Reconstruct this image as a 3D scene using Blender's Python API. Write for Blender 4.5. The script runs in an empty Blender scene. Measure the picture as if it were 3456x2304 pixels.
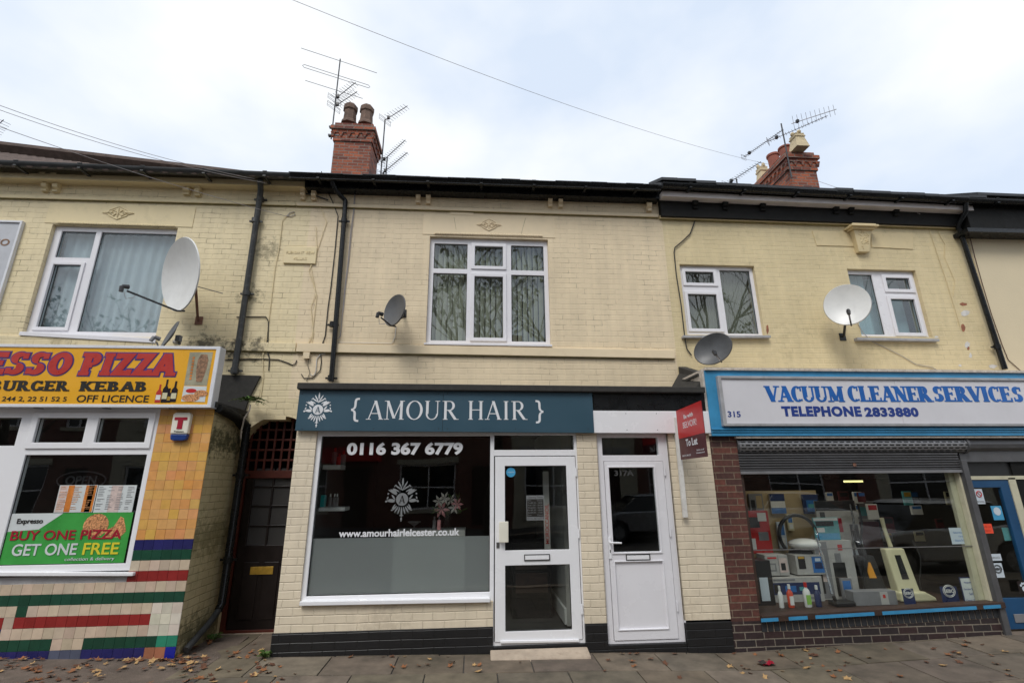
import bpy, bmesh, math, random
from mathutils import Vector, Matrix
random.seed(7)
C = bpy.context.scene.collection
PI = math.pi; rad = math.radians

# ------------------------------------------------------------ camera
F, YAW, PITCH, ROLL, CAMH = 1625.03, -0.0776968, 0.2816355, -0.0082786, 1.8
def cam_axes():
    cy, sy, cp, sp = math.cos(YAW), math.sin(YAW), math.cos(PITCH), math.sin(PITCH)
    fw = Vector((-sy*cp, cy*cp, sp)); rt = Vector((cy, sy, 0)); up = rt.cross(fw)
    cr, sr = math.cos(ROLL), math.sin(ROLL)
    return rt*cr+up*sr, -rt*sr+up*cr, fw
RT, UP, FW = cam_axes()
cam = bpy.data.objects.new('camera', bpy.data.cameras.new('camera')); C.objects.link(cam)
cam.matrix_world = Matrix(((RT.x, UP.x, -FW.x, 0), (RT.y, UP.y, -FW.y, 0), (RT.z, UP.z, -FW.z, CAMH), (0, 0, 0, 1)))
cam.data.sensor_width = 36; cam.data.lens = F/3456*36; cam.data.clip_start = .05; cam.data.clip_end = 2000
bpy.context.scene.camera = cam
# ------------------------------------------------------------ sky, sun, exposure
sc = bpy.context.scene
w = bpy.data.worlds.new("World"); sc.world = w; w.use_nodes = True
nt = w.node_tree; nt.nodes.clear()
def wn(t, **k):
    n = nt.nodes.new(t)
    for a, b in k.items(): setattr(n, a, b)
    return n
SUN_EL, SUN_ROT = rad(52), rad(-152)
sky = wn('ShaderNodeTexSky', sky_type='NISHITA', sun_disc=False, sun_elevation=SUN_EL, sun_rotation=SUN_ROT)
tc = wn('ShaderNodeTexCoord')
mp = wn('ShaderNodeMapping'); mp.inputs['Scale'].default_value = (1.3, 1.3, 2.2); mp.inputs['Location'].default_value = (.35, .1, .2)
nz = wn('ShaderNodeTexNoise'); nz.inputs['Scale'].default_value = 1.7; nz.inputs['Detail'].default_value = 5; nz.inputs['Roughness'].default_value = .5
nt.links.new(tc.outputs['Generated'], mp.inputs[0]); nt.links.new(mp.outputs[0], nz.inputs[0])
cr = wn('ShaderNodeValToRGB'); e = cr.color_ramp.elements
e[0].position = .36; e[0].color = (5.9, 6.7, 7.9, 1); e[1].position = .62; e[1].color = (8.3, 8.5, 8.7, 1)
nt.links.new(nz.outputs['Fac'], cr.inputs[0])
mx = wn('ShaderNodeMixRGB'); mx.inputs[0].default_value = .93
nt.links.new(sky.outputs[0], mx.inputs[1]); nt.links.new(cr.outputs[0], mx.inputs[2])
bg = wn('ShaderNodeBackground'); bg.inputs[1].default_value = .1
wo = wn('ShaderNodeOutputWorld'); nt.links.new(mx.outputs[0], bg.inputs[0]); nt.links.new(bg.outputs[0], wo.inputs[0])
sl = bpy.data.lights.new('sun', 'SUN'); sl.energy = 1.55; sl.angle = rad(24); sl.color = (1, .97, .92)
so = bpy.data.objects.new('sun', sl); C.objects.link(so)
sd = Vector((-.42, -.80, 1.15)).normalized()
so.rotation_euler = sd.to_track_quat('Z', 'Y').to_euler()
sc.view_settings.view_transform = 'Standard'; sc.view_settings.look = 'None'
sc.view_settings.gamma = 1; sc.view_settings.exposure = 0.38
sc.render.engine = 'CYCLES'
sc.cycles.max_bounces = 7; sc.cycles.transparent_max_bounces = 16

# ------------------------------------------------------------ surveying helpers: photo measurement -> point on a known wall plane
def ray(px, py):
    return RT*((px-1728)/F) + UP*((1152-py)/F) + FW
def A(px, py, Y):
    r = ray(px, py); return r*(Y/r.y) + Vector((0, 0, CAMH))
def AZ(px, py, z):
    r = ray(px, py); return r*((z-CAMH)/r.z) + Vector((0, 0, CAMH))
def rect(Y, xl, yt, xr, yb, xl2=None, xr2=None):
    """wall rectangle (X0,X1,Z0,Z1) measured at its corners; xl2,xr2 are the lower corners"""
    xl2 = xl if xl2 is None else xl2; xr2 = xr if xr2 is None else xr2
    a, b, c, d = A(xl, yt, Y), A(xr, yt, Y), A(xl2, yb, Y), A(xr2, yb, Y)
    return ((a.x+c.x)/2, (b.x+d.x)/2, (c.z+d.z)/2, (a.z+b.z)/2)
def quadrect(Y, tl, tr, br, bl):
    a, b, c, d = A(*tl, Y), A(*tr, Y), A(*br, Y), A(*bl, Y)
    return ((a.x+d.x)/2, (b.x+c.x)/2, (c.z+d.z)/2, (a.z+b.z)/2)
YS, YW = 6.0, 6.75            # shopfront plane, upper wall plane
GX = [-30, -4.8, -3.1, -2.1, .2, 1.35, 2.96, 6.2, 30]
GZ = [.12, .10, .035, .033, -.01, -.03, -.085, .0, .1]
def zg(x):
    for i in range(len(GX)-1):
        if x <= GX[i+1]:
            t = (x-GX[i])/(GX[i+1]-GX[i]); return GZ[i]*(1-t)+GZ[i+1]*t
    return GZ[-1]

# ------------------------------------------------------------ materials
MATS = {}
def new_mat(name):
    m = bpy.data.materials.new(name); m.use_nodes = True; MATS[name] = m
    return m, m.node_tree.nodes, m.node_tree.links, m.node_tree.nodes['Principled BSDF']
def nd(N, t, ins=None, **k):
    n = N.new(t)
    for a, b in k.items(): setattr(n, a, b)
    for a, b in (ins or {}).items(): n.inputs[a].default_value = b
    return n
def mat(name, col, rough=.5, var=.12, scale=6, bump=0, bscale=40, metal=0, coat=0, spec=.5, dirt=0, dcol=(.06, .055, .045)):
    m, N, L, P = new_mat(name)
    P.inputs['Roughness'].default_value = rough; P.inputs['Metallic'].default_value = metal
    P.inputs['Coat Weight'].default_value = coat; P.inputs['Specular IOR Level'].default_value = spec
    g = nd(N, 'ShaderNodeNewGeometry')
    n1 = nd(N, 'ShaderNodeTexNoise', {'Scale': scale, 'Detail': 6, 'Roughness': .6}); L.new(g.outputs['Position'], n1.inputs[0])
    mr = nd(N, 'ShaderNodeMapRange', {'From Min': .3, 'From Max': .7, 'To Min': 1-var, 'To Max': 1+var}); L.new(n1.outputs['Fac'], mr.inputs[0])
    mu = nd(N, 'ShaderNodeMixRGB', blend_type='MULTIPLY'); mu.inputs[0].default_value = 1
    mu.inputs[1].default_value = (*col, 1); L.new(mr.outputs[0], mu.inputs[2]); out = mu.outputs[0]
    if dirt:
        n3 = nd(N, 'ShaderNodeTexNoise', {'Scale': scale*2.3, 'Detail': 8, 'Roughness': .7}); L.new(g.outputs['Position'], n3.inputs[0])
        r3 = nd(N, 'ShaderNodeMapRange', {'From Min': .52, 'From Max': .72, 'To Min': 0, 'To Max': dirt}); L.new(n3.outputs['Fac'], r3.inputs[0])
        m3 = nd(N, 'ShaderNodeMixRGB'); L.new(r3.outputs[0], m3.inputs[0]); L.new(out, m3.inputs[1]); m3.inputs[2].default_value = (*dcol, 1); out = m3.outputs[0]
    L.new(out, P.inputs['Base Color'])
    r2 = nd(N, 'ShaderNodeMapRange', {'From Min': .3, 'From Max': .7, 'To Min': max(.02, rough-.08), 'To Max': min(1, rough+.08)}); L.new(n1.outputs['Fac'], r2.inputs[0]); L.new(r2.outputs[0], P.inputs['Roughness'])
    if bump:
        n2 = nd(N, 'ShaderNodeTexNoise', {'Scale': bscale, 'Detail': 5}); L.new(g.outputs['Position'], n2.inputs[0])
        b = nd(N, 'ShaderNodeBump', {'Strength': .6, 'Distance': bump}); L.new(n2.outputs['Fac'], b.inputs['Height']); L.new(b.outputs[0], P.inputs['Normal'])
    return m
def brick(name, c1, c2, mortar, bw=.235, rh=.084, ms=.007, painted=True, crack=.5, dirt=.2, dirtcol=(.10, .09, .05), off=(0, 0), bump=.006, rough=.6, patch=None, wob=.012, soft=1.0, stains=()):
    m, N, L, P = new_mat(name)
    g = nd(N, 'ShaderNodeNewGeometry'); s = nd(N, 'ShaderNodeSeparateXYZ'); L.new(g.outputs['Position'], s.inputs[0])
    ad = nd(N, 'ShaderNodeMath', operation='ADD'); L.new(s.outputs[0], ad.inputs[0]); L.new(s.outputs[1], ad.inputs[1])
    cb = nd(N, 'ShaderNodeCombineXYZ'); L.new(ad.outputs[0], cb.inputs[0]); L.new(s.outputs[2], cb.inputs[1])
    # irregular coursing
    wn_ = nd(N, 'ShaderNodeTexNoise', {'Scale': 3.5, 'Detail': 3}); L.new(g.outputs['Position'], wn_.inputs[0])
    sb = nd(N, 'ShaderNodeVectorMath', operation='SUBTRACT'); L.new(wn_.outputs['Color'], sb.inputs[0]); sb.inputs[1].default_value = (.5, .5, .5)
    sc_ = nd(N, 'ShaderNodeVectorMath', operation='MULTIPLY'); L.new(sb.outputs[0], sc_.inputs[0]); sc_.inputs[1].default_value = (wob*3, wob, 0)
    va = nd(N, 'ShaderNodeVectorMath', operation='ADD'); L.new(cb.outputs[0], va.inputs[0]); L.new(sc_.outputs[0], va.inputs[1])
    vo = nd(N, 'ShaderNodeVectorMath', operation='ADD'); L.new(va.outputs[0], vo.inputs[0]); vo.inputs[1].default_value = (off[0]+50, off[1]+20, 0)
    def bt(msz, smooth):
        b = nd(N, 'ShaderNodeTexBrick', {'Scale': 1, 'Mortar Size': msz, 'Mortar Smooth': smooth, 'Bias': 0, 'Brick Width': bw, 'Row Height': rh}); b.offset = .5
        b.inputs['Color1'].default_value = (*c1, 1); b.inputs['Color2'].default_value = (*c2, 1); b.inputs['Mortar'].default_value = (*mortar, 1)
        L.new(vo.outputs[0], b.inputs['Vector']); return b
    b1 = bt(ms, .85*soft if painted else .1)
    n1 = nd(N, 'ShaderNodeTexNoise', {'Scale': 1.3, 'Detail': 8, 'Roughness': .65}); L.new(g.outputs['Position'], n1.inputs[0])
    nf = nd(N, 'ShaderNodeTexNoise', {'Scale': 22, 'Detail': 6, 'Roughness': .7}); L.new(g.outputs['Position'], nf.inputs[0])
    mr = nd(N, 'ShaderNodeMapRange', {'From Min': .3, 'From Max': .7, 'To Min': .90, 'To Max': 1.07}); L.new(n1.outputs['Fac'], mr.inputs[0])
    mu = nd(N, 'ShaderNodeMixRGB', blend_type='MULTIPLY'); mu.inputs[0].default_value = 1
    mu.inputs[1].default_value = (*c1, 1); L.new(b1.outputs['Color'], mu.inputs[1]); L.new(mr.outputs[0], mu.inputs[2]); out = mu.outputs[0]
    if not painted:
        m2 = nd(N, 'ShaderNodeMapRange', {'From Min': .25, 'From Max': .75, 'To Min': .6, 'To Max': 1.35}); L.new(nf.outputs['Fac'], m2.inputs[0])
        mm = nd(N, 'ShaderNodeMixRGB', blend_type='MULTIPLY'); mm.inputs[0].default_value = 1; L.new(out, mm.inputs[1]); L.new(m2.outputs[0], mm.inputs[2]); out = mm.outputs[0]
    if crack:   # dirty open joints: thin dark lines only where the noise allows
        b2 = bt(.0034, .2)
        n2 = nd(N, 'ShaderNodeTexNoise', {'Scale': 2.6, 'Detail': 9, 'Roughness': .75}); L.new(vo.outputs[0], n2.inputs[0])
        r2 = nd(N, 'ShaderNodeMapRange', {'From Min': .50, 'From Max': .64, 'To Min': 0, 'To Max': crack}); L.new(n2.outputs['Fac'], r2.inputs[0])
        ml = nd(N, 'ShaderNodeMath', operation='MULTIPLY'); L.new(b2.outputs['Fac'], ml.inputs[0]); L.new(r2.outputs[0], ml.inputs[1])
        mc = nd(N, 'ShaderNodeMixRGB'); L.new(ml.outputs[0], mc.inputs[0]); L.new(out, mc.inputs[1]); mc.inputs[2].default_value = (.13, .10, .055, 1); out = mc.outputs[0]
    if dirt:
        n4 = nd(N, 'ShaderNodeTexNoise', {'Scale': 3.1, 'Detail': 10, 'Roughness': .78}); L.new(g.outputs['Position'], n4.inputs[0])
        r4 = nd(N, 'ShaderNodeMapRange', {'From Min': .53, 'From Max': .78, 'To Min': 0, 'To Max': dirt}); L.new(n4.outputs['Fac'], r4.inputs[0])
        m4 = nd(N, 'ShaderNodeMixRGB'); L.new(r4.outputs[0], m4.inputs[0]); L.new(out, m4.inputs[1]); m4.inputs[2].default_value = (*dirtcol, 1); out = m4.outputs[0]
    if painted:
        mps = nd(N, 'ShaderNodeMapping', {'Scale': (9, 9, .7)}); L.new(g.outputs['Position'], mps.inputs[0])
        ns = nd(N, 'ShaderNodeTexNoise', {'Scale': 1, 'Detail': 5, 'Roughness': .6}); L.new(mps.outputs[0], ns.inputs[0])
        rs = nd(N, 'ShaderNodeMapRange', {'From Min': .35, 'From Max': .75, 'To Min': 1.02, 'To Max': .91}); L.new(ns.outputs['Fac'], rs.inputs[0])
        ms_ = nd(N, 'ShaderNodeMixRGB', blend_type='MULTIPLY'); ms_.inputs[0].default_value = 1; L.new(out, ms_.inputs[1]); L.new(rs.outputs[0], ms_.inputs[2]); out = ms_.outputs[0]
    for (sx, sz, sr, amt, scol) in stains:
        vd = nd(N, 'ShaderNodeVectorMath', operation='DISTANCE'); sub = nd(N, 'ShaderNodeCombineXYZ'); L.new(s.outputs[0], sub.inputs[0]); L.new(s.outputs[2], sub.inputs[1]); L.new(sub.outputs[0], vd.inputs[0]); vd.inputs[1].default_value = (sx, sz, 0)
        rd = nd(N, 'ShaderNodeMapRange', {'From Min': 0, 'From Max': sr, 'To Min': .26, 'To Max': -.12}); L.new(vd.outputs['Value'], rd.inputs[0])
        nn = nd(N, 'ShaderNodeTexNoise', {'Scale': 11, 'Detail': 9, 'Roughness': .75}); L.new(g.outputs['Position'], nn.inputs[0])
        aa = nd(N, 'ShaderNodeMath', operation='ADD'); L.new(rd.outputs[0], aa.inputs[0]); L.new(nn.outputs['Fac'], aa.inputs[1])
        rr = nd(N, 'ShaderNodeMapRange', {'From Min': .60, 'From Max': .74, 'To Min': 0, 'To Max': amt}); L.new(aa.outputs[0], rr.inputs[0])
        mm_ = nd(N, 'ShaderNodeMixRGB'); L.new(rr.outputs[0], mm_.inputs[0]); L.new(out, mm_.inputs[1]); mm_.inputs[2].default_value = (*scol, 1); out = mm_.outputs[0]
    if patch:
        # small old stains / mould spots with shapes of their own
        n5 = nd(N, 'ShaderNodeTexNoise', {'Scale': 9, 'Detail': 9, 'Roughness': .8}); L.new(vo.outputs[0], n5.inputs[0])
        r5 = nd(N, 'ShaderNodeMapRange', {'From Min': .66, 'From Max': .72, 'To Min': 0, 'To Max': patch}); L.new(n5.outputs['Fac'], r5.inputs[0])
        m5 = nd(N, 'ShaderNodeMixRGB'); L.new(r5.outputs[0], m5.inputs[0]); L.new(out, m5.inputs[1]); m5.inputs[2].default_value = (.035, .03, .02, 1); out = m5.outputs[0]
    L.new(out, P.inputs['Base Color']); P.inputs['Roughness'].default_value = rough
    inv = nd(N, 'ShaderNodeMath', operation='MULTIPLY_ADD'); L.new(b1.outputs['Fac'], inv.inputs[0]); inv.inputs[1].default_value = -1; inv.inputs[2].default_value = 1
    a2 = nd(N, 'ShaderNodeMath', operation='MULTIPLY_ADD'); L.new(nf.outputs['Fac'], a2.inputs[0]); a2.inputs[1].default_value = .45; L.new(inv.outputs[0], a2.inputs[2])
    # every brick sits a little in or out
    br = bt(.0, .0); br.inputs['Color1'].default_value = (0, 0, 0, 1); br.inputs['Color2'].default_value = (1, 1, 1, 1)
    a3 = nd(N, 'ShaderNodeMath', operation='MULTIPLY_ADD'); L.new(br.outputs['Color'], a3.inputs[0]); a3.inputs[1].default_value = .25; L.new(a2.outputs[0], a3.inputs[2])
    bu = nd(N, 'ShaderNodeBump', {'Strength': .8, 'Distance': bump}); L.new(a3.outputs[0], bu.inputs['Height']); L.new(bu.outputs[0], P.inputs['Normal'])
    return m
def glass(name, tint=(.9, .93, .92), f0=1.0):
    m, N, L, P = new_mat(name); N.remove(P)
    tr = nd(N, 'ShaderNodeBsdfTransparent'); tr.inputs[0].default_value = (*tint, 1)
    gl = nd(N, 'ShaderNodeBsdfGlossy'); gl.inputs['Roughness'].default_value = .0; gl.inputs[0].default_value = (1, 1, 1, 1)
    fr = nd(N, 'ShaderNodeFresnel', {'IOR': 1.52})
    g = nd(N, 'ShaderNodeNewGeometry'); io = nd(N, 'ShaderNodeMapRange', {'To Min': 1.52, 'To Max': 1/1.52}); L.new(g.outputs['Backfacing'], io.inputs[0]); L.new(io.outputs[0], fr.inputs['IOR'])
    n = nd(N, 'ShaderNodeTexNoise', {'Scale': 1.1, 'Detail': 1}); L.new(g.outputs['Position'], n.inputs[0])
    b = nd(N, 'ShaderNodeBump', {'Strength': .25, 'Distance': .012}); L.new(n.outputs['Fac'], b.inputs['Height']); L.new(b.outputs[0], gl.inputs['Normal'])
    mu = nd(N, 'ShaderNodeMath', operation='MULTIPLY', use_clamp=True); L.new(fr.outputs[0], mu.inputs[0]); mu.inputs[1].default_value = f0
    mx = nd(N, 'ShaderNodeMixShader'); L.new(mu.outputs[0], mx.inputs[0]); L.new(tr.outputs[0], mx.inputs[1]); L.new(gl.outputs[0], mx.inputs[2])
    L.new(mx.outputs[0], N['Material Output'].inputs[0]); return m
def attr_mat(name, rough=.3, var=.1, scale=14, bump=0.0, spots=False):
    m, N, L, P = new_mat(name); P.inputs['Roughness'].default_value = rough
    a = nd(N, 'ShaderNodeAttribute', attribute_name='tint'); g = nd(N, 'ShaderNodeNewGeometry')
    n = nd(N, 'ShaderNodeTexNoise', {'Scale': scale, 'Detail': 6, 'Roughness': .6}); L.new(g.outputs['Position'], n.inputs[0])
    r = nd(N, 'ShaderNodeMapRange', {'From Min': .3, 'From Max': .7, 'To Min': 1-var, 'To Max': 1+var}); L.new(n.outputs['Fac'], r.inputs[0])
    mu = nd(N, 'ShaderNodeMixRGB', blend_type='MULTIPLY'); mu.inputs[0].default_value = 1; L.new(a.outputs['Color'], mu.inputs[1]); L.new(r.outputs[0], mu.inputs[2])
    out = mu.outputs[0]
    if spots:
        for sc_, th, am, cc in ((3.2, .10, .55, (.22, .20, .17)), (1.6, .0, .6, (.045, .042, .028))):
            if th: v_ = nd(N, 'ShaderNodeTexVoronoi', {'Scale': sc_*2.2}); L.new(g.outputs['Position'], v_.inputs[0]); r_ = nd(N, 'ShaderNodeMapRange', {'From Min': .045, 'From Max': .065, 'To Min': am, 'To Max': 0}); L.new(v_.outputs['Distance'], r_.inputs[0])
            else: v_ = nd(N, 'ShaderNodeTexNoise', {'Scale': sc_, 'Detail': 10, 'Roughness': .75}); L.new(g.outputs['Position'], v_.inputs[0]); r_ = nd(N, 'ShaderNodeMapRange', {'From Min': .5, 'From Max': .68, 'To Min': 0, 'To Max': am}); L.new(v_.outputs['Fac'], r_.inputs[0])
            mm = nd(N, 'ShaderNodeMixRGB'); L.new(r_.outputs[0], mm.inputs[0]); L.new(out, mm.inputs[1]); mm.inputs[2].default_value = (*cc, 1); out = mm.outputs[0]
    L.new(out, P.inputs['Base Color'])
    if bump:
        b = nd(N, 'ShaderNodeBump', {'Strength': .6, 'Distance': bump}); L.new(n.outputs['Fac'], b.inputs['Height']); L.new(b.outputs[0], P.inputs['Normal'])
    return m
#@@MATS
brick('brickA', (.76, .645, .41), (.745, .63, .395), (.745, .63, .395), crack=.95, dirt=.25, patch=.9, bump=.0042, wob=.02, stains=[(-3.75, 3.60, .55, .85, (.07, .06, .035)), (-3.35, 3.62, .45, .9, (.06, .05, .03)), (-3.05, 3.60, .4, .8, (.07, .06, .035)), (-3.25, 4.4, .40, .7, (.10, .085, .045)), (-3.1, 5.1, .5, .6, (.12, .10, .05)), (-3.25, 3.0, .35, .7, (.08, .07, .03)), (-5.6, 3.60, .5, .4, (.25, .19, .09))])
brick('brickB', (.77, .635, .43), (.755, .62, .42), (.755, .62, .42), crack=.8, dirt=.10, bump=.0032, wob=.02)
brick('brickC', (.70, .58, .345), (.685, .565, .33), (.71, .59, .36), crack=.45, dirt=.42, dirtcol=(.24, .20, .10), bump=.003, rh=.078, wob=.012, stains=[(4.9, 3.75, .9, .15, (.30, .25, .13)), (6.1, 3.85, .9, .15, (.3, .25, .13))])
brick('brick_pier', (.76, .66, .50), (.75, .65, .49), (.71, .615, .46), crack=.15, dirt=.05, bump=.005, ms=.008, wob=.018, stains=[(-1.0, .28, .7, .3, (.35, .28, .2)), (2.4, .3, .6, .25, (.35, .28, .2))])
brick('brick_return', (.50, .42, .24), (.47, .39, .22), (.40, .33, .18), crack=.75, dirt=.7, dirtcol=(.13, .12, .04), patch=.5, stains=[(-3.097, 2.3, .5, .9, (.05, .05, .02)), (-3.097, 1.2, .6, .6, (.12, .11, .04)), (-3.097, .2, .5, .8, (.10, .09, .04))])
brick('brick_black', (.012, .012, .013), (.014, .014, .015), (.009, .009, .009), crack=0, dirt=.1, dirtcol=(.09, .085, .075), rough=.4, bump=.0035)
brick('brick_red', (.15, .048, .032), (.06, .026, .022), (.20, .145, .10), bw=.235, rh=.0765, ms=.0055, painted=False, crack=0, dirt=.15, dirtcol=(.04, .03, .03), bump=.005, wob=.002, rough=.75)
brick('brick_engineering', (.026, .022, .024), (.045, .024, .024), (.22, .19, .15), bw=.235, rh=.0765, ms=.006, painted=False, crack=0, dirt=.1, bump=.005, wob=.002, rough=.5)
brick('brick_chimney', (.40, .105, .045), (.13, .036, .025), (.22, .17, .14), bw=.23, rh=.080, ms=.010, painted=False, crack=0, dirt=.8, dirtcol=(.04, .03, .027), bump=.012, wob=.01, rough=.85)
brick('brick_opposite', (.20, .075, .05), (.14, .05, .035), (.20, .16, .13), painted=False, crack=0, dirt=.1)
mat('paintA', (.74, .62, .375), .6, .05, 2, .002, 12, dirt=.25, dcol=(.3, .26, .14))
mat('paintB', (.77, .635, .43), .6, .05, 2, .002, 12, dirt=.12, dcol=(.35, .29, .17))
mat('paintC', (.69, .565, .33), .6, .06, 2, .002, 12, dirt=.35, dcol=(.3, .26, .14))
mat('render_beige', (.68, .58, .40), .8, .04, 1.2, .004, 60)
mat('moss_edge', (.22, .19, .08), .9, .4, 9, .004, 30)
mat('upvc', (.78, .77, .80), .28, .02, 1.5, dirt=.06, dcol=(.42, .40, .38))
mat('upvc_clean', (.82, .82, .84), .25, .015, 1.5, dirt=.03, dcol=(.45, .44, .42))
mat('seal', (.015, .015, .015), .5)
mat('black_gloss', (.008, .009, .010), .28, .2, 8, dirt=.08, dcol=(.05, .05, .045), spec=.35)
mat('black_matt', (.007, .007, .0065), .7, .3, 8, .003, 30, dirt=.15, dcol=(.045, .035, .03), spec=.25)
mat('felt', (.035, .033, .030), .9, .35, 14, .004, 120)
mat('gutter_grey', (.035, .037, .038), .4, .25, 5, dirt=.2, dcol=(.10, .095, .08))
mat('pipe_old', (.03, .032, .032), .45, .3, 6, .001, 60, dirt=.5, dcol=(.16, .16, .15))
mat('white_board', (.62, .58, .57), .5, .08, 3, dirt=.15, dcol=(.3, .28, .26))
mat('pantile', (.11, .078, .065), .85, .35, 9, .006, 40, dirt=.3, dcol=(.03, .03, .025))
mat('slate', (.03, .032, .036), .6, .3, 6, .003, 30)
mat('pot_brown', (.15, .095, .07), .85, .35, 9, .006, 40)
mat('pot_red', (.28, .09, .06), .8, .25, 9, .004, 30)
mat('pot_cream', (.58, .47, .29), .6, .15, 6, .003, 30, dirt=.5, dcol=(.10, .07, .06))
mat('aerial', (.17, .16, .17), .4, .2, 20, metal=.6)
mat('aerial_dark', (.045, .045, .05), .5)
mat('rust', (.16, .075, .05), .8, .4, 20, .002, 60)
mat('cable_black', (.02, .02, .02), .6)
mat('cable_grey', (.36, .33, .33), .6)
mat('cable_white', (.62, .60, .56), .5)
mat('dish_white', (.72, .72, .70), .35, .06, 5, dirt=.1, dcol=(.4, .38, .33))
mat('dish_grey', (.11, .112, .115), .42, .15, 5)
mat('dish_black', (.07, .073, .078), .45, .25, 4, dirt=.2, dcol=(.2, .2, .19))
mat('steel_grey', (.22, .22, .22), .4, .2, 20, metal=.5)
mat('sign_navy', (.030, .077, .112), .45, .04, 2)
mat('sign_white', (.74, .75, .77), .4, .03)
mat('vinyl_grey', (.19, .20, .205), .5, .03)
mat('sign_yellow', (.80, .40, .018), .3, .04, 2, coat=.2)
mat('letter_red', (.46, .032, .022), .35, .05)
mat('letter_blue', (.055, .04, .22), .35, .05)
mat('letter_black', (.02, .018, .015), .35, .05)
mat('alu', (.70, .71, .74), .3, .05)
mat('box_side', (.50, .51, .54), .4, .05, dirt=.2, dcol=(.3, .3, .28))
mat('fascia_blue', (.045, .27, .50), .4, .12, 4, dirt=.2, dcol=(.03, .16, .28))
mat('sign_pale', (.66, .65, .68), .4, .04, 2, dirt=.08, dcol=(.4, .39, .38))
mat('sign_trim', (.36, .36, .37), .45, .15, 6, dirt=.4, dcol=(.13, .12, .11))
mat('text_blue', (.008, .115, .42), .4, .15, 5)
mat('text_navy', (.014, .045, .24), .4, .15, 5)
mat('peel', (.58, .52, .45), .8, .2, 12, .003, 40, dirt=.7, dcol=(.16, .10, .07))
mat('bare_brick', (.30, .12, .07), .9, .3, 30, .003, 60)
mat('bare_plaster', (.62, .60, .57), .9, .15, 30, .003, 60)
mat('shutter', (.115, .115, .12), .38, .12, 6, metal=.3, dirt=.3, dcol=(.07, .06, .055))
mat('shutter_light', (.25, .25, .26), .35, .12, 6, metal=.3, dirt=.2, dcol=(.12, .11, .10))
mat('wood_brown', (.045, .024, .016), .6, .3, 12, .002, 30)
mat('cream_post', (.55, .52, .38), .5, .08, 4, dirt=.25, dcol=(.25, .22, .14))
mat('door_blue', (.010, .065, .16), .35, .1, 4)
mat('door_dark', (.012, .007, .006), .4, .3, 8)
mat('lattice_red', (.085, .014, .006), .5, .25, 8, .001, 40)
mat('brass', (.62, .38, .06), .35, .2, 20, metal=.4)
mat('agent_red', (.55, .022, .022), .4, .06)
mat('agent_maroon', (.085, .014, .018), .45, .2, 6)
mat('batten', (.66, .64, .60), .6, .1, 8, dirt=.35, dcol=(.25, .18, .14))
mat('concrete', (.42, .34, .26), .9, .2, 5, .004, 60, dirt=.5, dcol=(.22, .15, .11))
mat('alarm_cream', (.78, .75, .64), .4, .04)
mat('alarm_blue', (.015, .045, .20), .25, .1)
mat('poster_green', (.05, .33, .06), .3, .2, 2.2)
mat('poster_red', (.35, .01, .03), .35, .05)
mat('poster_yellow', (.72, .62, .04), .35, .05)
mat('poster_white', (.62, .66, .66), .35, .06)
mat('poster_orange', (.62, .20, .03), .4, .3, 9)
mat('poster_pink', (.62, .50, .46), .4, .15, 20)
mat('poster_teal', (.10, .36, .38), .4, .2, 8)
mat('pizza_pic', (.52, .24, .10), .5, .9, 60)
mat('meat_pic', (.24, .13, .07), .5, .7, 30)
mat('pic_grey', (.34, .32, .22), .5, .3, 9)
mat('bottle_dark', (.02, .015, .02), .15, .2)
mat('curtain_net', (.50, .54, .58), .9, .1, 3)
mat('curtain_blue', (.36, .50, .55), .9, .1, 3)
mat('curtain_grey', (.20, .19, .14), .9, .2, 5)
mat('blind', (.52, .49, .37), .8, .08, 4)
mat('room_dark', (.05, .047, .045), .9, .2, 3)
mat('room_grey', (.16, .155, .15), .9, .15, 2)
mat('room_white', (.42, .41, .39), .8, .08, 2)
mat('floor_grey', (.12, .115, .11), .6, .2, 3)
mat('tan_board', (.42, .32, .18), .8, .12, 5)
mat('red', (.50, .02, .02), .35, .1)
mat('white', (.72, .72, .70), .4, .06)
mat('black', (.015, .015, .016), .4, .2)
mat('grey', (.20, .20, .21), .5, .15)
mat('chrome', (.75, .76, .78), .15, .05, metal=1)
mat('orange', (.65, .28, .03), .35, .08)
mat('cream', (.62, .58, .38), .35, .05)
mat('dark_blue', (.015, .03, .10), .35, .15)
mat('mid_blue', (.03, .15, .42), .4, .2)
mat('sky_blue', (.06, .32, .55), .35, .1)
mat('lime', (.25, .50, .08), .4, .1)
mat('paper', (.55, .62, .68), .7, .04)
mat('paper_orange', (.85, .08, .03), .7, .04)
mat('teal', (.02, .36, .36), .35, .1)
mat('leaf_green', (.06, .13, .02), .6, .35, 25)
mat('stem', (.10, .12, .03), .7, .3)
mat('petal_pink', (.85, .38, .38), .6, .3, 30)
mat('petal_white', (.85, .78, .70), .6, .15, 30)
mat('leaf_orange', (.24, .095, .035), .75, .4, 30)
mat('leaf_brown', (.12, .05, .025), .8, .4, 30)
mat('leaf_yellow', (.42, .26, .11), .75, .3, 30)
mat('tarmac', (.075, .068, .062), .9, .35, 12, .01, 90)
mat('bark', (.07, .055, .04), .9, .4, 12, .01, 30)
mat('tree_leaf', (.09, .10, .03), .7, .5, 3)
mat('car_white', (.62, .62, .62), .2, .02, coat=.5)
mat('car_silver', (.30, .31, .33), .25, .02, metal=.4, coat=.5)
mat('tyre', (.02, .02, .02), .8)
mat('car_glass', (.01, .012, .014), .05)
mat('opp_cream', (.50, .46, .36), .8, .08, 2)
glass('glass', (.95, .97, .96), .85); glass('glass_up', (.88, .92, .92), 1.5); mat('door_number_dark', (.06, .06, .06), .5)
m, N, L, P = new_mat('frosted')
P.inputs['Base Color'].default_value = (.62, .66, .66, 1); P.inputs['Roughness'].default_value = .42
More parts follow.
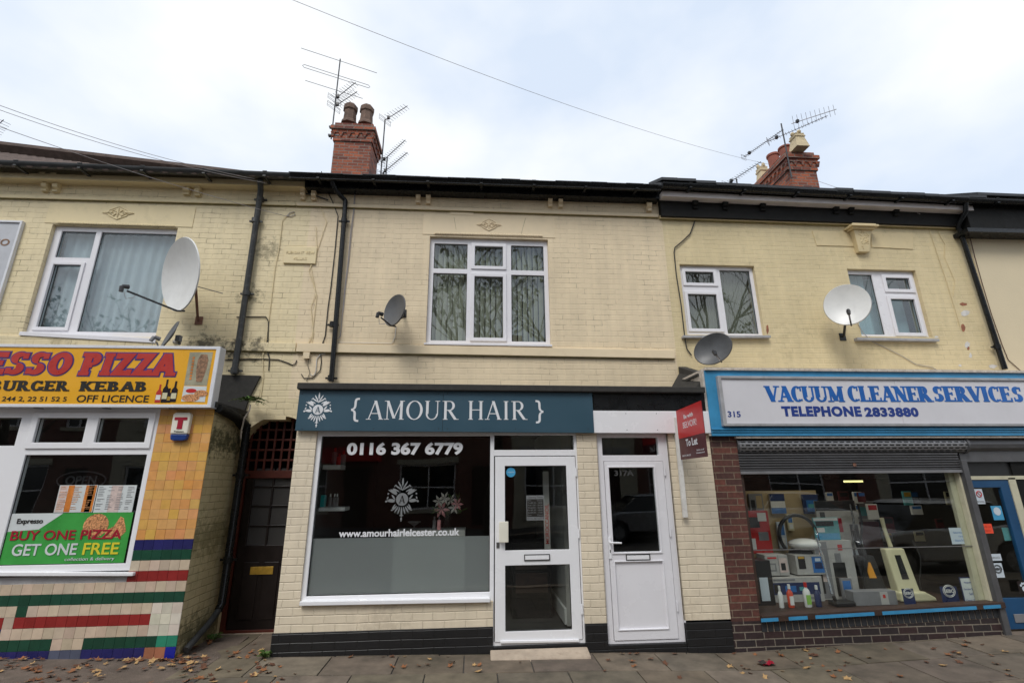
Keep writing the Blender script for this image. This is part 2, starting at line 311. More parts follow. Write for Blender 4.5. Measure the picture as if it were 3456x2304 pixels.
g_ = nd(N, 'ShaderNodeNewGeometry'); n_ = nd(N, 'ShaderNodeTexNoise', {'Scale': 1.2, 'Detail': 2}); L.new(g_.outputs['Position'], n_.inputs[0])
tr_ = nd(N, 'ShaderNodeBsdfRefraction', {'IOR': 1.03, 'Roughness': .35}); tr_.inputs[0].default_value = (.8, .84, .84, 1)
P.inputs['Base Color'].default_value = (.36, .37, .375, 1)
mx_ = nd(N, 'ShaderNodeMixShader'); mx_.inputs[0].default_value = .5
L.new(P.outputs[0], mx_.inputs[1]); L.new(tr_.outputs[0], mx_.inputs[2]); L.new(mx_.outputs[0], N['Material Output'].inputs[0])
m, N, L, P = new_mat('tube_light'); P.inputs['Emission Color'].default_value = (1, .9, .35, 1); P.inputs['Emission Strength'].default_value = 1.1
attr_mat('glazed_tile', .22, .10, 10); attr_mat('paving', .85, .30, 5, .003, spots=True)
def nodes_bg(m): return m
# ground: old slabs and tarmac
# ------------------------------------------------------------ builders
LOC = {}
def tagit(o, label=None, cat=None, group=None, kind=None):
    if label: o['label'] = label
    if cat: o['category'] = cat
    if group: o['group'] = group
    if kind: o['kind'] = kind
    return o
def thing(name, label, cat, loc=(0, 0, 0), group=None):
    o = bpy.data.objects.new(name, None); C.objects.link(o); o.location = loc; o.empty_display_size = .1
    LOC[o.name] = Vector(loc); return tagit(o, label, cat, group)
class B:
    def __init__(s): s.bm = bmesh.new(); s.mi = 0; s.col = None; s.lay = None
    def tintlayer(s): s.lay = s.bm.loops.layers.float_color.new('tint'); return s
    def face(s, vs):
        try: f = s.bm.faces.new(vs)
        except ValueError: return None
        f.material_index = s.mi
        if s.lay is not None and s.col:
            for l in f.loops: l[s.lay] = (*s.col, 1)
        return f
    def vs(s, pts): return [s.bm.verts.new(p) for p in pts]
    def hexa(s, a, b):
        """a: 4 front corners, b: 4 back corners, same order"""
        a = s.vs(a); b = s.vs(b)
        s.face(a); s.face(b[::-1])
        for i in range(4): s.face([a[i], b[i], b[(i+1) % 4], a[(i+1) % 4]])
        return s
    def box(s, x0, x1, y0, y1, z0, z1):
        return s.hexa([(x0, y0, z0), (x1, y0, z0), (x1, y0, z1), (x0, y0, z1)], [(x0, y1, z0), (x1, y1, z0), (x1, y1, z1), (x0, y1, z1)])
    def prism(s, pts, d):
        """planar outline swept by vector d"""
        d = Vector(d); a = s.vs(pts); b = s.vs([Vector(p)+d for p in pts])
        s.face(a); s.face(b[::-1]); n = len(a)
        for i in range(n): s.face([a[i], b[i], b[(i+1) % n], a[(i+1) % n]])
        return s
    def slab(s, x0, x1, z0, z1, holes, y0, y1):
        xs = sorted({x0, x1, *[v for h in holes for v in h[:2] if x0 < v < x1]}); zs = sorted({z0, z1, *[v for h in holes for v in h[2:] if z0 < v < z1]})
        V = {}
        def v(i, j, k):
            if (i, j, k) not in V: V[i, j, k] = s.bm.verts.new((xs[i], (y0, y1)[k], zs[j]))
            return V[i, j, k]
        def solid(i, j):
            if i < 0 or j < 0 or i >= len(xs)-1 or j >= len(zs)-1: return False
            cx, cz = (xs[i]+xs[i+1])/2, (zs[j]+zs[j+1])/2
            return not any(h[0] < cx < h[1] and h[2] < cz < h[3] for h in holes)
        for i in range(len(xs)-1):
            for j in range(len(zs)-1):
                if not solid(i, j): continue
                s.face([v(i, j, 0), v(i+1, j, 0), v(i+1, j+1, 0), v(i, j+1, 0)])
                s.face([v(i, j+1, 1), v(i+1, j+1, 1), v(i+1, j, 1), v(i, j, 1)])
                if not solid(i-1, j): s.face([v(i, j, 1), v(i, j, 0), v(i, j+1, 0), v(i, j+1, 1)])
                if not solid(i+1, j): s.face([v(i+1, j, 0), v(i+1, j, 1), v(i+1, j+1, 1), v(i+1, j+1, 0)])
                if not solid(i, j-1): s.face([v(i, j, 1), v(i+1, j, 1), v(i+1, j, 0), v(i, j, 0)])
                if not solid(i, j+1): s.face([v(i, j+1, 0), v(i+1, j+1, 0), v(i+1, j+1, 1), v(i, j+1, 1)])
        return s
    def tube(s, pts, r, n=8, cap=True):
        pts = [Vector(p) for p in pts]; rings = []
        rr = r if isinstance(r, (list, tuple)) else [r]*len(pts)
        ref = None
        for i, p in enumerate(pts):
            t = (pts[min(i+1, len(pts)-1)]-pts[max(i-1, 0)]).normalized()
            if ref is None: ref = Vector((0, 0, 1)) if abs(t.z) < .9 else Vector((1, 0, 0))
            u = (ref - t*ref.dot(t)).normalized(); v = t.cross(u); ref = u
            rings.append(s.vs([p+(u*math.cos(2*PI*k/n)+v*math.sin(2*PI*k/n))*rr[i] for k in range(n)]))
        for a, b in zip(rings, rings[1:]):
            for k in range(n): s.face([a[k], a[(k+1) % n], b[(k+1) % n], b[k]])
        if cap: s.face(rings[0][::-1]); s.face(rings[-1])
        return s
    def lathe(s, c, prof, n=24, ax='z'):
        """prof: (radius, height) list; c: base centre"""
        c = Vector(c); rings = []
        for r, h in prof:
            rings.append(s.vs([c+Vector((r*math.cos(2*PI*k/n), r*math.sin(2*PI*k/n), h)) for k in range(n)]))
        for a, b in zip(rings, rings[1:]):
            for k in range(n): s.face([a[k], a[(k+1) % n], b[(k+1) % n], b[k]])
        s.face(rings[0][::-1]); s.face(rings[-1]); return s
    def ball(s, c, rx, ry=None, rz=None, n=12):
        ry = ry or rx; rz = rz or rx; c = Vector(c)
        m = Matrix.Translation(c) @ Matrix.Diagonal((rx, ry, rz, 1))
        r = bmesh.ops.create_uvsphere(s.bm, u_segments=n, v_segments=n//2+1, radius=1, matrix=m)
        fs = {f for v in r['verts'] for f in v.link_faces}
        for f in fs:
            f.material_index = s.mi
            if s.lay is not None and s.col:
                for l in f.loops: l[s.lay] = (*s.col, 1)
        return s
    def build(s, name, mats, parent=None, bevel=0, smooth=False, origin=None, recalc=True):
        if recalc: bmesh.ops.recalc_face_normals(s.bm, faces=s.bm.faces)
        o0 = LOC[parent.name] if parent else Vector(origin or (0, 0, 0))
        if o0.length: bmesh.ops.translate(s.bm, verts=s.bm.verts, vec=-o0)
        me = bpy.data.meshes.new(name); s.bm.to_mesh(me); s.bm.free()
        for m in (mats if isinstance(mats, (list, tuple)) else [mats]): me.materials.append(MATS[m])
        if smooth:
            me.polygons.foreach_set('use_smooth', [True]*len(me.polygons))
            try: me.set_sharp_from_angle(angle=rad(40))
            except Exception: pass
        o = bpy.data.objects.new(name, me); C.objects.link(o); LOC[o.name] = o0
        if parent: o.parent = parent
        else: o.location = o0
        if bevel:
            b = o.modifiers.new('bevel', 'BEVEL'); b.width = bevel; b.segments = 2; b.limit_method = 'ANGLE'; b.angle_limit = rad(50)
        return o
def bar(b, p, Y, d):
    """p=(xL,topL,botL,xR,topR,botR) photo measures on plane Y; body runs d metres back"""
    xl, tl, bl, xr, tr, br = p
    a, c, e, f = A(xl, bl, Y), A(xr, br, Y), A(xr, tr, Y), A(xl, tl, Y)
    X0, X1 = (a.x+f.x)/2, (c.x+e.x)/2
    pts = [(X0, Y, a.z), (X1, Y, c.z), (X1, Y, e.z), (X0, Y, f.z)]
    b.prism(pts, (0, d, 0)); return pts
def textmesh(s, bold=0, shear=0, spacing=1.0):
    cu = bpy.data.curves.new('lettering', 'FONT'); cu.body = s; cu.size = 1; cu.offset = bold; cu.extrude = .01; cu.shear = shear; cu.resolution_u = 4; cu.space_character = spacing
    o = bpy.data.objects.new('lettering', cu); C.objects.link(o)
    me = bpy.data.meshes.new_from_object(o); C.objects.unlink(o); bpy.data.objects.remove(o); bpy.data.curves.remove(cu)
    return me
def fitmesh(bm, x0, x1, z0, z1, Y, depth, skew=0.0):
    """flat glyph mesh in local xy -> wall box; skew = dz/dx"""
    xs = [v.co.x for v in bm.verts]; ys = [v.co.y for v in bm.verts]; zs = [v.co.z for v in bm.verts]
    ax, bx, ay, by, az, bz = min(xs), max(xs), min(ys), max(ys), min(zs), max(zs)
    for v in bm.verts:
        X = x0+(v.co.x-ax)/(bx-ax)*(x1-x0); Z = z0+(v.co.y-ay)/(by-ay)*(z1-z0)
        v.co = (X, Y-(v.co.z-az)/max(1e-6, bz-az)*depth, Z+skew*(X-(x0+x1)/2))
def text(s, box, Y, mt, parent, name='lettering', bold=0, shear=0, depth=.003, spacing=1.0, skew=0, xf=None):
    b = B(); me = textmesh(s, bold, shear, spacing); b.bm.from_mesh(me); bpy.data.meshes.remove(me)
    for f in b.bm.faces: f.material_index = 0
    fitmesh(b.bm, *box, Y, depth, skew)
    if xf:
        for v in b.bm.verts: v.co = xf(v.co)
    return b.build(name, mt, parent, recalc=False)
def tbox(Y, xl, xr, yt, yb):
    ym = (yt+yb)/2; xm = (xl+xr)/2
    return (A(xl, ym, Y).x, A(xr, ym, Y).x, A(xm, yb, Y).z, A(xm, yt, Y).z)
# ---- drawn serif / slab alphabet (strokes, rings and serifs)
GL = {
 'A': (.84, [('L', .42, 1, .10, 0, 'N'), ('L', .42, 1, .74, 0, 'K'), ('H', .22, .62, .32), ('S', .10, 0), ('S', .74, 0)]),
 'M': (1.06, [('L', .16, 0, .16, 1, 'N'), ('L', .16, 1, .52, .06, 'K'), ('L', .52, .06, .88, 1, 'N'), ('L', .88, 0, .88, 1, 'K'), ('S', .14, 0), ('S', .90, 0), ('S', .12, 1), ('S', .92, 1)]),
 'O': (.90, [('E', .45, .5, .43, .51, 0, 360)]),
 'U': (.88, [('L', .16, .3, .16, 1, 'K'), ('L', .70, .3, .70, 1, 'N'), ('U', .3), ('S', .16, 1), ('S', .70, 1)]),
 'R': (.86, [('L', .18, 0, .18, 1, 'K'), ('H', .18, .42, 1), ('H', .18, .42, .5), ('E', .40, .74, .27, .26, -90, 90), ('L', .38, .5, .72, 0, 'K'), ('S', .18, 0), ('S', .14, 1), ('S', .76, 0)]),
 'P': (.76, [('L', .18, 0, .18, 1, 'K'), ('H', .18, .42, 1), ('H', .18, .42, .46), ('E', .40, .72, .28, .28, -90, 90), ('S', .18, 0), ('S', .14, 1)]),
 'B': (.80, [('L', .18, 0, .18, 1, 'K'), ('H', .18, .42, 1), ('H', .18, .44, .53), ('H', .18, .42, 0), ('E', .38, .76, .25, .24, -90, 90), ('E', .42, .27, .29, .27, -90, 90), ('S', .14, 0), ('S', .14, 1)]),
 'H': (.90, [('L', .18, 0, .18, 1, 'K'), ('L', .72, 0, .72, 1, 'K'), ('H', .18, .72, .52), ('S', .18, 0), ('S', .18, 1), ('S', .72, 0), ('S', .72, 1)]),
 'I': (.42, [('L', .21, 0, .21, 1, 'K'), ('S', .21, 0), ('S', .21, 1)]),
 'E': (.76, [('L', .18, 0, .18, 1, 'K'), ('H', .18, .64, 1), ('H', .18, .52, .52), ('H', .18, .68, 0), ('T', .62, 1, -.24), ('T', .66, 0, .26), ('T', .52, .40, .22), ('S', .14, 0), ('S', .14, 1)]),
 'L': (.72, [('L', .18, 0, .18, 1, 'K'), ('H', .18, .64, 0), ('T', .62, 0, .28), ('S', .18, 0), ('S', .18, 1)]),
 'C': (.82, [('E', .44, .5, .41, .51, 50, 310), ('T', .70, .98, -.30), ('T', .70, .06, .12)]),
 'G': (.90, [('E', .44, .5, .41, .51, 50, 315), ('T', .70, .98, -.30), ('L', .74, .04, .74, .42, 'K'), ('S', .74, .42)]),
 'K': (.86, [('L', .18, 0, .18, 1, 'K'), ('L', .24, .40, .66, 1, 'N'), ('L', .34, .56, .72, 0, 'K'), ('S', .18, 0), ('S', .18, 1), ('S', .66, 1), ('S', .74, 0)]),
 'N': (.92, [('L', .18, 0, .18, 1, 'N'), ('L', .74, 0, .74, 1, 'N'), ('L', .18, 1, .74, 0, 'K'), ('S', .16, 0), ('S', .12, 1), ('S', .76, 1)]),
 'S': (.74, [('E', .36, .745, .29, .255, 25, 270), ('E', .36, .265, .31, .265, -155, 90), ('T', .60, .96, -.26), ('T', .12, .04, .26)]),
 'V': (.86, [('L', .10, 1, .43, 0, 'K'), ('L', .76, 1, .43, 0, 'N'), ('S', .10, 1), ('S', .76, 1)]),
 'Z': (.78, [('H', .10, .68, 1), ('H', .08, .70, 0), ('L', .62, 1, .14, 0, 'K'), ('T', .12, 1, -.26), ('T', .68, 0, .28)]),
}
def slabword(s, tv, th, sw, st, gap=.04, shear=0, grow=0, space=.45):
    b = B(); x = 0; k = [0]
    def quad(p):
        k[0] += 1; z = .0012*(k[0] % 11)
        q = [(px, py) for px, py in p]
        a = b.vs([(px, py, -z) for px, py in q]); c = b.vs([(px, py, .04+z) for px, py in q])
        b.face(a); b.face(c[::-1])
        for i in range(len(a)): b.face([a[i], c[i], c[(i+1) % len(a)], a[(i+1) % len(a)]])
    for ch in s:
        if ch == ' ': x += space; continue
        wd, it = GL[ch]
        for t in it:
            if t[0] == 'L':
                w_ = (tv if t[5] == 'K' else th*1.15)/2+grow; x0, y0, x1, y1 = t[1:5]
                if x0 != x1:
                    dy = abs(y1-y0); w_ = w_*math.hypot(x1-x0, y1-y0)/dy
                if y0 > y1: x0, y0, x1, y1 = x1, y1, x0, y0
                m = (x1-x0)/(y1-y0)
                y0 -= grow; y1 += grow; x0 -= m*grow; x1 += m*grow
                quad([(x+x0-w_, y0), (x+x0+w_, y0), (x+x1+w_, y1), (x+x1-w_, y1)])
            elif t[0] == 'H':
                yc = t[3]-th/2 if t[3] == 1 else (t[3]+th/2 if t[3] == 0 else t[3])
                quad([(x+t[1], yc-th/2-grow), (x+t[2], yc-th/2-grow), (x+t[2], yc+th/2+grow), (x+t[1], yc+th/2+grow)])
            elif t[0] == 'T':
                y0, y1 = sorted((t[2], t[2]+t[3])); quad([(x+t[1]-th*.45-grow, y0-grow), (x+t[1]+th*.45+grow, y0-grow), (x+t[1]+th*.45+grow, y1+grow), (x+t[1]-th*.45-grow, y1+grow)])
            elif t[0] == 'S':
                if sw <= 0: continue
                y0 = t[2] if t[2] == 0 else t[2]-st
                quad([(x+t[1]-sw-grow, y0-grow), (x+t[1]+sw+grow, y0-grow), (x+t[1]+sw+grow, y0+st+grow), (x+t[1]-sw-grow, y0+st+grow)])
            elif t[0] in 'EU':
                if t[0] == 'U':
                    cy = t[1]; cx = (.16-tv/2+.70+th/2)/2; rx = (.70+th/2-(.16-tv/2))/2; ry = cy+.01; a0, a1 = 180, 360
                    cx = cx
                else: cx, cy, rx, ry, a0, a1 = t[1:]
                n = max(6, int((a1-a0)/12)); ro, rp = rx+grow, ry+grow; ri, rj = rx-tv-grow, ry-th-grow
                if t[0] == 'U': ri = rx-(tv+th)/2-grow
                for i in range(n):
                    a, c = rad(a0+(a1-a0)*i/n), rad(a0+(a1-a0)*(i+1)/n); off = 0
                    quad([(x+cx+ro*math.cos(a), cy+rp*math.sin(a)), (x+cx+ro*math.cos(c), cy+rp*math.sin(c)), (x+cx+ri*math.cos(c), cy+rj*math.sin(c)), (x+cx+ri*math.cos(a), cy+rj*math.sin(a))])
        x += wd+gap
    if shear:
        for v in b.bm.verts: v.co.x += v.co.y*shear
    return b
def slabtext(s, box, Y, mt, parent, name='lettering', depth=.004, **k):
    b = slabword(s, **k); fitmesh(b.bm, *box, Y, depth); return b.build(name, mt, parent)
def damask(cx, cz, h, Y, mt, parent, letter_mat, depth=.003):
    """leafy ornament with a round centre carrying the letter A"""
    b = B(); k = [0]; H = h
    def poly(pts):
        k[0] += 1; y = Y-.00005*(k[0] % 25)
        b.prism([(cx+p[0]*H, y, cz+p[1]*H) for p in pts], (0, depth, 0))
    def leafp(x0, y0, x1, y1, w_, bend=0):
        dx, dy = x1-x0, y1-y0; L_ = math.hypot(dx, dy); nx, ny = -dy/L_, dx/L_
        up, dn = [], []
        for i in range(9):
            t = i/8; o = bend*math.sin(t*PI/2)**2*L_; ww = w_*math.sin(PI*min(1, t*.92+.04))**.8
            bx, by = x0+dx*t+nx*o, y0+dy*t+ny*o
            ww *= .78; up.append((bx+nx*ww, by+ny*ww)); dn.append((bx-nx*ww, by-ny*ww))
        for sgn in (1, -1):
            q = [(sgn*p[0], p[1]) for p in up+dn[::-1]]
            if abs(x0) < 1e-6 and abs(x1) < 1e-6 and sgn < 0: continue
            poly(q)
    def dot(x, y, r):
        for sgn in ((1, -1) if x else (1,)): poly([(sgn*x+r*math.cos(a*PI/6), y+r*math.sin(a*PI/6)) for a in range(12)])
    poly([(.145*math.cos(a*PI/14), .145*math.sin(a*PI/14)) for a in range(28)])
    leafp(0, .30, 0, .5, .028); leafp(.015, .24, .09, .43, .022, -.12); leafp(.03, .22, .15, .35, .024, -.18); dot(.165, .325, .017)
    leafp(.0, .2, .06, .30, .018, .1); leafp(.08, .17, .20, .28, .022, -.2); dot(.19, .30, .014)
    leafp(.12, .13, .25, .22, .032, .15); leafp(.14, .12, .31, .19, .03, .25); dot(.335, .13, .02); leafp(.13, .10, .35, .20, .022, .1)
    leafp(.16, .0, .27, .08, .028, .2); leafp(.16, -.03, .32, .02, .03, -.1); leafp(.17, -.05, .37, -.06, .032, .15); dot(.375, -.045, .024); leafp(.33, .07, .36, 0, .02, 0)
    leafp(.12, -.14, .19, -.27, .026, .2); leafp(.08, -.16, .14, -.31, .024, .15); leafp(.04, -.17, .07, -.34, .022, .1); leafp(.15, -.11, .25, -.20, .022, -.2); dot(.235, -.245, .016)
    leafp(0, -.17, 0, -.42, .026); dot(0, -.44, .024); dot(0, -.48, .017); leafp(.0, -.36, .05, -.37, .015)
    o = b.build('ornament', mt, parent)
    slabtext('A', (cx-.075*H, cx+.075*H, cz-.085*H, cz+.085*H), Y-.004, letter_mat, parent, 'ornament_letter', depth=.001, tv=.16, th=.06, sw=.12, st=.05)
    return o
# ---- uPVC window
def window(par, Y, outer, glasses, openers=(), frame='upvc', gl='glass_up', name='window', fd=.06, sashw=.045, bev=.004, cover=None):
    """outer / glasses / openers: rectangles (x0,x1,z0,z1); returns the frame object (part) with panes as sub-parts"""
    b = B(); b.slab(*outer, list(glasses), Y, Y+fd)
    fr = b.build(name, frame, par, bevel=bev)
    for (i, sw) in openers:
        g = glasses[i]; s = B(); o = (g[0]-sw, g[1]+sw, g[2]-sw, g[3]+sw)
        s.slab(*o, [(g[0]+.004, g[1]-.004, g[2]+.004, g[3]-.004)], Y-.018, Y+.0); s.build('sash', frame, fr, bevel=.006)
    for g in glasses:
        s = B(); t = .007; s.slab(*g, [(g[0]+t, g[1]-t, g[2]+t, g[3]-t)], Y+.018, Y+.026); s.build('seal', 'seal', fr)
        s = B(); s.box(g[0], g[1], Y+.030, Y+.036, g[2], g[3]); s.build('pane', gl, fr)
    return fr
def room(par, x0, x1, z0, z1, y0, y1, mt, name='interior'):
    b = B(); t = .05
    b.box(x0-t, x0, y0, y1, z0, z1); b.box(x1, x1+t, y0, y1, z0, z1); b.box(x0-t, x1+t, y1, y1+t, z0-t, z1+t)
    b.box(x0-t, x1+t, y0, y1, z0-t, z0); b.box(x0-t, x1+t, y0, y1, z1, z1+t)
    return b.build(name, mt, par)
def blinds(par, x0, x1, z0, z1, y, pitch=.082, ang=35, mt='blind'):
    b = B(); n = int((x1-x0)/pitch)
    for i in range(n+1):
        cx = x0+(i+.5)*pitch; a = rad(ang+random.uniform(-4, 4)); dx, dy = .044*math.cos(a), .044*math.sin(a)
        b.prism([(cx-dx, y-dy, z0), (cx+dx, y+dy, z0), (cx+dx, y+dy, z1), (cx-dx, y-dy, z1)], (.0012, -.0012, 0))
    return b.build('vertical_blind', mt, par)
def curtain(par, x0, x1, z0, z1, y, mt='curtain_net', amp=.022, wl=.11, name='curtain'):
    b = B(); n = int((x1-x0)/.012); top, bot = [], []
    ph = random.random()*6
    for i in range(n+1):
        x = x0+(x1-x0)*i/n; o = amp*math.sin(x*2*PI/wl+ph+1.3*math.sin(x*7))
        top.append((x, y+o*.6, z1)); bot.append((x, y+o, z0))
    T = b.vs(top); Q = b.vs(bot); T2 = b.vs([(p[0], p[1]+.002, p[2]) for p in top]); Q2 = b.vs([(p[0], p[1]+.002, p[2]) for p in bot])
    for i in range(n): b.face([Q[i], Q[i+1], T[i+1], T[i]]); b.face([Q2[i+1], Q2[i], T2[i], T2[i+1]])
    return b.build(name, mt, par, smooth=True)
def wire(pts_px, Y, r, mt, label, name='wall_cable', cat='cable', pull=.012, group=None):
    b = B(); b.tube([A(x, y, Y) - Vector((0, pull, 0)) for x, y in pts_px], r, 6)
    o = b.build(name, mt, smooth=True, origin=A(*pts_px[0], Y)); return tagit(o, label, cat, group)
# ============================================================ SETTING
XAB, XBC, XCD = -2.55, 2.98, 8.27
b = B(); xs = [-300, -60, -30, -12, -8, -6, -4.8, -3.9, -3.1, -2.6, -2.1, -1, .2, 1.35, 2.2, 2.96, 4, 5, 6.2, 8, 12, 30, 60, 300]
ys = [-300, -60, -20, -8.6, -8.59, -6.2, -6.19, 2.6, 2.61, 30, 300]
def gz(x, y):
    z = zg(x) if abs(x) < 31 else zg(30 if x > 0 else -30)
    return z - (.16 if -6.195 < y < 2.605 else .012)
V = [[b.bm.verts.new((x, y, gz(x, y))) for y in ys] for x in xs]
for i in range(len(xs)-1):
    for j in range(len(ys)-1): b.face([V[i][j], V[i+1][j], V[i+1][j+1], V[i][j+1]])
tagit(b.build('ground', 'tarmac'), kind='structure')
# flagstones
b = B().tintlayer(); y = 6.9
rows = [(5.98, 6.86), (5.46, 5.975), (4.86, 5.455), (4.2, 4.855), (3.5, 4.195), (2.75, 3.495)]
for ri, (y0, y1) in enumerate(rows):
    x = -2.55 - (ri % 2)*.33
    if ri == 0: x = -3.1
    while x < 12:
        wd = .70 if ri else .55; x1 = x+wd; c = random.uniform(.80, 1.15); h = random.uniform(.0, .006)
        b.col = (.150*c, .122*c*random.uniform(.95, 1.02), .088*c*random.uniform(.92, 1.04))
        g = .006
        za, zb = zg(x), zg(x1)
        yy1 = min(y1, 6.86)
        b.hexa([(x+g, y0+g, za-.04), (x1-g, y0+g, zb-.04), (x1-g, yy1-g, zb-.04), (x+g, yy1-g, za-.04)], [(x+g, y0+g, za+h), (x1-g, y0+g, zb+h), (x1-g, yy1-g, zb+h), (x+g, yy1-g, za+h)])
        x = x1
tagit(b.build('pavement', 'paving', bevel=.004), kind='structure')
b = B()   # kerb and far pavement
b.box(-60, 60, 2.45, 2.6, -.25, -.02); b.box(-60, 60, -6.35, -6.2, -.25, -.02)
tagit(b.build('kerb', 'concrete'), kind='structure')
# rough worn tarmac patch by the takeaway
b = B(); n = 26
random.seed(3)
def patchz(x, y): return zg(x)+.008+.012*math.sin(x*3.1+y*2)*math.sin(y*4.3)
V = [[b.bm.verts.new((-9+(6.35-.0)*i/n, 2.62+(4.1)*j/n, patchz(-9+6.35*i/n, 2.62+4.1*j/n))) for j in range(n+1)] for i in range(n+1)]
for i in range(n):
    for j in range(n): b.face([V[i][j], V[i+1][j], V[i+1][j+1], V[i][j+1]])
mat('patch_tarmac', (.125, .095, .075), .95, .3, 5, .012, 70, dirt=.45, dcol=(.06, .055, .035))
tagit(b.build('path', 'patch_tarmac', smooth=True), kind='structure')

# ============================================================ HOUSE A (takeaway)
HA = thing('terraced_house', 'cream painted brick house over the yellow-signed takeaway with brown pantile roof', 'house', (-6, 6.75, .1))
wA = quadrect(YW, (178.6, 755), (603.6, 770), (520, 1143), (71.4, 1127))
b = B(); b.slab(-13, XAB, 2.62, 6.42, [wA], YW, YW+.25); b.build('wall', 'brickA', HA)
b = B(); b.box(-13, -3.12, YW+.02, YW+.25, 0, 2.62); b.build('lower_wall', 'black_matt', HA)
def gapx(Y, xl, yt, xr, yb): return rect(Y, xl, yt, xr, yb)
def gl_(Y, tl, tr, br, bl): return quadrect(Y, tl, tr, br, bl)
gA = [gl_(YW, (197, 773), (315, 776), (292, 864), (174, 862)), gl_(YW, (172, 887), (268, 888), (208, 1101), (109, 1100)), gl_(YW, (336, 778), (590, 783), (515, 1118), (244, 1114))]
# square up: share edges
gA[0] = (gA[0][0]-.0, gA[0][1], gA[0][2], gA[2][3]); 
window(HA, YW+.06, wA, gA, openers=[(1, .045)])
curtain(HA, wA[0]+.05, wA[1]-.05, wA[2]+.03, wA[3]-.05, YW+.2, 'curtain_net', .02, .13)
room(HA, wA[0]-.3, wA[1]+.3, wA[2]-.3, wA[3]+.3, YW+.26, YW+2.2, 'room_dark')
b = B(); bar(b, (64, 1118, 1131, 524, 1141, 1157), YW-.05, .12); b.build('window_sill', 'upvc', HA, bevel=.005)
b = B(); bar(b, (160, 684, 752, 655, 698, 767), YW-.008, .02); b.build('lintel', 'paintA', HA, bevel=.002)
b = B()
p0, p1 = A(196, 752, YW), A(590, 764, YW)
n = 46
for i in range(n): b.ball((p0.x+(p1.x-p0.x)*(i+.5)/n, YW-.012, p0.z+(p1.z-p0.z)*(i+.5)/n), (p1.x-p0.x)/n*.62, .016, .020, n=6)
b.build('rope_moulding', 'paintA', HA, smooth=True)
def floral(cx, cy, mt, par, w=.36, h=.17):
    c = A(cx, cy, YW-.01); b = B()
    b.prism([(c.x+x*w/2, YW-.012, c.z+z*h/2) for x, z in ((-1, 0), (-.62, .22), (-.38, .62), (0, 1), (.38, .62), (.62, .22), (1, 0), (.62, -.22), (.38, -.62), (0, -1), (-.38, -.62), (-.62, -.22))], (0, .012, 0))
    r = random.Random(5)
    ol = [(-1, 0), (-.80, .12), (-.62, .22), (-.55, .45), (-.38, .62), (-.2, .82), (0, 1), (.2, .82), (.38, .62), (.55, .45), (.62, .22), (.80, .12), (1, 0), (.80, -.12), (.62, -.22), (.55, -.45), (.38, -.62), (.2, -.82), (0, -1), (-.2, -.82), (-.38, -.62), (-.55, -.45), (-.62, -.22), (-.80, -.12), (-1, 0)]
    b.tube([(c.x+x*w/2, YW-.014, c.z+z*h/2) for x, z in ol], .006, 6)
    for sx in (-1, 1):
        for sz in (-1, 1):
            q = [(c.x+sx*w*(.05+.13*t+.04*math.sin(t*6)), YW-.018, c.z+sz*h*(.06+.20*math.sin(t*2.6))) for t in (0, .25, .5, .75, 1.0, 1.2)]
            b.tube(q, [.006, .009, .009, .008, .006, .003], 6); b.ball((q[-1][0], YW-.018, q[-1][2]), .011, .010, .011, n=6)
        b.tube([(c.x+sx*w*.14, YW-.018, c.z), (c.x+sx*w*.30, YW-.018, c.z+.008), (c.x+sx*w*.44, YW-.016, c.z)], [.006, .014, .003], 6)
    b.tube([(c.x, YW-.018, c.z-h*.36), (c.x, YW-.02, c.z), (c.x, YW-.018, c.z+h*.38)], [.004, .012, .004], 6)
    b.ball((c.x, YW-.014, c.z), .022, .014, .022, n=8); b.ball((c.x-w*.33, YW-.014, c.z), .025, .01, .015, n=8); b.ball((c.x+w*.33, YW-.014, c.z), .025, .01, .015, n=8)
    return b.build('floral_plaque', mt, par, smooth=True)
floral(399.5, 719, 'paintA', HA, .44, .21)
def corbel(b, xl, xr, yt, yb):
    a, d = A(xl, yb, YW), A(xr, yt, YW); x0, x1, z0, z1 = a.x, A(xr, yb, YW).x, a.z, d.z
    h = z1-z0; prof = [(.0, 0), (-.05, .02), (-.06, .12), (-.03, .2), (-.07, .3), (-.085, .45), (-.06, .55), (-.10, .68), (-.14, .8), (-.15, 1), (0, 1)]
    b.prism([(x0, YW+p[0], z0+p[1]*h) for p in prof], (x1-x0, 0, 0))
for q in ((147, 165, 601, 651), (184, 202, 603, 653), (623, 643, 622, 662), (661, 679, 625, 666)):
    b = B(); corbel(b, *q); b.build('bracket', 'paintA', HA)
b = B(); corbel(b, 1016, 1031, 637, 678); b.build('bracket', 'paintB', HA)
def dentils(p, par, mt, pitch=.052):
    xl, tl, bl, xr, tr, br = p; a, c, e, f = A(xl, bl, YW), A(xr, br, YW), A(xr, tr, YW), A(xl, tl, YW)
    n = int((c.x-a.x)/pitch); b = B()
    for i in range(n):
        t = (i+.5)/n; x = a.x+(c.x-a.x)*t; z0 = a.z+(c.z-a.z)*t; z1 = f.z+(e.z-f.z)*t
        b.prism([(x-pitch*.46, YW-.05, z1), (x+pitch*.46, YW-.05, z1), (x, YW-.035, z0)], (0, .05, 0))
    return b.build('dentil_course', mt, par)
dentils((-120, 597, 610, 1010, 632, 645), HA, 'paintA')
def course(p, par, mt, Y=YW-.04, name='string_course'):
    b = B(); bar(b, p, Y, abs(Y-YW)+.01); o = b.build(name, mt, par, bevel=.006)
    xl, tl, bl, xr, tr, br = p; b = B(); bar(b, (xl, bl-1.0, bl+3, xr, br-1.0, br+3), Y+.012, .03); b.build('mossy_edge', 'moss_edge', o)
    return o
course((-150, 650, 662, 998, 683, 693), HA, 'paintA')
course((-200, 1126, 1160, 998, 1157, 1187), HA, 'brickA', YW-.035, 'storey_band')
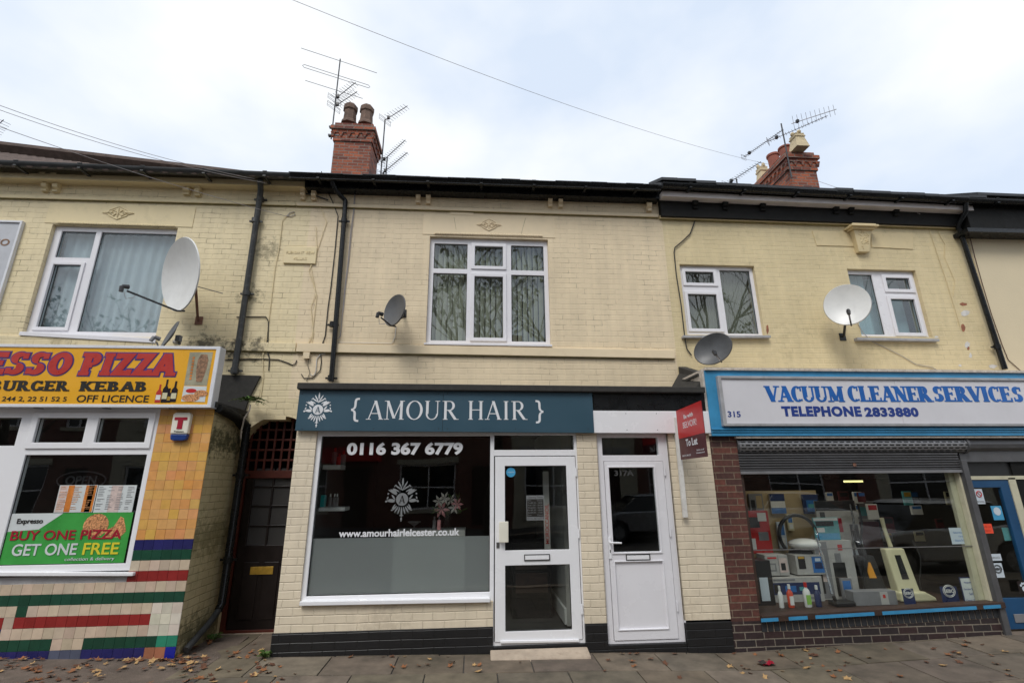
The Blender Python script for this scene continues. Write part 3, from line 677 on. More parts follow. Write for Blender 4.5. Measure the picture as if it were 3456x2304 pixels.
b = B(); bar(b, (-150, 578, 594, 1028, 612, 630), 6.60, .16); b.build('fascia_board', 'paintA', HA)
def gutter(par, xl, yl, xr, yr, r, mt, Y=6.46, hang=.9, n=None):
    a, c = A(xl, yl, Y), A(xr, yr, Y); b = B(); a.y = c.y = Y
    m = int(max(2, (c.x-a.x)/.5)); prev = None
    for k in range(2):
        pass
    rings = []
    for i in range(m+1):
        p = a.lerp(c, i/m); rg = []
        for t in range(0, 13):
            an = PI+PI*t/12; rg.append(b.bm.verts.new((p.x, p.y+r*math.cos(an), p.z+r*math.sin(an))))
        for t in range(12, -1, -1):
            an = PI+PI*t/12; rg.append(b.bm.verts.new((p.x, p.y+(r-.006)*math.cos(an), p.z+(r-.006)*math.sin(an)+.002)))
        rings.append(rg)
    for A_, B_ in zip(rings, rings[1:]):
        for k in range(len(A_)): b.face([A_[k], A_[(k+1) % len(A_)], B_[(k+1) % len(A_)], B_[k]])
    b.face(rings[0]); b.face(rings[-1][::-1])
    b.box(a.x, a.x+.001, a.y, a.y+.001, a.z, a.z+.001)
    nb = int((c.x-a.x)/hang)
    for i in range(nb+1):
        p = a.lerp(c, (i+.5)/(nb+1)); b.box(p.x-.02, p.x+.02, p.y-r-.004, p.y+r+.1, p.z-r-.012, p.z-r+.006)
        b.tube([(p.x-.03+0, p.y-r*1.02, p.z+.004), (p.x+.03, p.y-r*1.02, p.z+.004)], .008, 6)
    return b.build('gutter', mt, par, smooth=True)
gutter(HA, -260, 538, 1000, 592, .068, 'gutter_grey')
# pantiled roof: the ridge climbs towards the left
b = B(); yR = 10.7; x0r, x1r = -13.0, -2.62; nx = int((x1r-x0r)/.022)
ea, eb = A(0, 553, 6.42), A(1000, 594, 6.42)
def ez(x): return ea.z+(eb.z-ea.z)*(x-ea.x)/(eb.x-ea.x)
r0, r1 = A(0, 517, yR), A(394, 566, yR)
def rz(x):
    if x > r1.x:
        t = min(1, (x-r1.x)/.5); return (r0.z+(r1.z-r0.z)*(x-r0.x)/(r1.x-r0.x))*(1-t)+(8.35)*t
    return r0.z+(r1.z-r0.z)*(x-r0.x)/(r1.x-r0.x)
tl = [0, .002, .08, .083, .16, .163, .24, .243, .4, .403, .6, .603, .8, .803, 1]
rows = []
for ti, t in enumerate(tl):
    row = []
    for i in range(nx+1):
        x = x0r+(x1r-x0r)*i/nx; y = 6.42+(yR-6.42)*t; wv = math.sin((x*2*PI)/.205); wv = .042*wv if wv > 0 else .014*wv
        z = ez(x)*(1-t)+rz(x)*t + wv+(.012 if ti % 2 else 0)
        if t == 0: z = ez(x)+wv
        row.append(b.bm.verts.new((x, y, z)))
    rows.append(row)
low = [b.bm.verts.new((v.co.x, v.co.y+.01, v.co.z-.022)) for v in rows[0]]
for i in range(nx): b.face([low[i], low[i+1], rows[0][i+1], rows[0][i]])
for a_, c_ in zip(rows, rows[1:]):
    for i in range(nx): b.face([a_[i], a_[i+1], c_[i+1], c_[i]])
back = [b.bm.verts.new((v.co.x, 14.8, 6.3)) for v in rows[-1][::40]]
b.build('roof', 'pantile', HA, smooth=True)
b = B(); b.prism([(-13, yR, 9.9), (-2.62, yR, 8.9), (-2.62, 15, 6.3), (-13, 15, 6.3)], (0, 0, -.08)); b.build('rear_roof', 'pantile', HA)
b = B(); b.box(-13, XAB, 14.6, 14.85, 0, 6.4); b.build('rear_wall', 'brickA', HA)

# old iron downpipe A
def pipe(par, pts, r, mt, name='downpipe', collars=()):
    b = B(); b.tube(pts, r, 12)
    for c in collars: b.tube([Vector(c)+Vector((0, 0, -.035)), Vector(c)+Vector((0, 0, .035))], r*1.25, 12); b.box(c[0]-r*2.2, c[0]+r*2.2, c[1]+r*.2, c[1]+r*.9, c[2]-.012, c[2]+.012)
    return b.build(name, mt, par, smooth=True)
q = [A(880, 610, 6.5), A(880, 640, 6.6), A(872, 700, 6.68), A(801, 1190, 6.68), A(790, 1262, 6.68)]
q[0].y = 6.48
pipe(HA, q, .042, 'pipe_old', collars=[A(878, 672, 6.68), A(862, 745, 6.68), A(832, 990, 6.68), A(792, 1250, 6.68)])
# plaque lettering
PL = thing('name_plaque', 'cream painted stone tablet carved PLEASANT VIEW VILLAS between the downpipes', 'plaque', A(1015, 895, YW))
pb = quadrect(YW, (965, 832), (1070, 838), (1068, 893), (957, 890))
b = B(); b.slab(pb[0], pb[1], pb[2], pb[3], [], YW-.028, YW+.01); b.build('tablet', 'paintA', PL, bevel=.008)
h = pb[3]-pb[2]
text('PLEASANT VIEW', (pb[0]+.03, pb[1]-.03, pb[2]+h*.55, pb[2]+h*.72), YW-.028, 'paintA', PL, 'carved_lettering', depth=.006)
text('VILLAS', (pb[0]+.13, pb[1]-.13, pb[2]+h*.20, pb[2]+h*.37), YW-.028, 'paintA', PL, 'carved_lettering', depth=.006)

# ============================================================ HOUSE B (salon)
HB = thing('terraced_house', 'cream painted brick house over the navy hair salon sign with black gutter', 'house', (0, 6.75, 0))
wB = quadrect(YW, (1452, 797), (1848, 808), (1861, 1163), (1435, 1158))
b = B(); b.slab(XAB, XBC, 2.9, 6.42, [wB], YW, YW+.25); b.build('wall', 'brickB', HB)
g = lambda *a: gl_(YW, *a)
c0, c1, c2, c3, c4, c5 = g((1463, 815), (1577, 817), (1571, 1148), (1447, 1145)), 0, 0, 0, 0, 0
XL0, XL1 = A(1459, 980, YW).x, A(1575, 980, YW).x
XM0, XM1 = A(1600, 980, YW).x, A(1699, 980, YW).x
XR0, XR1 = A(1727, 980, YW).x, A(1840, 980, YW).x
zt0, zt1 = A(1650, 900, YW).z, A(1650, 822, YW).z
zb0, zb1 = A(1650, 1147, YW).z, A(1650, 922, YW).z
gB = [(XL0, XL1, zt0-.02, zt1+.01), (XM0, XM1, zt0+.03, zt1-.02), (XR0, XR1, zt0-.02, zt1+.01), (XL0, XL1, zb0, zb1+.01), (XM0, XM1, zb0+.045, zb1-.03), (XR0, XR1, zb0, zb1+.01)]
window(HB, YW+.06, wB, gB, openers=[(1, .05), (4, .05)])
blinds(HB, wB[0]+.04, wB[1]-.04, wB[2]+.03, wB[3]-.04, YW+.19)
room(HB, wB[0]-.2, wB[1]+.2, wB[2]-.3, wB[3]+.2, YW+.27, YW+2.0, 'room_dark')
b = B(); bar(b, (1430, 1156, 1162, 1864, 1162, 1169), YW-.04, .12); b.build('window_sill', 'upvc', HB, bevel=.004)
b = B(); bar(b, (1428, 722, 790, 1872, 734, 803), YW-.008, .02); b.build('lintel', 'paintB', HB, bevel=.002)
for q in ((1532, 735, 1539, 776), (1773, 737, 1758, 792)):
    b = B(); a_, c_ = A(q[0], q[1], YW), A(q[2], q[3], YW); b.prism([(a_.x, YW-.0088, a_.z), (a_.x+.005, YW-.0088, a_.z), (c_.x+.004, YW-.0088, c_.z), (c_.x, YW-.0088, c_.z)], (0, .002, 0)); b.build('joint_line', 'moss_edge', HB)
b = B(); p0, p1 = A(1467, 788, YW), A(1831, 797, YW); n = 44
for i in range(n): b.ball((p0.x+(p1.x-p0.x)*(i+.5)/n, YW-.012, p0.z+(p1.z-p0.z)*(i+.5)/n), (p1.x-p0.x)/n*.62, .016, .020, n=6)
b.build('rope_moulding', 'paintB', HB, smooth=True)
floral(1650, 759, 'paintB', HB, .38, .2)
b = B(); bar(b, (1520, 712, 724, 1598, 714, 727), YW-.012, .02); b.build('raised_bricks', 'paintB', HB)
for q in ((1053, 1068, 640, 680), (1404, 1419, 638, 690), (1438, 1453, 638, 692), (1849, 1863, 652, 702), (1884, 1898, 653, 704), (2182, 2197, 665, 717)):
    b = B(); corbel(b, *q); b.build('bracket', 'paintB', HB)
dentils((1072, 636, 648, 2180, 667, 679), HB, 'paintB')
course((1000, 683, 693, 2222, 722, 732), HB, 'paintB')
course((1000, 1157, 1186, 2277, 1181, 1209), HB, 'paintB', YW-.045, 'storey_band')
b = B(); bar(b, (1030, 606, 632, 2226, 648, 670), 6.58, .17); b.build('fascia_board', 'black_gloss', HB)
gutter(HB, 985, 591, 2228, 633, .072, 'black_gloss')
b = B(); random.seed(11); x = A(978, 586, 6.42).x; xe = A(2228, 628, 6.42).x; za, ze_ = A(978, 587, 6.4).z, A(2228, 629, 6.4).z; xs0 = x
b.prism([(xs0, 6.42, za), (xe, 6.42, ze_), (xe, 10.7, ze_+2.55), (xs0, 10.7, za+2.55)], (0, 0, -.05))
b.prism([(xs0, 10.7, za+2.5), (xe, 10.7, ze_+2.5), (xe, 14.9, ze_-.1), (xs0, 14.9, za-.1)], (0, 0, -.05))
while x < xe-.05:
    wd = random.uniform(.24, .30); t = (x-xs0)/(xe-xs0); z = za+(ze_-za)*t+random.uniform(.002, .016)
    b.hexa([(x, 6.37, z), (x+wd-.006, 6.37, z+random.uniform(-.004, .004)), (x+wd-.006, 6.37, z+.012), (x, 6.37, z+.012)], [(x, 6.9, z+.28), (x+wd-.006, 6.9, z+.28), (x+wd-.006, 6.9, z+.292), (x, 6.9, z+.292)]); x += wd
RB = b.build('roof', 'slate', HB)
b = B(); b.box(XAB, XBC, 14.6, 14.85, 0, 6.4); b.build('rear_wall', 'brickB', HB)
# black downpipe B with its swan neck
q = [A(1122, 600, 6.48), A(1124, 622, 6.5), A(1135, 645, 6.58), A(1166, 678, 6.68), A(1163, 720, 6.68), A(1118, 1287, 6.68)]
q2 = [q[0], q[1], q[2], q[3]*.85+q[2]*.15, q[3], q[4], q[5]]
pipe(HB, q2, .036, 'black_gloss', collars=[A(1161, 745, 6.68), A(1123, 1095, 6.68), A(1117, 1275, 6.68)])

# chimney of house B
def chimney(par, x0, x1, y0, y1, zb, zt, pots, mt='brick_chimney', name='chimney'):
    b = B(); b.box(x0, x1, y0, y1, zb, zt-.52); o = .03
    b.box(x0-o, x1+o, y0-o, y1+o, zt-.52, zt-.44)
    b.box(x0-o-.02, x1+o+.02, y0-o-.02, y1+o+.02, zt-.30, zt-.22)
    b.box(x0-.03, x1+.03, y0-.03, y1+.03, zt-.44, zt-.30)
    b.box(x0-.09, x1+.09, y0-.09, y1+.09, zt-.22, zt-.12)
    b.box(x0-.02, x1+.02, y0-.02, y1+.02, zt-.12, zt)
    nn = max(3, int((x1-x0)/.16))
    for i in range(nn+1):
        cx = x0-.03+(x1-x0+.06)*i/nn
        b.prism([(cx-.06, y0-.07, zt-.30), (cx+.06, y0-.07, zt-.30), (cx, y0-.05, zt-.43)], (0, .06, 0))
    nn = max(3, int((y1-y0)/.16))
    for i in range(nn+1):
        cy = y0-.03+(y1-y0+.06)*i/nn
        for xx, dd in ((x0-.07, .06), (x1+.07, -.06)): b.prism([(xx, cy-.06, zt-.30), (xx, cy+.06, zt-.30), (xx, cy, zt-.43)], (dd, 0, 0))
    ch = b.build(name, mt, par, bevel=.006)
    return ch
def pot(par, c, r, h, mt, kind='oct'):
    b = B(); s = r/.13
    if kind == 'oct':
        b.lathe(c, [(.165*s, 0), (.155*s, h*.10), (.13*s, h*.18), (.115*s, h*.66), (.14*s, h*.70), (.14*s, h*.88), (.10*s, h), (.075*s, h), (.07*s, h*.7)], 8)
    elif kind == 'round': b.lathe(c, [(.105*s, 0), (.12*s, h*.88), (.14*s, h*.9), (.14*s, h), (.11*s, h), (.1*s, h*.6)], 20)
    else:
        b.lathe((0, 0, 0), [(.20*s, 0), (.135*s, h*.62), (.16*s, h*.64), (.16*s, h*.70), (.135*s, h*.74), (.145*s, h*.84), (.12*s, h*.85), (.09*s, h*.85), (.08*s, h*.6)], 4)
        bmesh.ops.rotate(b.bm, verts=b.bm.verts, cent=(0, 0, 0), matrix=Matrix.Rotation(rad(45), 3, 'Z')); bmesh.ops.translate(b.bm, verts=b.bm.verts, vec=Vector(c))
        for a in (0, 90, 180, 270):
            dx, dy = .085*s*math.cos(rad(a)), .085*s*math.sin(rad(a)); b.lathe(Vector(c)+Vector((dx, dy, h*.84)), [(.035*s, 0), (.045*s, h*.08), (.03*s, h*.16)], 8)
    return b.build('chimney_pot', mt, par, smooth=(kind == 'round'), bevel=.006)
cx0, cx1 = A(1123, 520, 10).x, A(1250, 520, 10).x; ct = A(1150, 414, 9.98).z
CH = chimney(RB, cx0, cx1, 10.0, 10.75, 7.5, ct, 2)
pot(CH, A(1178, 424, 10.25)*1+Vector((0, 0, 0)), .165, A(1178, 356, 10.25).z-A(1178, 424, 10.25).z, 'pot_brown')
pot(CH, A(1234, 428, 10.25), .165, A(1234, 361, 10.25).z-A(1234, 428, 10.25).z, 'pot_brown')

# ============================================================ HOUSE C (vacuum cleaner shop)
HC = thing('terraced_house', 'yellowish painted brick house over the vacuum cleaner shop with deep black cornice', 'house', (5.5, 6.75, 0))
w1 = quadrect(YW, (2296, 895), (2547, 893), (2579, 1130), (2317, 1131)); w2 = quadrect(YW, (2862, 907), (3090, 912), (3147, 1138), (2905, 1134))
b = B(); b.slab(XBC, XCD, 2.7, 6.42, [w1, w2], YW, YW+.25); b.build('wall', 'brickC', HC)
def gg(*a): return quadrect(YW, *a)
X = lambda px, py: A(px, py, YW).x
Z = lambda px, py: A(px, py, YW).z
m1a, m1b = X(2436, 1000), X(2446, 1000)
gl1 = [gg((2320, 911), (2408, 912), (2412, 952), (2324, 951)), gg((2330, 987), (2416, 988), (2432, 1106), (2343, 1105)), (m1b+.005, w1[1]-.055, w1[2]+.045, w1[3]-.06)]
gl1[0] = (w1[0]+.10, m1a-.055, Z(2365, 951), Z(2365, 912)); gl1[1] = (w1[0]+.10, m1a-.055, Z(2380, 1106), Z(2370, 988))
window(HC, YW+.06, w1, gl1, openers=[(0, .048), (1, .048)])
curtain(HC, w1[0]+.03, w1[1]-.03, w1[2]+.03, w1[3]-.03, YW+.2, 'curtain_grey', .012, .05)
room(HC, w1[0]-.2, w1[1]+.2, w1[2]-.2, w1[3]+.2, YW+.27, YW+2, 'room_dark')
b = B(); bar(b, (2306, 1131, 1139, 2602, 1131, 1139), YW-.07, .16); b.build('window_sill', 'sign_trim', HC, bevel=.003)
m2a, m2b = X(2975, 1020), X(3003, 1020)
gl2 = [(w2[0]+.05, m2a-.005, w2[2]+.05, w2[3]-.07), (m2b+.07, w2[1]-.095, Z(3035, 972), Z(3030, 933)), (m2b+.07, w2[1]-.095, Z(3070, 1120), Z(3060, 1005))]
window(HC, YW+.06, w2, gl2, openers=[(1, .055), (2, .055)])
curtain(HC, gl2[0][0], gl2[0][0]+.36, w2[2]+.03, w2[3]-.03, YW+.2, 'curtain_blue', .02, .14)
curtain(HC, gl2[0][0]+.38, w2[1]-.05, w2[2]+.03, w2[3]-.03, YW+.32, 'curtain_blue', .012, .3)
room(HC, w2[0]-.2, w2[1]+.2, w2[2]-.2, w2[3]+.2, YW+.4, YW+2, 'room_grey')
b = B(); bar(b, (2894, 1138, 1147, 3171, 1143, 1151), YW-.07, .16); b.build('window_sill', 'sign_trim', HC, bevel=.003)
# keystone and lintel panels
b = B(); a_ = [A(2740, 780, YW), A(2890, 787, YW), A(2897, 833, YW), A(2755, 829, YW)]; b.prism([(p.x, YW-.012, p.z) for p in a_], (0, .02, 0))
a_ = [A(2938, 787, YW), A(3081, 787, YW), A(3080, 842, YW), A(2940, 835, YW)]; b.prism([(p.x, YW-.012, p.z) for p in a_], (0, .02, 0)); b.build('lintel', 'paintC', HC, bevel=.004)
b = B(); a_ = [A(2880, 776, YW-.1), A(2939, 776, YW-.1), A(2940, 846, YW-.1), A(2904, 846, YW-.1)]
b.hexa([(a_[3].x, YW-.07, a_[3].z), (a_[2].x, YW-.07, a_[2].z), (a_[1].x, YW-.11, a_[1].z), (a_[0].x, YW-.11, a_[0].z)], [(p.x, YW, p.z) for p in (a_[3], a_[2], a_[1], a_[0])])
kt = A(2910, 776, YW-.1).z; kx0, kx1 = A(2872, 768, YW-.12).x, A(2950, 768, YW-.12).x
b.box(kx0+.01, kx1-.01, YW-.15, YW, kt, kt+.03); b.box(kx0-.03, kx1+.03, YW-.19, YW, kt+.03, kt+.06); b.box(kx0, kx1, YW-.17, YW, kt+.06, kt+.085)
random.seed(9)
for i in range(40):
    t = random.random(); zz = kt-.02-t*.30; hw = .10-.04*t; xx = (kx0+kx1)/2+.01+random.uniform(-hw, hw)*.9
    b.ball((xx, YW-.108+.03*t, zz), .012, .010, .012, n=6)
b.build('keystone', 'paintC', HC, bevel=.003)
course((2227, 726, 736, 3262, 762, 772), HC, 'paintC', YW-.05)
b = B(); bar(b, (2228, 640, 728, 3262, 690, 764), 6.66, .12); b.build('cornice', 'black_matt', HC)
for i, px in enumerate((2330, 2430, 2555, 2800, 2850, 3000)):
    b = B(); corbel(b, px, px+16, 672+(px-2330)*.040, 716+(px-2330)*.036)
    for v in b.bm.verts: v.co.y -= .07
    b.build('bracket', 'black_matt', HC)
b = B(); bar(b, (2236, 644, 661, 3285, 695, 710), 6.53, .14); b.build('fascia_board', 'white_board', HC)
gutter(HC, 2232, 622, 3285, 675, .070, 'black_gloss', Y=6.45)
gutter(HC, 3285, 675, 3262+420, 690, .070, 'black_gloss', Y=6.452)
b = B(); random.seed(21); p0, p1 = A(2232, 612, 6.4), A(3300, 668, 6.4); x = p0.x
b.prism([(p0.x, 6.42, p0.z), (p1.x, 6.42, p1.z), (p1.x, 10.7, p1.z+2.5), (p0.x, 10.7, p0.z+2.5)], (0, 0, -.05))
b.prism([(p0.x, 10.7, p0.z+2.45), (p1.x, 10.7, p1.z+2.45), (p1.x, 14.9, p1.z-.1), (p0.x, 14.9, p0.z-.1)], (0, 0, -.05))
while x < p1.x-.05:
    wd = random.uniform(.24, .34); t = (x-p0.x)/(p1.x-p0.x); z = p0.z+(p1.z-p0.z)*t+random.choice((.002, .006, .010, .024, .004)); z += .022 if t < .09 else 0
    b.hexa([(x, 6.37, z-.035), (x+wd-.002, 6.37, z-.035), (x+wd-.002, 6.37, z+.012), (x, 6.37, z+.012)], [(x, 6.9, z+.2), (x+wd-.002, 6.9, z+.2), (x+wd-.006, 6.9, z+.272), (x, 6.9, z+.272)]); x += wd
RC = b.build('roof', 'slate', HC)
b = B(); b.box(XBC, XCD, 14.6, 14.85, 0, 6.4); b.build('rear_wall', 'brickC', HC)
x0, x1 = A(2667, 600, 9.5).x, A(2760, 600, 9.5).x; ct = A(2700, 512, 9.47).z
CH = chimney(RC, x0, x1, 9.5, 12.0, 7.3, ct, 4)
def potpx(px, yt, xp, r, mt, kind):
    r_ = ray(px, yt); Y = xp*r_.y/r_.x; p = Vector((xp, Y, ct-.01)); pot(CH, p, r, A(px, yt, Y).z-p.z, mt, kind)
xc = (x0+x1)/2
potpx(2686, 450, xc-.06, .15, 'pot_cream', 'sq')
potpx(2648, 499, xc-.03, .15, 'pot_red', 'round')
potpx(2608, 524, xc-.03, .15, 'pot_red', 'round')
potpx(2568, 558, xc-.05, .14, 'pot_cream', 'sq')
# downpipe C
q = [A(3259, 685, 6.46), A(3259, 715, 6.5), A(3232, 762, 6.66), A(3244, 790, 6.68), A(3392, 1246, 6.68)]
pipe(HC, q, .036, 'black_gloss', collars=[A(3245, 795, 6.68), A(3366, 1170, 6.68)])
# flaked paint showing brick and plaster
random.seed(13)
for (px, py, sx, sy, mt) in ((3250, 1026, 17, 6, 'bare_brick'), (3256, 1057, 20, 10, 'bare_plaster'), (3250, 1105, 8, 14, 'bare_brick'), (3265, 1163, 9, 12, 'bare_plaster'), (3268, 1175, 5, 8, 'bare_brick'), (3276, 1200, 6, 10, 'bare_plaster'), (3240, 1233, 5, 5, 'bare_plaster'), (3350, 1236, 16, 7, 'bare_plaster'), (2590, 1112, 6, 18, 'bare_brick'), (3160, 1137, 8, 5, 'bare_plaster')):
    b = B(); pts = []
    for k in range(11):
        a_ = 2*PI*k/11; rr = random.uniform(.6, 1.1); p = A(px+math.cos(a_)*sx*rr, py+math.sin(a_)*sy*rr, YW); pts.append((p.x, YW-.003, p.z))
    b.prism(pts, (0, .006, 0)); b.build('flaked_paint', mt, HC)

# ============================================================ HOUSE D
HD = thing('terraced_house', 'smooth beige rendered house at the right edge beyond the black downpipe', 'house', (12, 6.75, 0))
b = B(); b.box(XCD, 20, YW-.01, YW+.25, 0, 6.42); b.build('wall', 'render_beige', HD)
b = B(); bar(b, (3264, 676, 776, 3800, 690, 790), 6.55, .3); b.build('cornice', 'black_matt', HD)
b = B(); bar(b, (3266, 768, 781, 3800, 782, 793), 6.50, .3); b.build('string_course', 'black_gloss', HD)
b = B(); b.prism([(XCD+.02, 6.4, 6.35), (20, 6.4, 6.35), (20, 10.7, 8.8), (XCD+.02, 10.7, 8.8)], (0, 0, -.05)); b.prism([(XCD+.02, 10.7, 8.8), (20, 10.7, 8.8), (20, 14.9, 6.3), (XCD+.02, 14.9, 6.3)], (0, 0, -.05)); b.build('roof', 'slate', HD)
b = B(); b.box(XCD, 20, 14.6, 14.85, 0, 6.4); b.build('rear_wall', 'brickC', HD)
#@@PART2
# ============================================================ TAKEAWAY SHOPFRONT
TS = thing('takeaway_shopfront', 'takeaway shopfront clad in yellow, red, green and blue square tiles', 'shopfront', (-5, 6, .1))
XT = -3.097; TW, TH = .1035, .1050
zY = A(652, 1817.5, YS).z               # underside of the yellow tiles at the right edge
wx1 = (A(540, 1387, YS).x+A(441, 1931, YS).x)/2; wz0, wz1 = A(220, 1943, YS).z, 2.66
COL = {'y': (.68, .365, .12), 'b': (.022, .022, .115), 'g': (.012, .062, .036), 'c': (.56, .45, .34), 'r': (.27, .024, .022), 'w': (.66, .60, .50), 't': (.03, .25, .15), 's': (.10, .11, .16), 'u': (.012, .018, .26), 'k': (.36, .14, .08)}
def tilekind(row, col):
    if row < 0: return 'y'
    return [lambda c: 'b', lambda c: 'g', lambda c: 'c', lambda c: 'r', lambda c: 'c', lambda c: 'g',
            lambda c: 'w' if c < 3 else ('g' if c == 15 else 'c'), lambda c: 'w' if c < 3 else ('c' if c == 16 else 'r'),
            lambda c: 'w' if c < 3 else ('b' if c == 17 else 'c'), lambda c: 't' if c < 2 else ('c' if 9 <= c <= 11 else 'g'),
            lambda c: 'u' if c == 0 else ('k' if c in (1, 2) else ('s' if 9 <= c <= 11 else 'b')), lambda c: 'b'][min(row, 11)](col)
b = B().tintlayer(); b2 = B(); random.seed(5)
for col in range(0, 60):
    x1 = XT-col*TW; x0 = x1-TW
    for row in range(-18, 12):
        z1 = zY-row*TH; z0 = z1-TH
        if z1 < zg(x0)-.02 or z0 > 2.66: continue
        if x0 < wx1-.02 and z1 > wz0+.02: continue
        k = tilekind(row, col); c = COL[k]; v = random.uniform(.86, 1.1)
        b.col = tuple(q*v*random.uniform(.97, 1.03) for q in c)
        if k == 'y': b.col = (c[0]*random.uniform(.94, 1.03), c[1]*random.choice((.84, .92, 1, 1, 1.04, 1.08)), c[2]*random.uniform(.7, 1.2))
        g_ = .0011
        jx, jz, jy = random.uniform(-.0007, .0007), random.uniform(-.0009, .0009), random.uniform(-.0012, .0012); b.box(x0+g_+jx, x1-g_+jx, YS-.008+jy, YS+.004, z0+g_+jz, min(z1-g_+jz, 2.66))
b.build('tile_cladding', 'glazed_tile', TS, bevel=.0015)
b = B(); b.slab(-13, XT-.002, -.1, 2.66, [(-13.5, wx1-.01, wz0, 3)], YS, YS+.2); b.build('wall', 'sign_trim', TS)
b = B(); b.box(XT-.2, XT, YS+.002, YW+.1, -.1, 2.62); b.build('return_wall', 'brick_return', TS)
# window with two top lights and a door bay to its left
wx0 = A(72, 1700, YS).x-.05
mul = (A(82, 1460, YS).x+A(15, 1800, YS).x)/2
mul0 = mul-.09
tz0, tz1 = A(300, 1530, YS).z, A(300, 1518, YS).z
fo = (-7.2, wx1, wz0+.045, 2.66)
glz = [(mul+.09, (A(308, 1460, YS).x)-.055, A(300, 1494, YS).z, A(300, 1410, YS).z), (A(308, 1460, YS).x+.065, wx1-.10, A(300, 1494, YS).z, A(300, 1410, YS).z), (mul+.045, wx1-.055, A(300, 1902, YS).z, A(300, 1534, YS).z), (-6.2, mul-.10, A(300, 1494, YS).z-.03, A(300, 1410, YS).z)]
window(TS, YS-.01, fo, glz, openers=[(0, .065), (1, .065)], frame='upvc_clean', gl='glass', fd=.07)
b = B(); bar(b, (-400, 1928, 1944, 448, 1931, 1943), YS-.05, .08); b.build('window_sill', 'upvc_clean', TS, bevel=.006)
room(TS, -7.4, -3.35, .25, 2.7, YS+.2, YS+3.6, 'room_dark')
b = B(); b.box(-5.6, -4.2, YS+1.5, YS+1.9, .2, 1.25); b.build('counter', 'room_grey', TS)
# flat roof and black felt flashing
b = B(); b.box(-13, XT+.04, 5.93, YW, 2.665, 2.73); b.build('flat_roof', 'felt', TS)
fl = [A(690, 1264, YW), A(882, 1269, YW), A(842, 1348, YW), A(825, 1400, YW), A(690, 1400, YW)]
b = B(); b.prism([(p.x, YW-.035, p.z) for p in fl], (0, .04, 0)); b.build('flashing', 'felt', TS)
cg = [(XT+.05, 5.98, 2.66), (XT+.05, 6.2, 2.64), (XT+.06, 6.45, 2.60), (XT+.06, 6.68, 2.52)]
b = B(); b.tube(cg, [.05, .06, .06, .07], 10); b.build('eaves_gutter', 'black_matt', TS, smooth=True)
pipe(TS, [(XT+.10, 6.66, 2.55), (XT+.10, 6.66, .42), (XT+.10, 6.60, .36)], .045, 'black_gloss', collars=[(XT+.10, 6.66, 1.9), (XT+.10, 6.66, .9)])
e0, e1 = A(732, 2080, 6.55), A(612, 2212, 6.02)
pipe(TS, [(XT+.10, 6.60, .36), (XT+.085, 6.45, .26), (XT+.06, 6.08, .10)], .036, 'gutter_grey', 'drain_shoe')
# --- big yellow sign box
SG = thing('shop_sign', 'yellow lightbox sign with red slab lettering reading ESSO PIZZA, burger kebab and off licence', 'sign', A(350, 1375, 5.86))
YF = 5.86
sx1 = -3.072; sz0, sz1 = A(350, 1374, YF).z, A(350, 1166, YF).z
sz1 = (A(0, 1163, YF).z+A(750, 1168, YF).z)/2; sz0 = (A(0, 1371, YF).z+A(710, 1377, YF).z)/2
b = B(); b.box(-7.4, sx1, YF+.006, YS-.012, sz0, sz1); b.build('box', 'box_side', SG, bevel=.004)
b = B(); b.slab(-7.4, sx1, sz0, sz1, [(-7.36, sx1-.045, sz0+.035, sz1-.035)], YF-.012, YF+.006); b.build('frame', 'alu', SG, bevel=.003)
b = B(); b.box(-7.36, sx1-.045, YF-.002, YF+.004, sz0+.035, sz1-.035); b.build('face_panel', 'sign_yellow', SG)
tb = tbox(YF, 272, 600, 1192, 1268); kw = dict(tv=.30, th=.23, sw=.20, st=.16, gap=.02, shear=.10)
def dbl(s, bx, **k):
    e = .013
    slabtext(s, (bx[0]-e, bx[1]+e, bx[2]-e, bx[3]+e), YF-.002, 'letter_blue', SG, 'lettering_outline', depth=.003, grow=.055, **k)
    slabtext(s, bx, YF-.006, 'letter_red', SG, depth=.003, **k)
dbl('PIZZA', tb, **kw)
dbl('ESSO', tbox(YF, -55, 245, 1188, 1265), **kw)
kb = dict(tv=.27, th=.18, sw=.19, st=.13, gap=.04)
slabtext('KEBAB', tbox(YF, 270, 495, 1287, 1320), YF-.003, 'letter_black', SG, **kb)
slabtext('BURGER', tbox(YF, -32, 238, 1284, 1319), YF-.003, 'letter_black', SG, **kb)
text('OFF LICENCE', tbox(YF, 260, 503, 1333, 1357), YF-.003, 'letter_black', SG, bold=.01)
text('244 2, 22 51 52 5', tbox(YF, 8, 226, 1338, 1356), YF-.003, 'letter_black', SG, bold=.006)
def panelpx(par, Y, tl, tr, br, bl, mt, name='picture_panel', t=.003):
    b = B(); b.prism([(p.x, Y, p.z) for p in (A(*bl, Y), A(*br, Y), A(*tr, Y), A(*tl, Y))], (0, t, 0)); return b.build(name, mt, par)
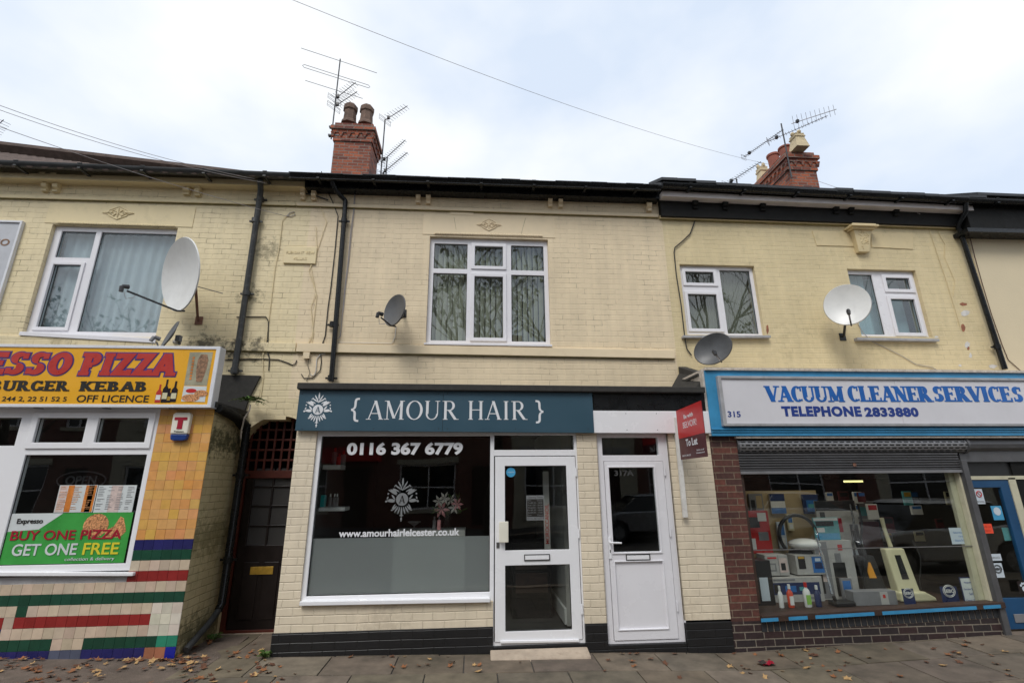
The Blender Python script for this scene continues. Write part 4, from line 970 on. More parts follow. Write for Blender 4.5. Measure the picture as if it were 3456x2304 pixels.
# doner picture and pizza picture
panelpx(SG, YF-.004, (641, 1188), (719, 1188), (698, 1301), (621, 1300), 'pic_grey')
panelpx(SG, YF-.005, (621, 1302), (698, 1303), (691, 1356), (611, 1354), 'poster_white')
b = B(); p0, p1 = A(690, 1196, YF), A(672, 1288, YF)
ps = [(p0.x+(p1.x-p0.x)*t, YF-.006, p0.z+(p1.z-p0.z)*t) for t in (0, .2, .5, .8, 1)]
n = len(ps); wd = [.035, .06, .058, .045, .03]
b.prism([(p[0]-w_, p[1], p[2]) for p, w_ in zip(ps, wd)][::-1]+[(p[0]+w_, p[1], p[2]) for p, w_ in zip(ps, wd)], (0, .002, 0)); b.build('doner_meat', 'meat_pic', SG)
b = B(); random.seed(2)
for i in range(8):
    p = A(655-i*1.6, 1206+i*10, YF); b.box(p.x-.012, p.x+.012, YF-.007, YF-.005, p.z-.018, p.z+.006)
b.build('grill_bars', 'poster_orange', SG)
def disc(par, Y, px, py, rx, rz, mt, name, t=.002, n=20, tilt=0):
    c = A(px, py, Y); b = B(); b.prism([(c.x+rx*math.cos(2*PI*k/n), Y, c.z+rz*math.sin(2*PI*k/n)) for k in range(n)], (0, t, 0)); return b.build(name, mt, par)
disc(SG, YF-.007, 643, 1342, .10, .045, 'pizza_pic', 'pizza_picture'); disc(SG, YF-.008, 678, 1327, .075, .04, 'pizza_pic', 'pizza_picture')
disc(SG, YF-.007, 645, 1318, .06, .025, 'red', 'tomato_picture')
# bottles printed on the sign
for (px, yt, yb, w_, mt, cap) in ((531, 1297, 1358, .030, 'letter_red', 'bottle_dark'), (552, 1280, 1358, .032, 'bottle_dark', 'lime'), (565, 1310, 1358, .034, 'bottle_dark', 'brass'), (583, 1286, 1356, .034, 'bottle_dark', 'white')):
    a_, c_ = A(px, yb, YF), A(px+3, yt, YF); h = c_.z-a_.z; Yb = YF-.004-.001*(px % 5); b = B()
    b.prism([(a_.x+x*w_, Yb, a_.z+z*h) for x, z in ((-1, 0), (1, 0), (1, .58), (.32, .72), (.3, 1), (-.3, 1), (-.32, .72), (-1, .58))], (0, .002, 0)); b.build('bottle_picture', 'bottle_dark' if mt != 'letter_red' else 'letter_red', SG)
    b = B(); b.prism([(a_.x+x*w_, Yb-.001, a_.z+z*h) for x, z in ((-.85, .15), (.85, .15), (.85, .42), (-.85, .42))], (0, .0008, 0)); b.build('bottle_label', {'letter_red': 'white', 'bottle_dark': 'cream'}[mt] if cap != 'brass' else 'brass', SG)
# soffit spotlights
for px in (130, 360, 585):
    p = A(px, 1378, 5.93); b = B(); b.lathe((p.x, 5.93, sz0-.008), [(.045, 0), (.045, .012)], 16); b.build('soffit_light', 'grey', SG)
# --- posters inside the window
YP = YS+.012
PG = thing('window_poster', 'green poster reading buy one pizza get one free in the takeaway window', 'poster', A(230, 1900, YP))
def pz(px, py): return A(px, py, YP)
gx0 = mul+.05; gx1 = (A(448, 1730, YP).x+A(418, 1902, YP).x)/2; gz0, gz1 = A(200, 1902, YP).z, A(240, 1730, YP).z
b = B(); b.box(gx0, gx1, YP, YP+.003, gz0, gz1); b.build('sheet', 'poster_green', PG)
W_, H_ = gx1-gx0, gz1-gz0
def rel(x0, x1, z0, z1): return (gx0+W_*x0, gx0+W_*x1, gz0+H_*z0, gz0+H_*z1)
b = B(); b.prism([(gx0, YP-.001, gz1-H_*.36), (gx0+W_*.25, YP-.001, gz1-H_*.32), (gx0+W_*.42, YP-.001, gz1), (gx0, YP-.001, gz1)], (0, .0009, 0)); b.build('pale_corner', 'poster_white', PG)
text('Expresso', rel(.06, .27, .77, .90), YP-.003, 'letter_black', PG, bold=.02)
text('BUY ONE PIZZA', rel(.04, .94, .47, .66), YP-.003, 'poster_red', PG, bold=.015)
text('GET ONE', rel(.08, .60, .17, .40), YP-.003, 'poster_white', PG, bold=.015)
text('FREE', rel(.65, .94, .17, .40), YP-.003, 'poster_yellow', PG, bold=.015)
text('collection & delivery', rel(.52, .92, .04, .12), YP-.003, 'poster_white', PG)
c = rel(.62, .8, .5, .98); b = B(); b.prism([((c[0]+c[1])/2+W_*.105*math.cos(a_*PI/10), YP-.0015, (c[2]+c[3])/2+H_*.24*math.sin(a_*PI/10)) for a_ in range(20)], (0, .0008, 0)); b.build('pizza_picture', 'pizza_pic', PG)
b = B(); b.prism([(gx0+W_*x, YP-.0012, gz0+H_*z) for x, z in ((.80, .50), (.93, .50), (.97, .62), (.93, .88), (.90, .92), (.86, .72), (.80, .64))], (0, .0006, 0)); b.build('pizza_slice_picture', 'pizza_pic', PG)
random.seed(4)
def menu(tl, tr, br, bl, label, cols, tones):
    M_ = thing('menu_sheet', label, 'menu', A(*bl, YP)); q = quadrect(YP, tl, tr, br, bl)
    b = B(); b.box(q[0], q[1], YP, YP+.002, q[2], q[3]); b.build('sheet', 'poster_white', M_)
    W, H = q[1]-q[0], q[3]-q[2]
    for i, (a_, c_, t_) in enumerate(tones):
        b = B(); b.box(q[0]+W*a_, q[0]+W*c_, YP-.001, YP-.0002, q[2]+.004, q[3]-.004); b.build('menu_column', t_, M_)
    b = B()
    for cc in range(cols):
        for r in range(14):
            if random.random() < .15: continue
            z = q[3]-H*(.06+.062*r); x = q[0]+W*(cc+.12)/cols; b.box(x, x+W/cols*random.uniform(.4, .75), YP-.0024, YP-.0016, z-H*.018, z)
    b.build('printed_lines', 'pizza_pic' if cols == 3 else 'grey', M_)
menu((203, 1636), (330, 1636), (312, 1728), (181, 1728), 'orange and white takeaway menu sheet above the green poster, left one', 3, [(.02, .22, 'poster_pink'), (.24, .40, 'poster_orange'), (.70, .98, 'poster_orange'), (.78, .92, 'poster_yellow')])
menu((333, 1636), (463, 1637), (444, 1728), (315, 1728), 'pale white menu sheet above the green poster, right one', 4, [(.35, .64, 'poster_pink')])
NS = thing('open_sign', 'unlit oval neon OPEN sign hanging behind the takeaway window', 'sign', A(275, 1620, YS+.25))
b = B(); c = A(275, 1620, YS+.25); b.tube([(c.x+.27*math.cos(t*PI/14), YS+.25, c.z+.10*math.sin(t*PI/14)) for t in range(29)], .008, 6); b.build('oval_tube', 'aerial_dark', NS, smooth=True)
text('OPEN', (c.x-.17, c.x+.17, c.z-.05, c.z+.05), YS+.25, 'aerial_dark', NS, bold=.01, depth=.01)
# alarm box
AL = thing('alarm_box', 'cream wall alarm box with red T and dark blue base on the yellow tiles', 'alarm', A(612, 1490, YS))
q = quadrect(YS-.03, (585, 1393), (650, 1393), (640, 1487), (578, 1487)); ym = q[2]+(q[3]-q[2])*.24
b = B(); b.prism([(q[0]+.01, YS-.07, ym), (q[1]-.01, YS-.07, ym), (q[1]-.004, YS-.07, q[3]-.02), (q[1]-.03, YS-.07, q[3]), (q[0]+.03, YS-.07, q[3]), (q[0]+.004, YS-.07, q[3]-.02)], (0, .06, 0)); b.build('cover', 'alarm_cream', AL, bevel=.012)
b = B(); b.prism([(q[0]+.02, YS-.062, q[2]+.01), (q[0]+.06, YS-.062, q[2]), (q[1]-.06, YS-.062, q[2]), (q[1]-.02, YS-.062, q[2]+.01), (q[1]-.008, YS-.062, ym-.001), (q[0]+.008, YS-.062, ym-.001)], (0, .052, 0)); b.build('strobe_lens', 'alarm_blue', AL, bevel=.01)
slabtext('I', (q[0]+.075, q[1]-.075, ym+.055, q[3]-.06), YS-.072, 'poster_red', AL, tv=.3, th=.2, sw=.16, st=.12)
b = B(); b.box(q[0]+.035, q[1]-.035, YS-.0745, YS-.0715, q[3]-.088, q[3]-.055); b.build('letter_bar', 'poster_red', AL)
text('Telecom', (q[0]+.05, q[1]-.05, ym+.018, ym+.036), YS-.0715, 'letter_black', AL)
# white board at far left of the upper wall
SB = thing('wall_signboard', 'pale grey framed signboard on the upper wall at the left edge', 'sign', (-6.9, YW, 4.2))
b = B(); b.box(-8.6, -6.575, YW-.03, YW, A(0, 1045, YW).z, A(0, 750, YW).z-.02); b.build('panel', 'box_side', SB)
b = B(); z0, z1 = A(0, 1045, YW).z-.03, A(0, 748, YW).z; b.slab(-8.63, -6.545, z0, z1, [(-8.6, -6.575, z0+.03, z1-.03)], YW-.05, YW-.0); b.build('frame', 'alu', SB, bevel=.003)
text('GO', tbox(YW-.03, -28, 33, 806, 829), YW-.031, 'meat_pic', SB, bold=.02)
# passage doorway
PD = thing('passage_doorway', 'arched passage doorway with dark panelled door and red lattice fanlight', 'doorway', (-2.63, 6.85, 0))
ax0, ax1, aspr, acr = -3.10, -2.14, 2.22, 2.67; acx = (ax0+ax1)/2; b = B(); n = 24
arc = [(acx+(ax1-ax0)/2*math.cos(PI*k/n), aspr+(acr-aspr)*math.sin(PI*k/n)) for k in range(n+1)]
for k in range(n):
    (xa, za), (xb, zb) = arc[k], arc[k+1]
    b.hexa([(xa, YW+.001, za), (xb, YW+.001, zb), (xb, YW+.001, 2.96), (xa, YW+.001, 2.96)], [(xa, YW+.24, za), (xb, YW+.24, zb), (xb, YW+.24, 2.96), (xa, YW+.24, 2.96)])
b.box(ax1, -2.0, YW+.001, YW+.24, -.1, 2.96); b.box(ax0-.25, ax0, YW+.001, YW+.24, -.1, 2.96)
b.build('arch_wall', 'brickA', PD)
yD = YW+.17; ztr = A(850, 1600, yD).z
fr = B(); fr.slab(ax0, ax1, .0, acr, [(ax0+.06, ax1-.06, .06, ztr-.05), (ax0+.02, ax1-.02, ztr+.05, acr)], yD, yD+.08); fr.build('door_frame', 'lattice_red', PD, bevel=.004)
b = B()
for i in range(9):
    x = ax0+.06+i*.105; b.box(x-.014, x+.014, yD+.01, yD+.035, ztr+.05, acr+.0)
for i in range(1, 7):
    z = ztr+.05+i*.135; b.box(ax0+.02, ax1-.02, yD+.02, yD+.045, z-.013, z+.013) if z < acr else None
b.build('lattice_fanlight', 'lattice_red', PD, bevel=.002)
dx0, dx1, dz0, dz1 = ax0+.07, ax1-.07, .05, ztr-.055
ph = [(dx0+.10+i*.26, dx0+.10+i*.26+.235, dz0+.98+j*.245, dz0+.98+j*.245+.225) for i in range(3) for j in range(4)]
ph = [(p[0], min(p[1], dx1-.07), p[2], p[3]) for p in ph]
b = B(); b.slab(dx0, dx1, dz0, dz1, ph, yD+.02, yD+.06)
for i in range(3): b.box(dx0+.11+i*.25, dx0+.11+i*.25+.19, yD+.008, yD+.022, dz0+.12, dz0+.78)
DR = b.build('door', 'door_dark', PD, bevel=.006)
for p in ph:
    b = B(); b.box(p[0], p[1], yD+.04, yD+.046, p[2], p[3]); b.build('glass_pane', 'grey_pane' if 'grey_pane' in MATS else 'room_dark', DR)
q = quadrect(yD, (845, 1911), (921, 1911), (921, 1938), (843, 1937)); b = B(); b.box(q[0], min(q[1], -2.2), yD+.0, yD+.02, q[2], q[3]); lp = b.build('letter_plate', 'brass', DR, bevel=.003)
b = B(); b.box(q[0]+.03, q[1]-.05, yD-.004, yD+.001, q[2]+.022, q[3]-.022); b.build('letter_flap', 'brass', DR)
text('31', (-2.27, -2.16, q[2]-.005, q[3]), yD+.02, 'grey', DR, 'door_number', depth=.006)
b = B(); b.box(ax0, ax1, YW-.02, YW+.3, -.02, .03); b.build('threshold', 'concrete', PD)
room(PD, ax0-.1, ax1+.1, .0, 2.8, YW+.26, YW+2.5, 'room_dark')
# fern and weeds
def plant(name, label, cat, base, n, L, spread, seed, mt='leaf_green', up=.6):
    r = random.Random(seed); t = thing(name, label, cat, base); bs, bl = B(), B()
    for i in range(n):
        a_ = r.uniform(0, 2*PI); el = r.uniform(.2, 1.0)*up; d = Vector((math.cos(a_)*spread, math.sin(a_)*spread*.6-.1, el)).normalized(); l = L*r.uniform(.55, 1); pts = []
        for k in range(7):
            s_ = k/6; pts.append(Vector(base)+d*l*s_+Vector((0, 0, -.45*l*s_*s_)))
        bs.tube(pts, [.0025]*6+[.001], 4)
        for k in range(1, 7):
            p = pts[k]; t_ = (pts[k]-pts[k-1]).normalized(); sd_ = t_.cross(Vector((0, 0, 1))).normalized()
            for s_ in (-1, 1):
                ll = L*.20*(1-abs(k-3)/6)*r.uniform(.7, 1.2); q_ = p+sd_*s_*ll+t_*ll*.5+Vector((0, 0, r.uniform(-.3, .3)*ll)); m_ = (p+q_)/2; u = t_*ll*.32
                bl.face(bl.vs([p, m_-u, q_, m_+u+Vector((0, 0, .1*ll))]))
    bs.build('stems', 'stem', t); bl.build('leaves', mt, t, recalc=False); return t
p = A(838, 1345, 6.45); plant('fern', 'green fern sprouting from the gutter above the passage door', 'fern', (p.x, 6.5, p.z-.02), 26, .26, 1.0, 4)
p = A(895, 2225, 6.0); plant('weed', 'small leafy weed at the foot of the salon wall by the passage', 'weed', (-2.16, 5.96, zg(-2.16)), 16, .17, .6, 8, up=1.4)
p = AZ(700, 2165, .05); plant('weed', 'dark little weed behind the sloping drainpipe end', 'weed', (-2.98, 6.55, .06), 12, .16, .6, 12, up=1.2)
b = B(); b.tube([A(845, 1365, 6.4), A(842, 1385, 6.4), A(825, 1410, 6.45), A(815, 1450, 6.5), A(812, 1480, 6.55)], .010, 6)
tagit(b.build('stem', 'peel', smooth=True, origin=A(812, 1480, 6.55)), 'pale dead plant stem hanging beside the arch', 'plant stem')

# ============================================================ SALON SHOPFRONT
SS = thing('salon_shopfront', 'cream brick salon shopfront with white window frame and black plinth', 'shopfront', (.4, 6, 0))
XL = (A(1001.5, 1452, YS).x+A(925, 2134, YS).x)/2; XR = 2.965
zS = A(1500, 1456, YS).z              # underside of the sign
ZP0, ZP1 = A(925, 2134, YS).z, A(1654, 2114, YS).z; zpl = (ZP0+ZP1)/2
fo = (A(1072, 1459, YS).x*.5+A(1008, 2030, YS).x*.5, A(1656, 1760, YS).x+.03, A(1330, 2037, YS).z, zS+.02)
gs = (A(1057, 1740, YS).x, A(1654, 1740, YS).x, A(1340, 2006, YS).z, A(1360, 1470, YS).z)
fd = (fo[1]-.0, A(1961, 1800, YS).x, A(1820, 2176, YS).z, zS+.02)       # salon door frame
f7 = ((A(2014.6, 1465, YS).x+A(2052, 2171, YS).x)/2, (A(2251, 1465, YS).x+A(2319, 2171, YS).x)/2, A(2180, 2172, YS).z, zS+.02)
holes = [fo, fd, f7]
b = B(); b.slab(XL, XR, zpl, zS+.05, [(fo[0], fo[1], fo[2], 9), (fd[0], fd[1], -9, 9), (f7[0], f7[1], -9, 9)], YS, YS+.2); b.build('wall', 'brick_pier', SS)
b = B()
b.box(XL-.015, fd[0], YS-.012, YS+.2, -.2, zpl); b.box(fd[1], f7[0], YS-.012, YS+.2, -.25, zpl); b.box(f7[1], XR, YS-.012, YS+.2, -.3, zpl-.02)
b.box(fd[0], fd[1], YS+.0, YS+.2, -.2, fd[2]); b.box(f7[0], f7[1], YS-.005, YS+.2, -.25, f7[2])
b.build('plinth', 'brick_black', SS, bevel=.006)
b = B(); b.box(XL, XL+.15, YS+.2, YW, -.1, zS); b.build('side_wall', 'brick_black', SS)
WF = window(SS, YS+.03, fo, [gs], frame='upvc_clean', gl='glass', name='window', fd=.06)
zf = A(1350, 1813, YS+.03).z
b = B(); b.box(gs[0]+.004, gs[1]-.004, YS+.067, YS+.069, gs[2], zf); b.build('frosted_film', 'frosted', WF)
b = B(); bar(b, (1010, 2029, 2044, 1654, 2018, 2032), YS-.05, .09); b.build('window_sill', 'upvc_clean', SS, bevel=.006)
# salon door
gd = [(A(1668, 1492, YS).x, A(1938, 1492, YS).x, A(1800, 1517, YS).z, A(1800, 1467, YS).z), (A(1670, 1538, YS).x, A(1944, 1538, YS).x+.01, fd[2]+.03, A(1800, 1537, YS).z)]
gd[1] = (gd[0][0], gd[0][1]+.012, fd[2]+.035, A(1800, 1537, YS).z)
b = B(); b.slab(fd[0]+.0, fd[1], fd[2], fd[3], gd, YS+.02, YS+.09); DF = b.build('door_frame', 'upvc_clean', SS, bevel=.004)
g = gd[0]; b = B(); b.box(g[0], g[1], YS+.05, YS+.056, g[2], g[3]); b.build('pane', 'glass', DF)
YD_ = YS+.012
lf = (gd[1][0]+.012, gd[1][1]-.008, gd[1][2]+.004, gd[1][3]-.01)
ug = (A(1703, 1700, YS).x+.005, A(1916, 1700, YS).x, A(1815, 1855, YS).z, A(1805, 1571, YS).z); lg = (ug[0], ug[1], A(1815, 2128, YS).z, A(1815, 1906, YS).z)
b = B(); b.slab(*lf, [ug, lg], YD_, YD_+.05); DL = b.build('salon_door', 'upvc_clean', SS, bevel=.004)
for g in (ug, lg):
    b = B(); t = .006; b.slab(*g, [(g[0]+t, g[1]-t, g[2]+t, g[3]-t)], YD_+.008, YD_+.02); b.build('seal', 'seal', DL)
    b = B(); b.box(g[0], g[1], YD_+.024, YD_+.03, g[2], g[3]); b.build('pane', 'glass', DL)
def letterbox(par, cx, cz, w_, h_, Y):
    b = B(); b.slab(cx-w_/2, cx+w_/2, cz-h_/2, cz+h_/2, [(cx-w_/2+.008, cx+w_/2-.008, cz-h_/2+.008, cz+h_/2-.008)], Y-.012, Y); b.build('letterbox_surround', 'seal', par, bevel=.002)
    b = B(); b.box(cx-w_/2+.009, cx+w_/2-.009, Y-.009, Y, cz-h_/2+.009, cz+h_/2-.009); b.build('letterbox_flap', 'upvc_clean', par, bevel=.004)
p = A(1813, 1880, YS); letterbox(DL, p.x, p.z, .30, .068, YD_)
q = quadrect(YD_-.06, (1685, 1759), (1716, 1759), (1716, 1830), (1685, 1830)); b = B(); b.box(q[0], q[1], YD_-.06, YD_-.045, q[2], q[3]); b.box(q[0], q[0]+.02, YD_-.045, YD_, q[2]+.02, q[3]-.02); b.build('pull_handle', 'alarm_cream', DL, bevel=.006)
q = quadrect(YD_, (1675, 1828), (1686, 1828), (1686, 1848), (1675, 1848)); b = B(); b.box(q[0], q[1], YD_-.008, YD_, q[2], q[3]); b.build('lock', 'chrome', DL, bevel=.002)
b = B(); bar(b, (1689, 2162, 2170, 1955, 2157, 2165), YD_-.02, .02); b.build('weather_bar', 'upvc_clean', DL, bevel=.003)
# round sticker, opening times
c = A(1724.5, 1593, YD_); b = B(); b.prism([(c.x+.056*math.cos(k*PI/14), YD_+.0215, c.z+.056*math.sin(k*PI/14)) for k in range(28)], (0, .0015, 0)); st = b.build('round_sticker', 'sky_blue', DL)
text('THE LEADING GUIDE', (c.x-.04, c.x+.04, c.z-.004, c.z+.008), YD_+.021, 'white', DL, 'sticker_lettering', depth=.0005)
q = quadrect(YD_, (1777.5, 1671), (1837, 1671), (1837, 1755), (1778, 1755)); W, H = q[1]-q[0], q[3]-q[2]; YO = YD_+.021
b = B(); b.box(q[0], q[1], YO, YO+.002, q[2], q[3]); b.build('opening_times_notice', 'vinyl_grey', DL)
b = B(); b.box(q[0]+.006, q[1]-.006, YO-.001, YO-.0002, q[2]+H*.14, q[3]-H*.15); b.build('notice_panel', 'letter_black', DL)
text('Opening Times', (q[0]+.015, q[1]-.015, q[3]-H*.125, q[3]-H*.035), YO-.0008, 'letter_black', DL, 'notice_lettering', depth=.0006)
text('0116 367 6779', (q[0]+.008, q[1]-.008, q[2]+H*.035, q[2]+H*.115), YO-.0008, 'letter_black', DL, 'notice_lettering', depth=.0006)
for i, (d_, t_) in enumerate((('Mon', 'Closed'), ('Tues', '09.30 - 18.00'), ('Wed', '11.00 - 20.00'), ('Thurs', '11.00 - 20.00'), ('Fri', '09.30 - 18.00'), ('Sat', '09.00 - 17.00'), ('Sun', 'Closed'))):
    z = q[3]-H*(.23+i*.098)
    text(d_, (q[0]+.012, q[0]+.012+W*.07*len(d_), z, z+H*.055), YO-.0022, 'vinyl_grey', DL, 'notice_lettering', depth=.0006)
    text(t_, (q[1]-.02-W*.05*len(t_), q[1]-.02, z, z+H*.055), YO-.0022, 'vinyl_grey', DL, 'notice_lettering', depth=.0006)
# step
ST = B(); s0, s1 = A(1655, 2200, 5.9).x, A(1988, 2200, 5.9).x
ST.prism([(s0, YS-.02, fd[2]-.02), (s0, 5.80, fd[2]-.06), (s0, 5.76, -.1), (s0, YS-.02, -.1)], (s1-s0, 0, 0))
tagit(ST.build('doorstep', 'concrete', bevel=.012, origin=(s0, 5.9, 0)), 'worn pinkish concrete step below the glazed salon door', 'step')
# flat door 317A
gt = (A(2034, 1500, YS).x, A(2224, 1500, YS).x, A(2130, 1535, YS).z, A(2130, 1475, YS).z)
zl1 = A(2130, 1556, YS).z
b = B(); b.slab(f7[0], f7[1], f7[2], f7[3], [gt, (f7[0]+.075, f7[1]-.075, f7[2]+.03, zl1+.004)], YS+.03, YS+.10)
for s_ in (0, 1):
    x = f7[s_]; b.box(x-(.012 if not s_ else .0)+(-.0), x+(.012 if s_ else .0)+.0, YS+.0, YS+.03, f7[2], f7[3]-.02) 
F7 = b.build('flat_door_frame', 'upvc', SS, bevel=.004)
b = B(); b.box(gt[0], gt[1], YS+.06, YS+.066, gt[2], gt[3]); b.build('pane', 'glass', F7)
l7 = (f7[0]+.08, f7[1]-.08, f7[2]+.035, zl1)
g7 = (A(2064, 1720, YS).x, A(2220, 1720, YS).x, A(2150, 1862, YS).z, A(2135, 1577, YS).z); p7 = (A(2084, 2010, YS).x, A(2248, 2010, YS).x, A(2170, 2122, YS).z, A(2160, 1895, YS).z)
b = B(); b.slab(*l7, [g7, p7], YS+.02, YS+.07); L7 = b.build('flat_door', 'upvc', SS, bevel=.005)
b = B(); b.box(*p7[:2], YS+.035, YS+.06, *p7[2:]); b.build('lower_panel', 'upvc', L7)
for g in (g7,):
    b = B(); b.slab(g[0]-.02, g[1]+.02, g[2]-.02, g[3]+.02, [g], YS+.008, YS+.02); b.build('bead', 'upvc', L7, bevel=.005)
    b = B(); b.box(g[0], g[1], YS+.04, YS+.046, g[2], g[3]); b.build('pane', 'glass', L7)
b = B(); b.slab(p7[0]-.014, p7[1]+.014, p7[2]-.014, p7[3]+.014, [p7], YS+.010, YS+.02); b.build('bead', 'upvc', L7, bevel=.004)
p = A(2155, 1880, YS); letterbox(L7, p.x, p.z, .29, .068, YS+.02)
p = A(2060, 1845, YS); b = B(); b.box(p.x-.018, p.x+.014, YS+.008, YS+.02, p.z-.13, p.z+.11); b.tube([(p.x, YS+.01, p.z+.05), (p.x, YS-.03, p.z+.05), (p.x+.02, YS-.035, p.z+.05), (p.x+.13, YS-.03, p.z+.045)], .010, 8); b.build('door_handle', 'upvc_clean', L7, bevel=.003)
b = B(); b.box(p.x-.006, p.x+.004, YS+.006, YS+.009, p.z-.06, p.z-.03); b.build('keyhole', 'seal', L7)
text('317A', tbox(YS+.04, 2073, 2138, 1586, 1605), YS+.038, 'door_number_dark', L7, 'door_number', bold=.03, depth=.0015)
for zz in (.35, 1.15, 1.85):
    b = B(); b.tube([(l7[1]+.012, YS+.012, zz), (l7[1]+.012, YS+.012, zz+.10)], .009, 8); b.build('hinge', 'upvc', L7)
    b = B(); b.tube([(lf[1]+.006, YS+.006, zz), (lf[1]+.006, YS+.006, zz+.10)], .009, 8); b.build('hinge', 'upvc_clean', DL)
room(SS, f7[0]-.02, f7[1]+.02, -.05, 2.7, YS+.22, YS+2.6, 'room_dark', 'hallway')
# fascia of the salon
YA = 5.93
b = B(); bar(b, (1002, 1290, 1312, 2381, 1305, 1325), 5.88, .93); b.build('felt_coping', 'felt', SS, bevel=.010)
b = B(); bar(b, (2003, 1322, 1388, 2384, 1322, 1388), 5.955, .12); b.build('black_fascia', 'black_gloss', SS)
b = B(); bar(b, (2003, 1385, 1460, 2396, 1387, 1461), 5.94, .06); b.build('white_fascia_panel', 'upvc_clean', SS, bevel=.003)
b = B(); b.box(XL, XR, 6.01, YW, zS+.02, zS+.08); b.build('soffit', 'black_matt', SS)
b = B(); 
for (px, py) in ((2112, 1395), (2215, 1395), (2116, 1450), (2219, 1450)):
    p = A(px, py, 5.94); b.ball((p.x, 5.938, p.z), .006, .003, .006, n=8)
b.build('screw_heads', 'grey', SS)
# salon sign
SN = thing('shop_sign', 'navy blue salon sign reading AMOUR HAIR between curly brackets', 'sign', A(1500, 1455, YA))
q = quadrect(YA, (1006, 1313), (2000, 1325), (2004, 1460), (1001.5, 1452)); pts = [A(1002, 1452, YA), A(2004, 1460, YA), A(2001, 1325, YA), A(1005, 1312, YA)]
b = B(); xm = A(1495, 1390, YA).x
zt0_, zt1_ = pts[3].z, pts[2].z; zb0_, zb1_ = pts[0].z, pts[1].z; x0_, x1_ = q[0], q[1]; tm = (xm-x0_)/(x1_-x0_)
b.prism([(x0_, YA, zb0_), (xm-.0015, YA, zb0_+(zb1_-zb0_)*tm), (xm-.0015, YA, zt0_+(zt1_-zt0_)*tm), (x0_, YA, zt0_)], (0, .05, 0))
b.prism([(xm+.0015, YA, zb0_+(zb1_-zb0_)*tm), (x1_, YA, zb1_), (x1_, YA, zt1_), (xm+.0015, YA, zt0_+(zt1_-zt0_)*tm)], (0, .05, 0)); b.build('panel', 'sign_navy', SN, bevel=.002)
b = B(); b.box(xm-.002, xm+.002, YA+.01, YA+.02, q[2], q[3]-.005); b.build('joint_strip', 'vinyl_grey', SN)
thinserif = dict(tv=.135, th=.045, sw=.125, st=.035, gap=.06)
slabtext('AMOUR HAIR', tbox(YA, 1237, 1780, 1352, 1416), YA, 'sign_white', SN, space=.42, **thinserif)
text('{', tbox(YA, 1185, 1212, 1342, 1423), YA, 'sign_white', SN, 'bracket'); text('}', tbox(YA, 1808, 1834, 1350, 1428), YA, 'sign_white', SN, 'bracket')
p = A(1073, 1382, YA); damask(p.x, p.z, (A(1073, 1323, YA).z-A(1073, 1441, YA).z), YA-.003, 'sign_white', SN, 'sign_navy')
b = B()
for px in (1020, 1260, 1480, 1510, 1740, 1985):
    for py in (1328, 1446): p = A(px, py, YA); b.ball((p.x, YA-.001, p.z), .006, .003, .006, n=8)
b.build('screw_heads', 'seal', SN)
# window lettering (vinyl on the glass)
YG = YS+.058
VL = thing('window_lettering', 'white vinyl phone number, web address and leafy emblem on the salon window', 'lettering', A(1360, 1800, YG))
text('0116 367 6779', tbox(YG, 1171, 1562, 1492, 1535), YG, 'sign_white', VL, bold=.045, depth=.001)
text('www.amourhairleicester.co.uk', tbox(YG, 1144, 1551, 1784, 1809), YG, 'sign_white', VL, bold=.03, depth=.001)
p = A(1357, 1684, YG); damask(p.x, p.z, (A(1357, 1607, YG).z-A(1357, 1754, YG).z), YG, 'vinyl_grey', VL, 'letter_black', depth=.0008)
# salon interior
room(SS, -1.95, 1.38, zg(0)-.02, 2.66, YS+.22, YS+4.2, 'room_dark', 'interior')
b = B(); b.box(1.22, 1.36, YS+.9, YS+3.9, .0, 2.6); b.build('partition', 'room_white', SS)
b = B(); b.box(1.19, 1.22, YS+.9, YS+3.9, .02, .2); b.build('skirting_board', 'white', SS)
def AY(px, py, Y): return A(px, py, Y)
def prop(name, label, cat, p, group=None): return thing(name, label, cat, p, group)
for i, (yt, yb, xr, lab) in enumerate(((1568, 1584, 1150, 'upper white wall shelf inside the salon window'), (1711, 1725, 1164, 'lower white wall shelf inside the salon window'))):
    Yq = YS+.55; a_, c_ = A(1040, yb, Yq), A(xr, yt, Yq); b = B(); b.box(-1.94, c_.x, Yq, Yq+.25, a_.z, c_.z+.0); tagit(b.build('wall_shelf', 'white', bevel=.003, origin=(a_.x, Yq, a_.z)), lab, 'shelf')
def bottle(label, px, yt, yb, Y, w_, mt, capm='white', cat='bottle', shape='tall', labm=None, group=None, name='bottle', zbase=None):
    a_, c_ = A(px, yb, Y), A(px, yt, Y); z0 = a_.z if zbase is None else zbase; h = c_.z-z0; t = thing(name, label, cat, (a_.x, Y, z0), group)
    b = B()
    pr = [(w_*.9, 0), (w_, h*.04), (w_, h*.58), (w_*.8, h*.68), (w_*.4, h*.76), (w_*.38, h*.80)]
    if shape == 'pump': pr = [(w_, 0), (w_, h*.70), (w_*.5, h*.74), (w_*.3, h*.76)]
    if shape == 'box': b.box(a_.x-w_, a_.x+w_, Y-w_*.6, Y+w_*.6, z0, z0+h); b.build('body', mt, t, bevel=.004); return t
    b.lathe((a_.x, Y, z0), pr, 16)
    for v in b.bm.verts: v.co.y = Y+(v.co.y-Y)*.65
    b.build('body', mt, t, smooth=True)
    b = B(); b.lathe((a_.x, Y, z0+pr[-1][1]+.0005), [(w_*.42, 0), (w_*.40, h-pr[-1][1]-.001)], 12); b.build('cap', capm, t, smooth=True)
    if labm:
        b = B(); b.box(a_.x-w_*.6, a_.x+w_*.6, Y-w_*.66-.003, Y-w_*.6, z0+h*.12, z0+h*.5); b.build('label', labm, t)
    return t
zsh1, zsh2 = A(1100, 1568, YS+.55).z, A(1100, 1711, YS+.55).z
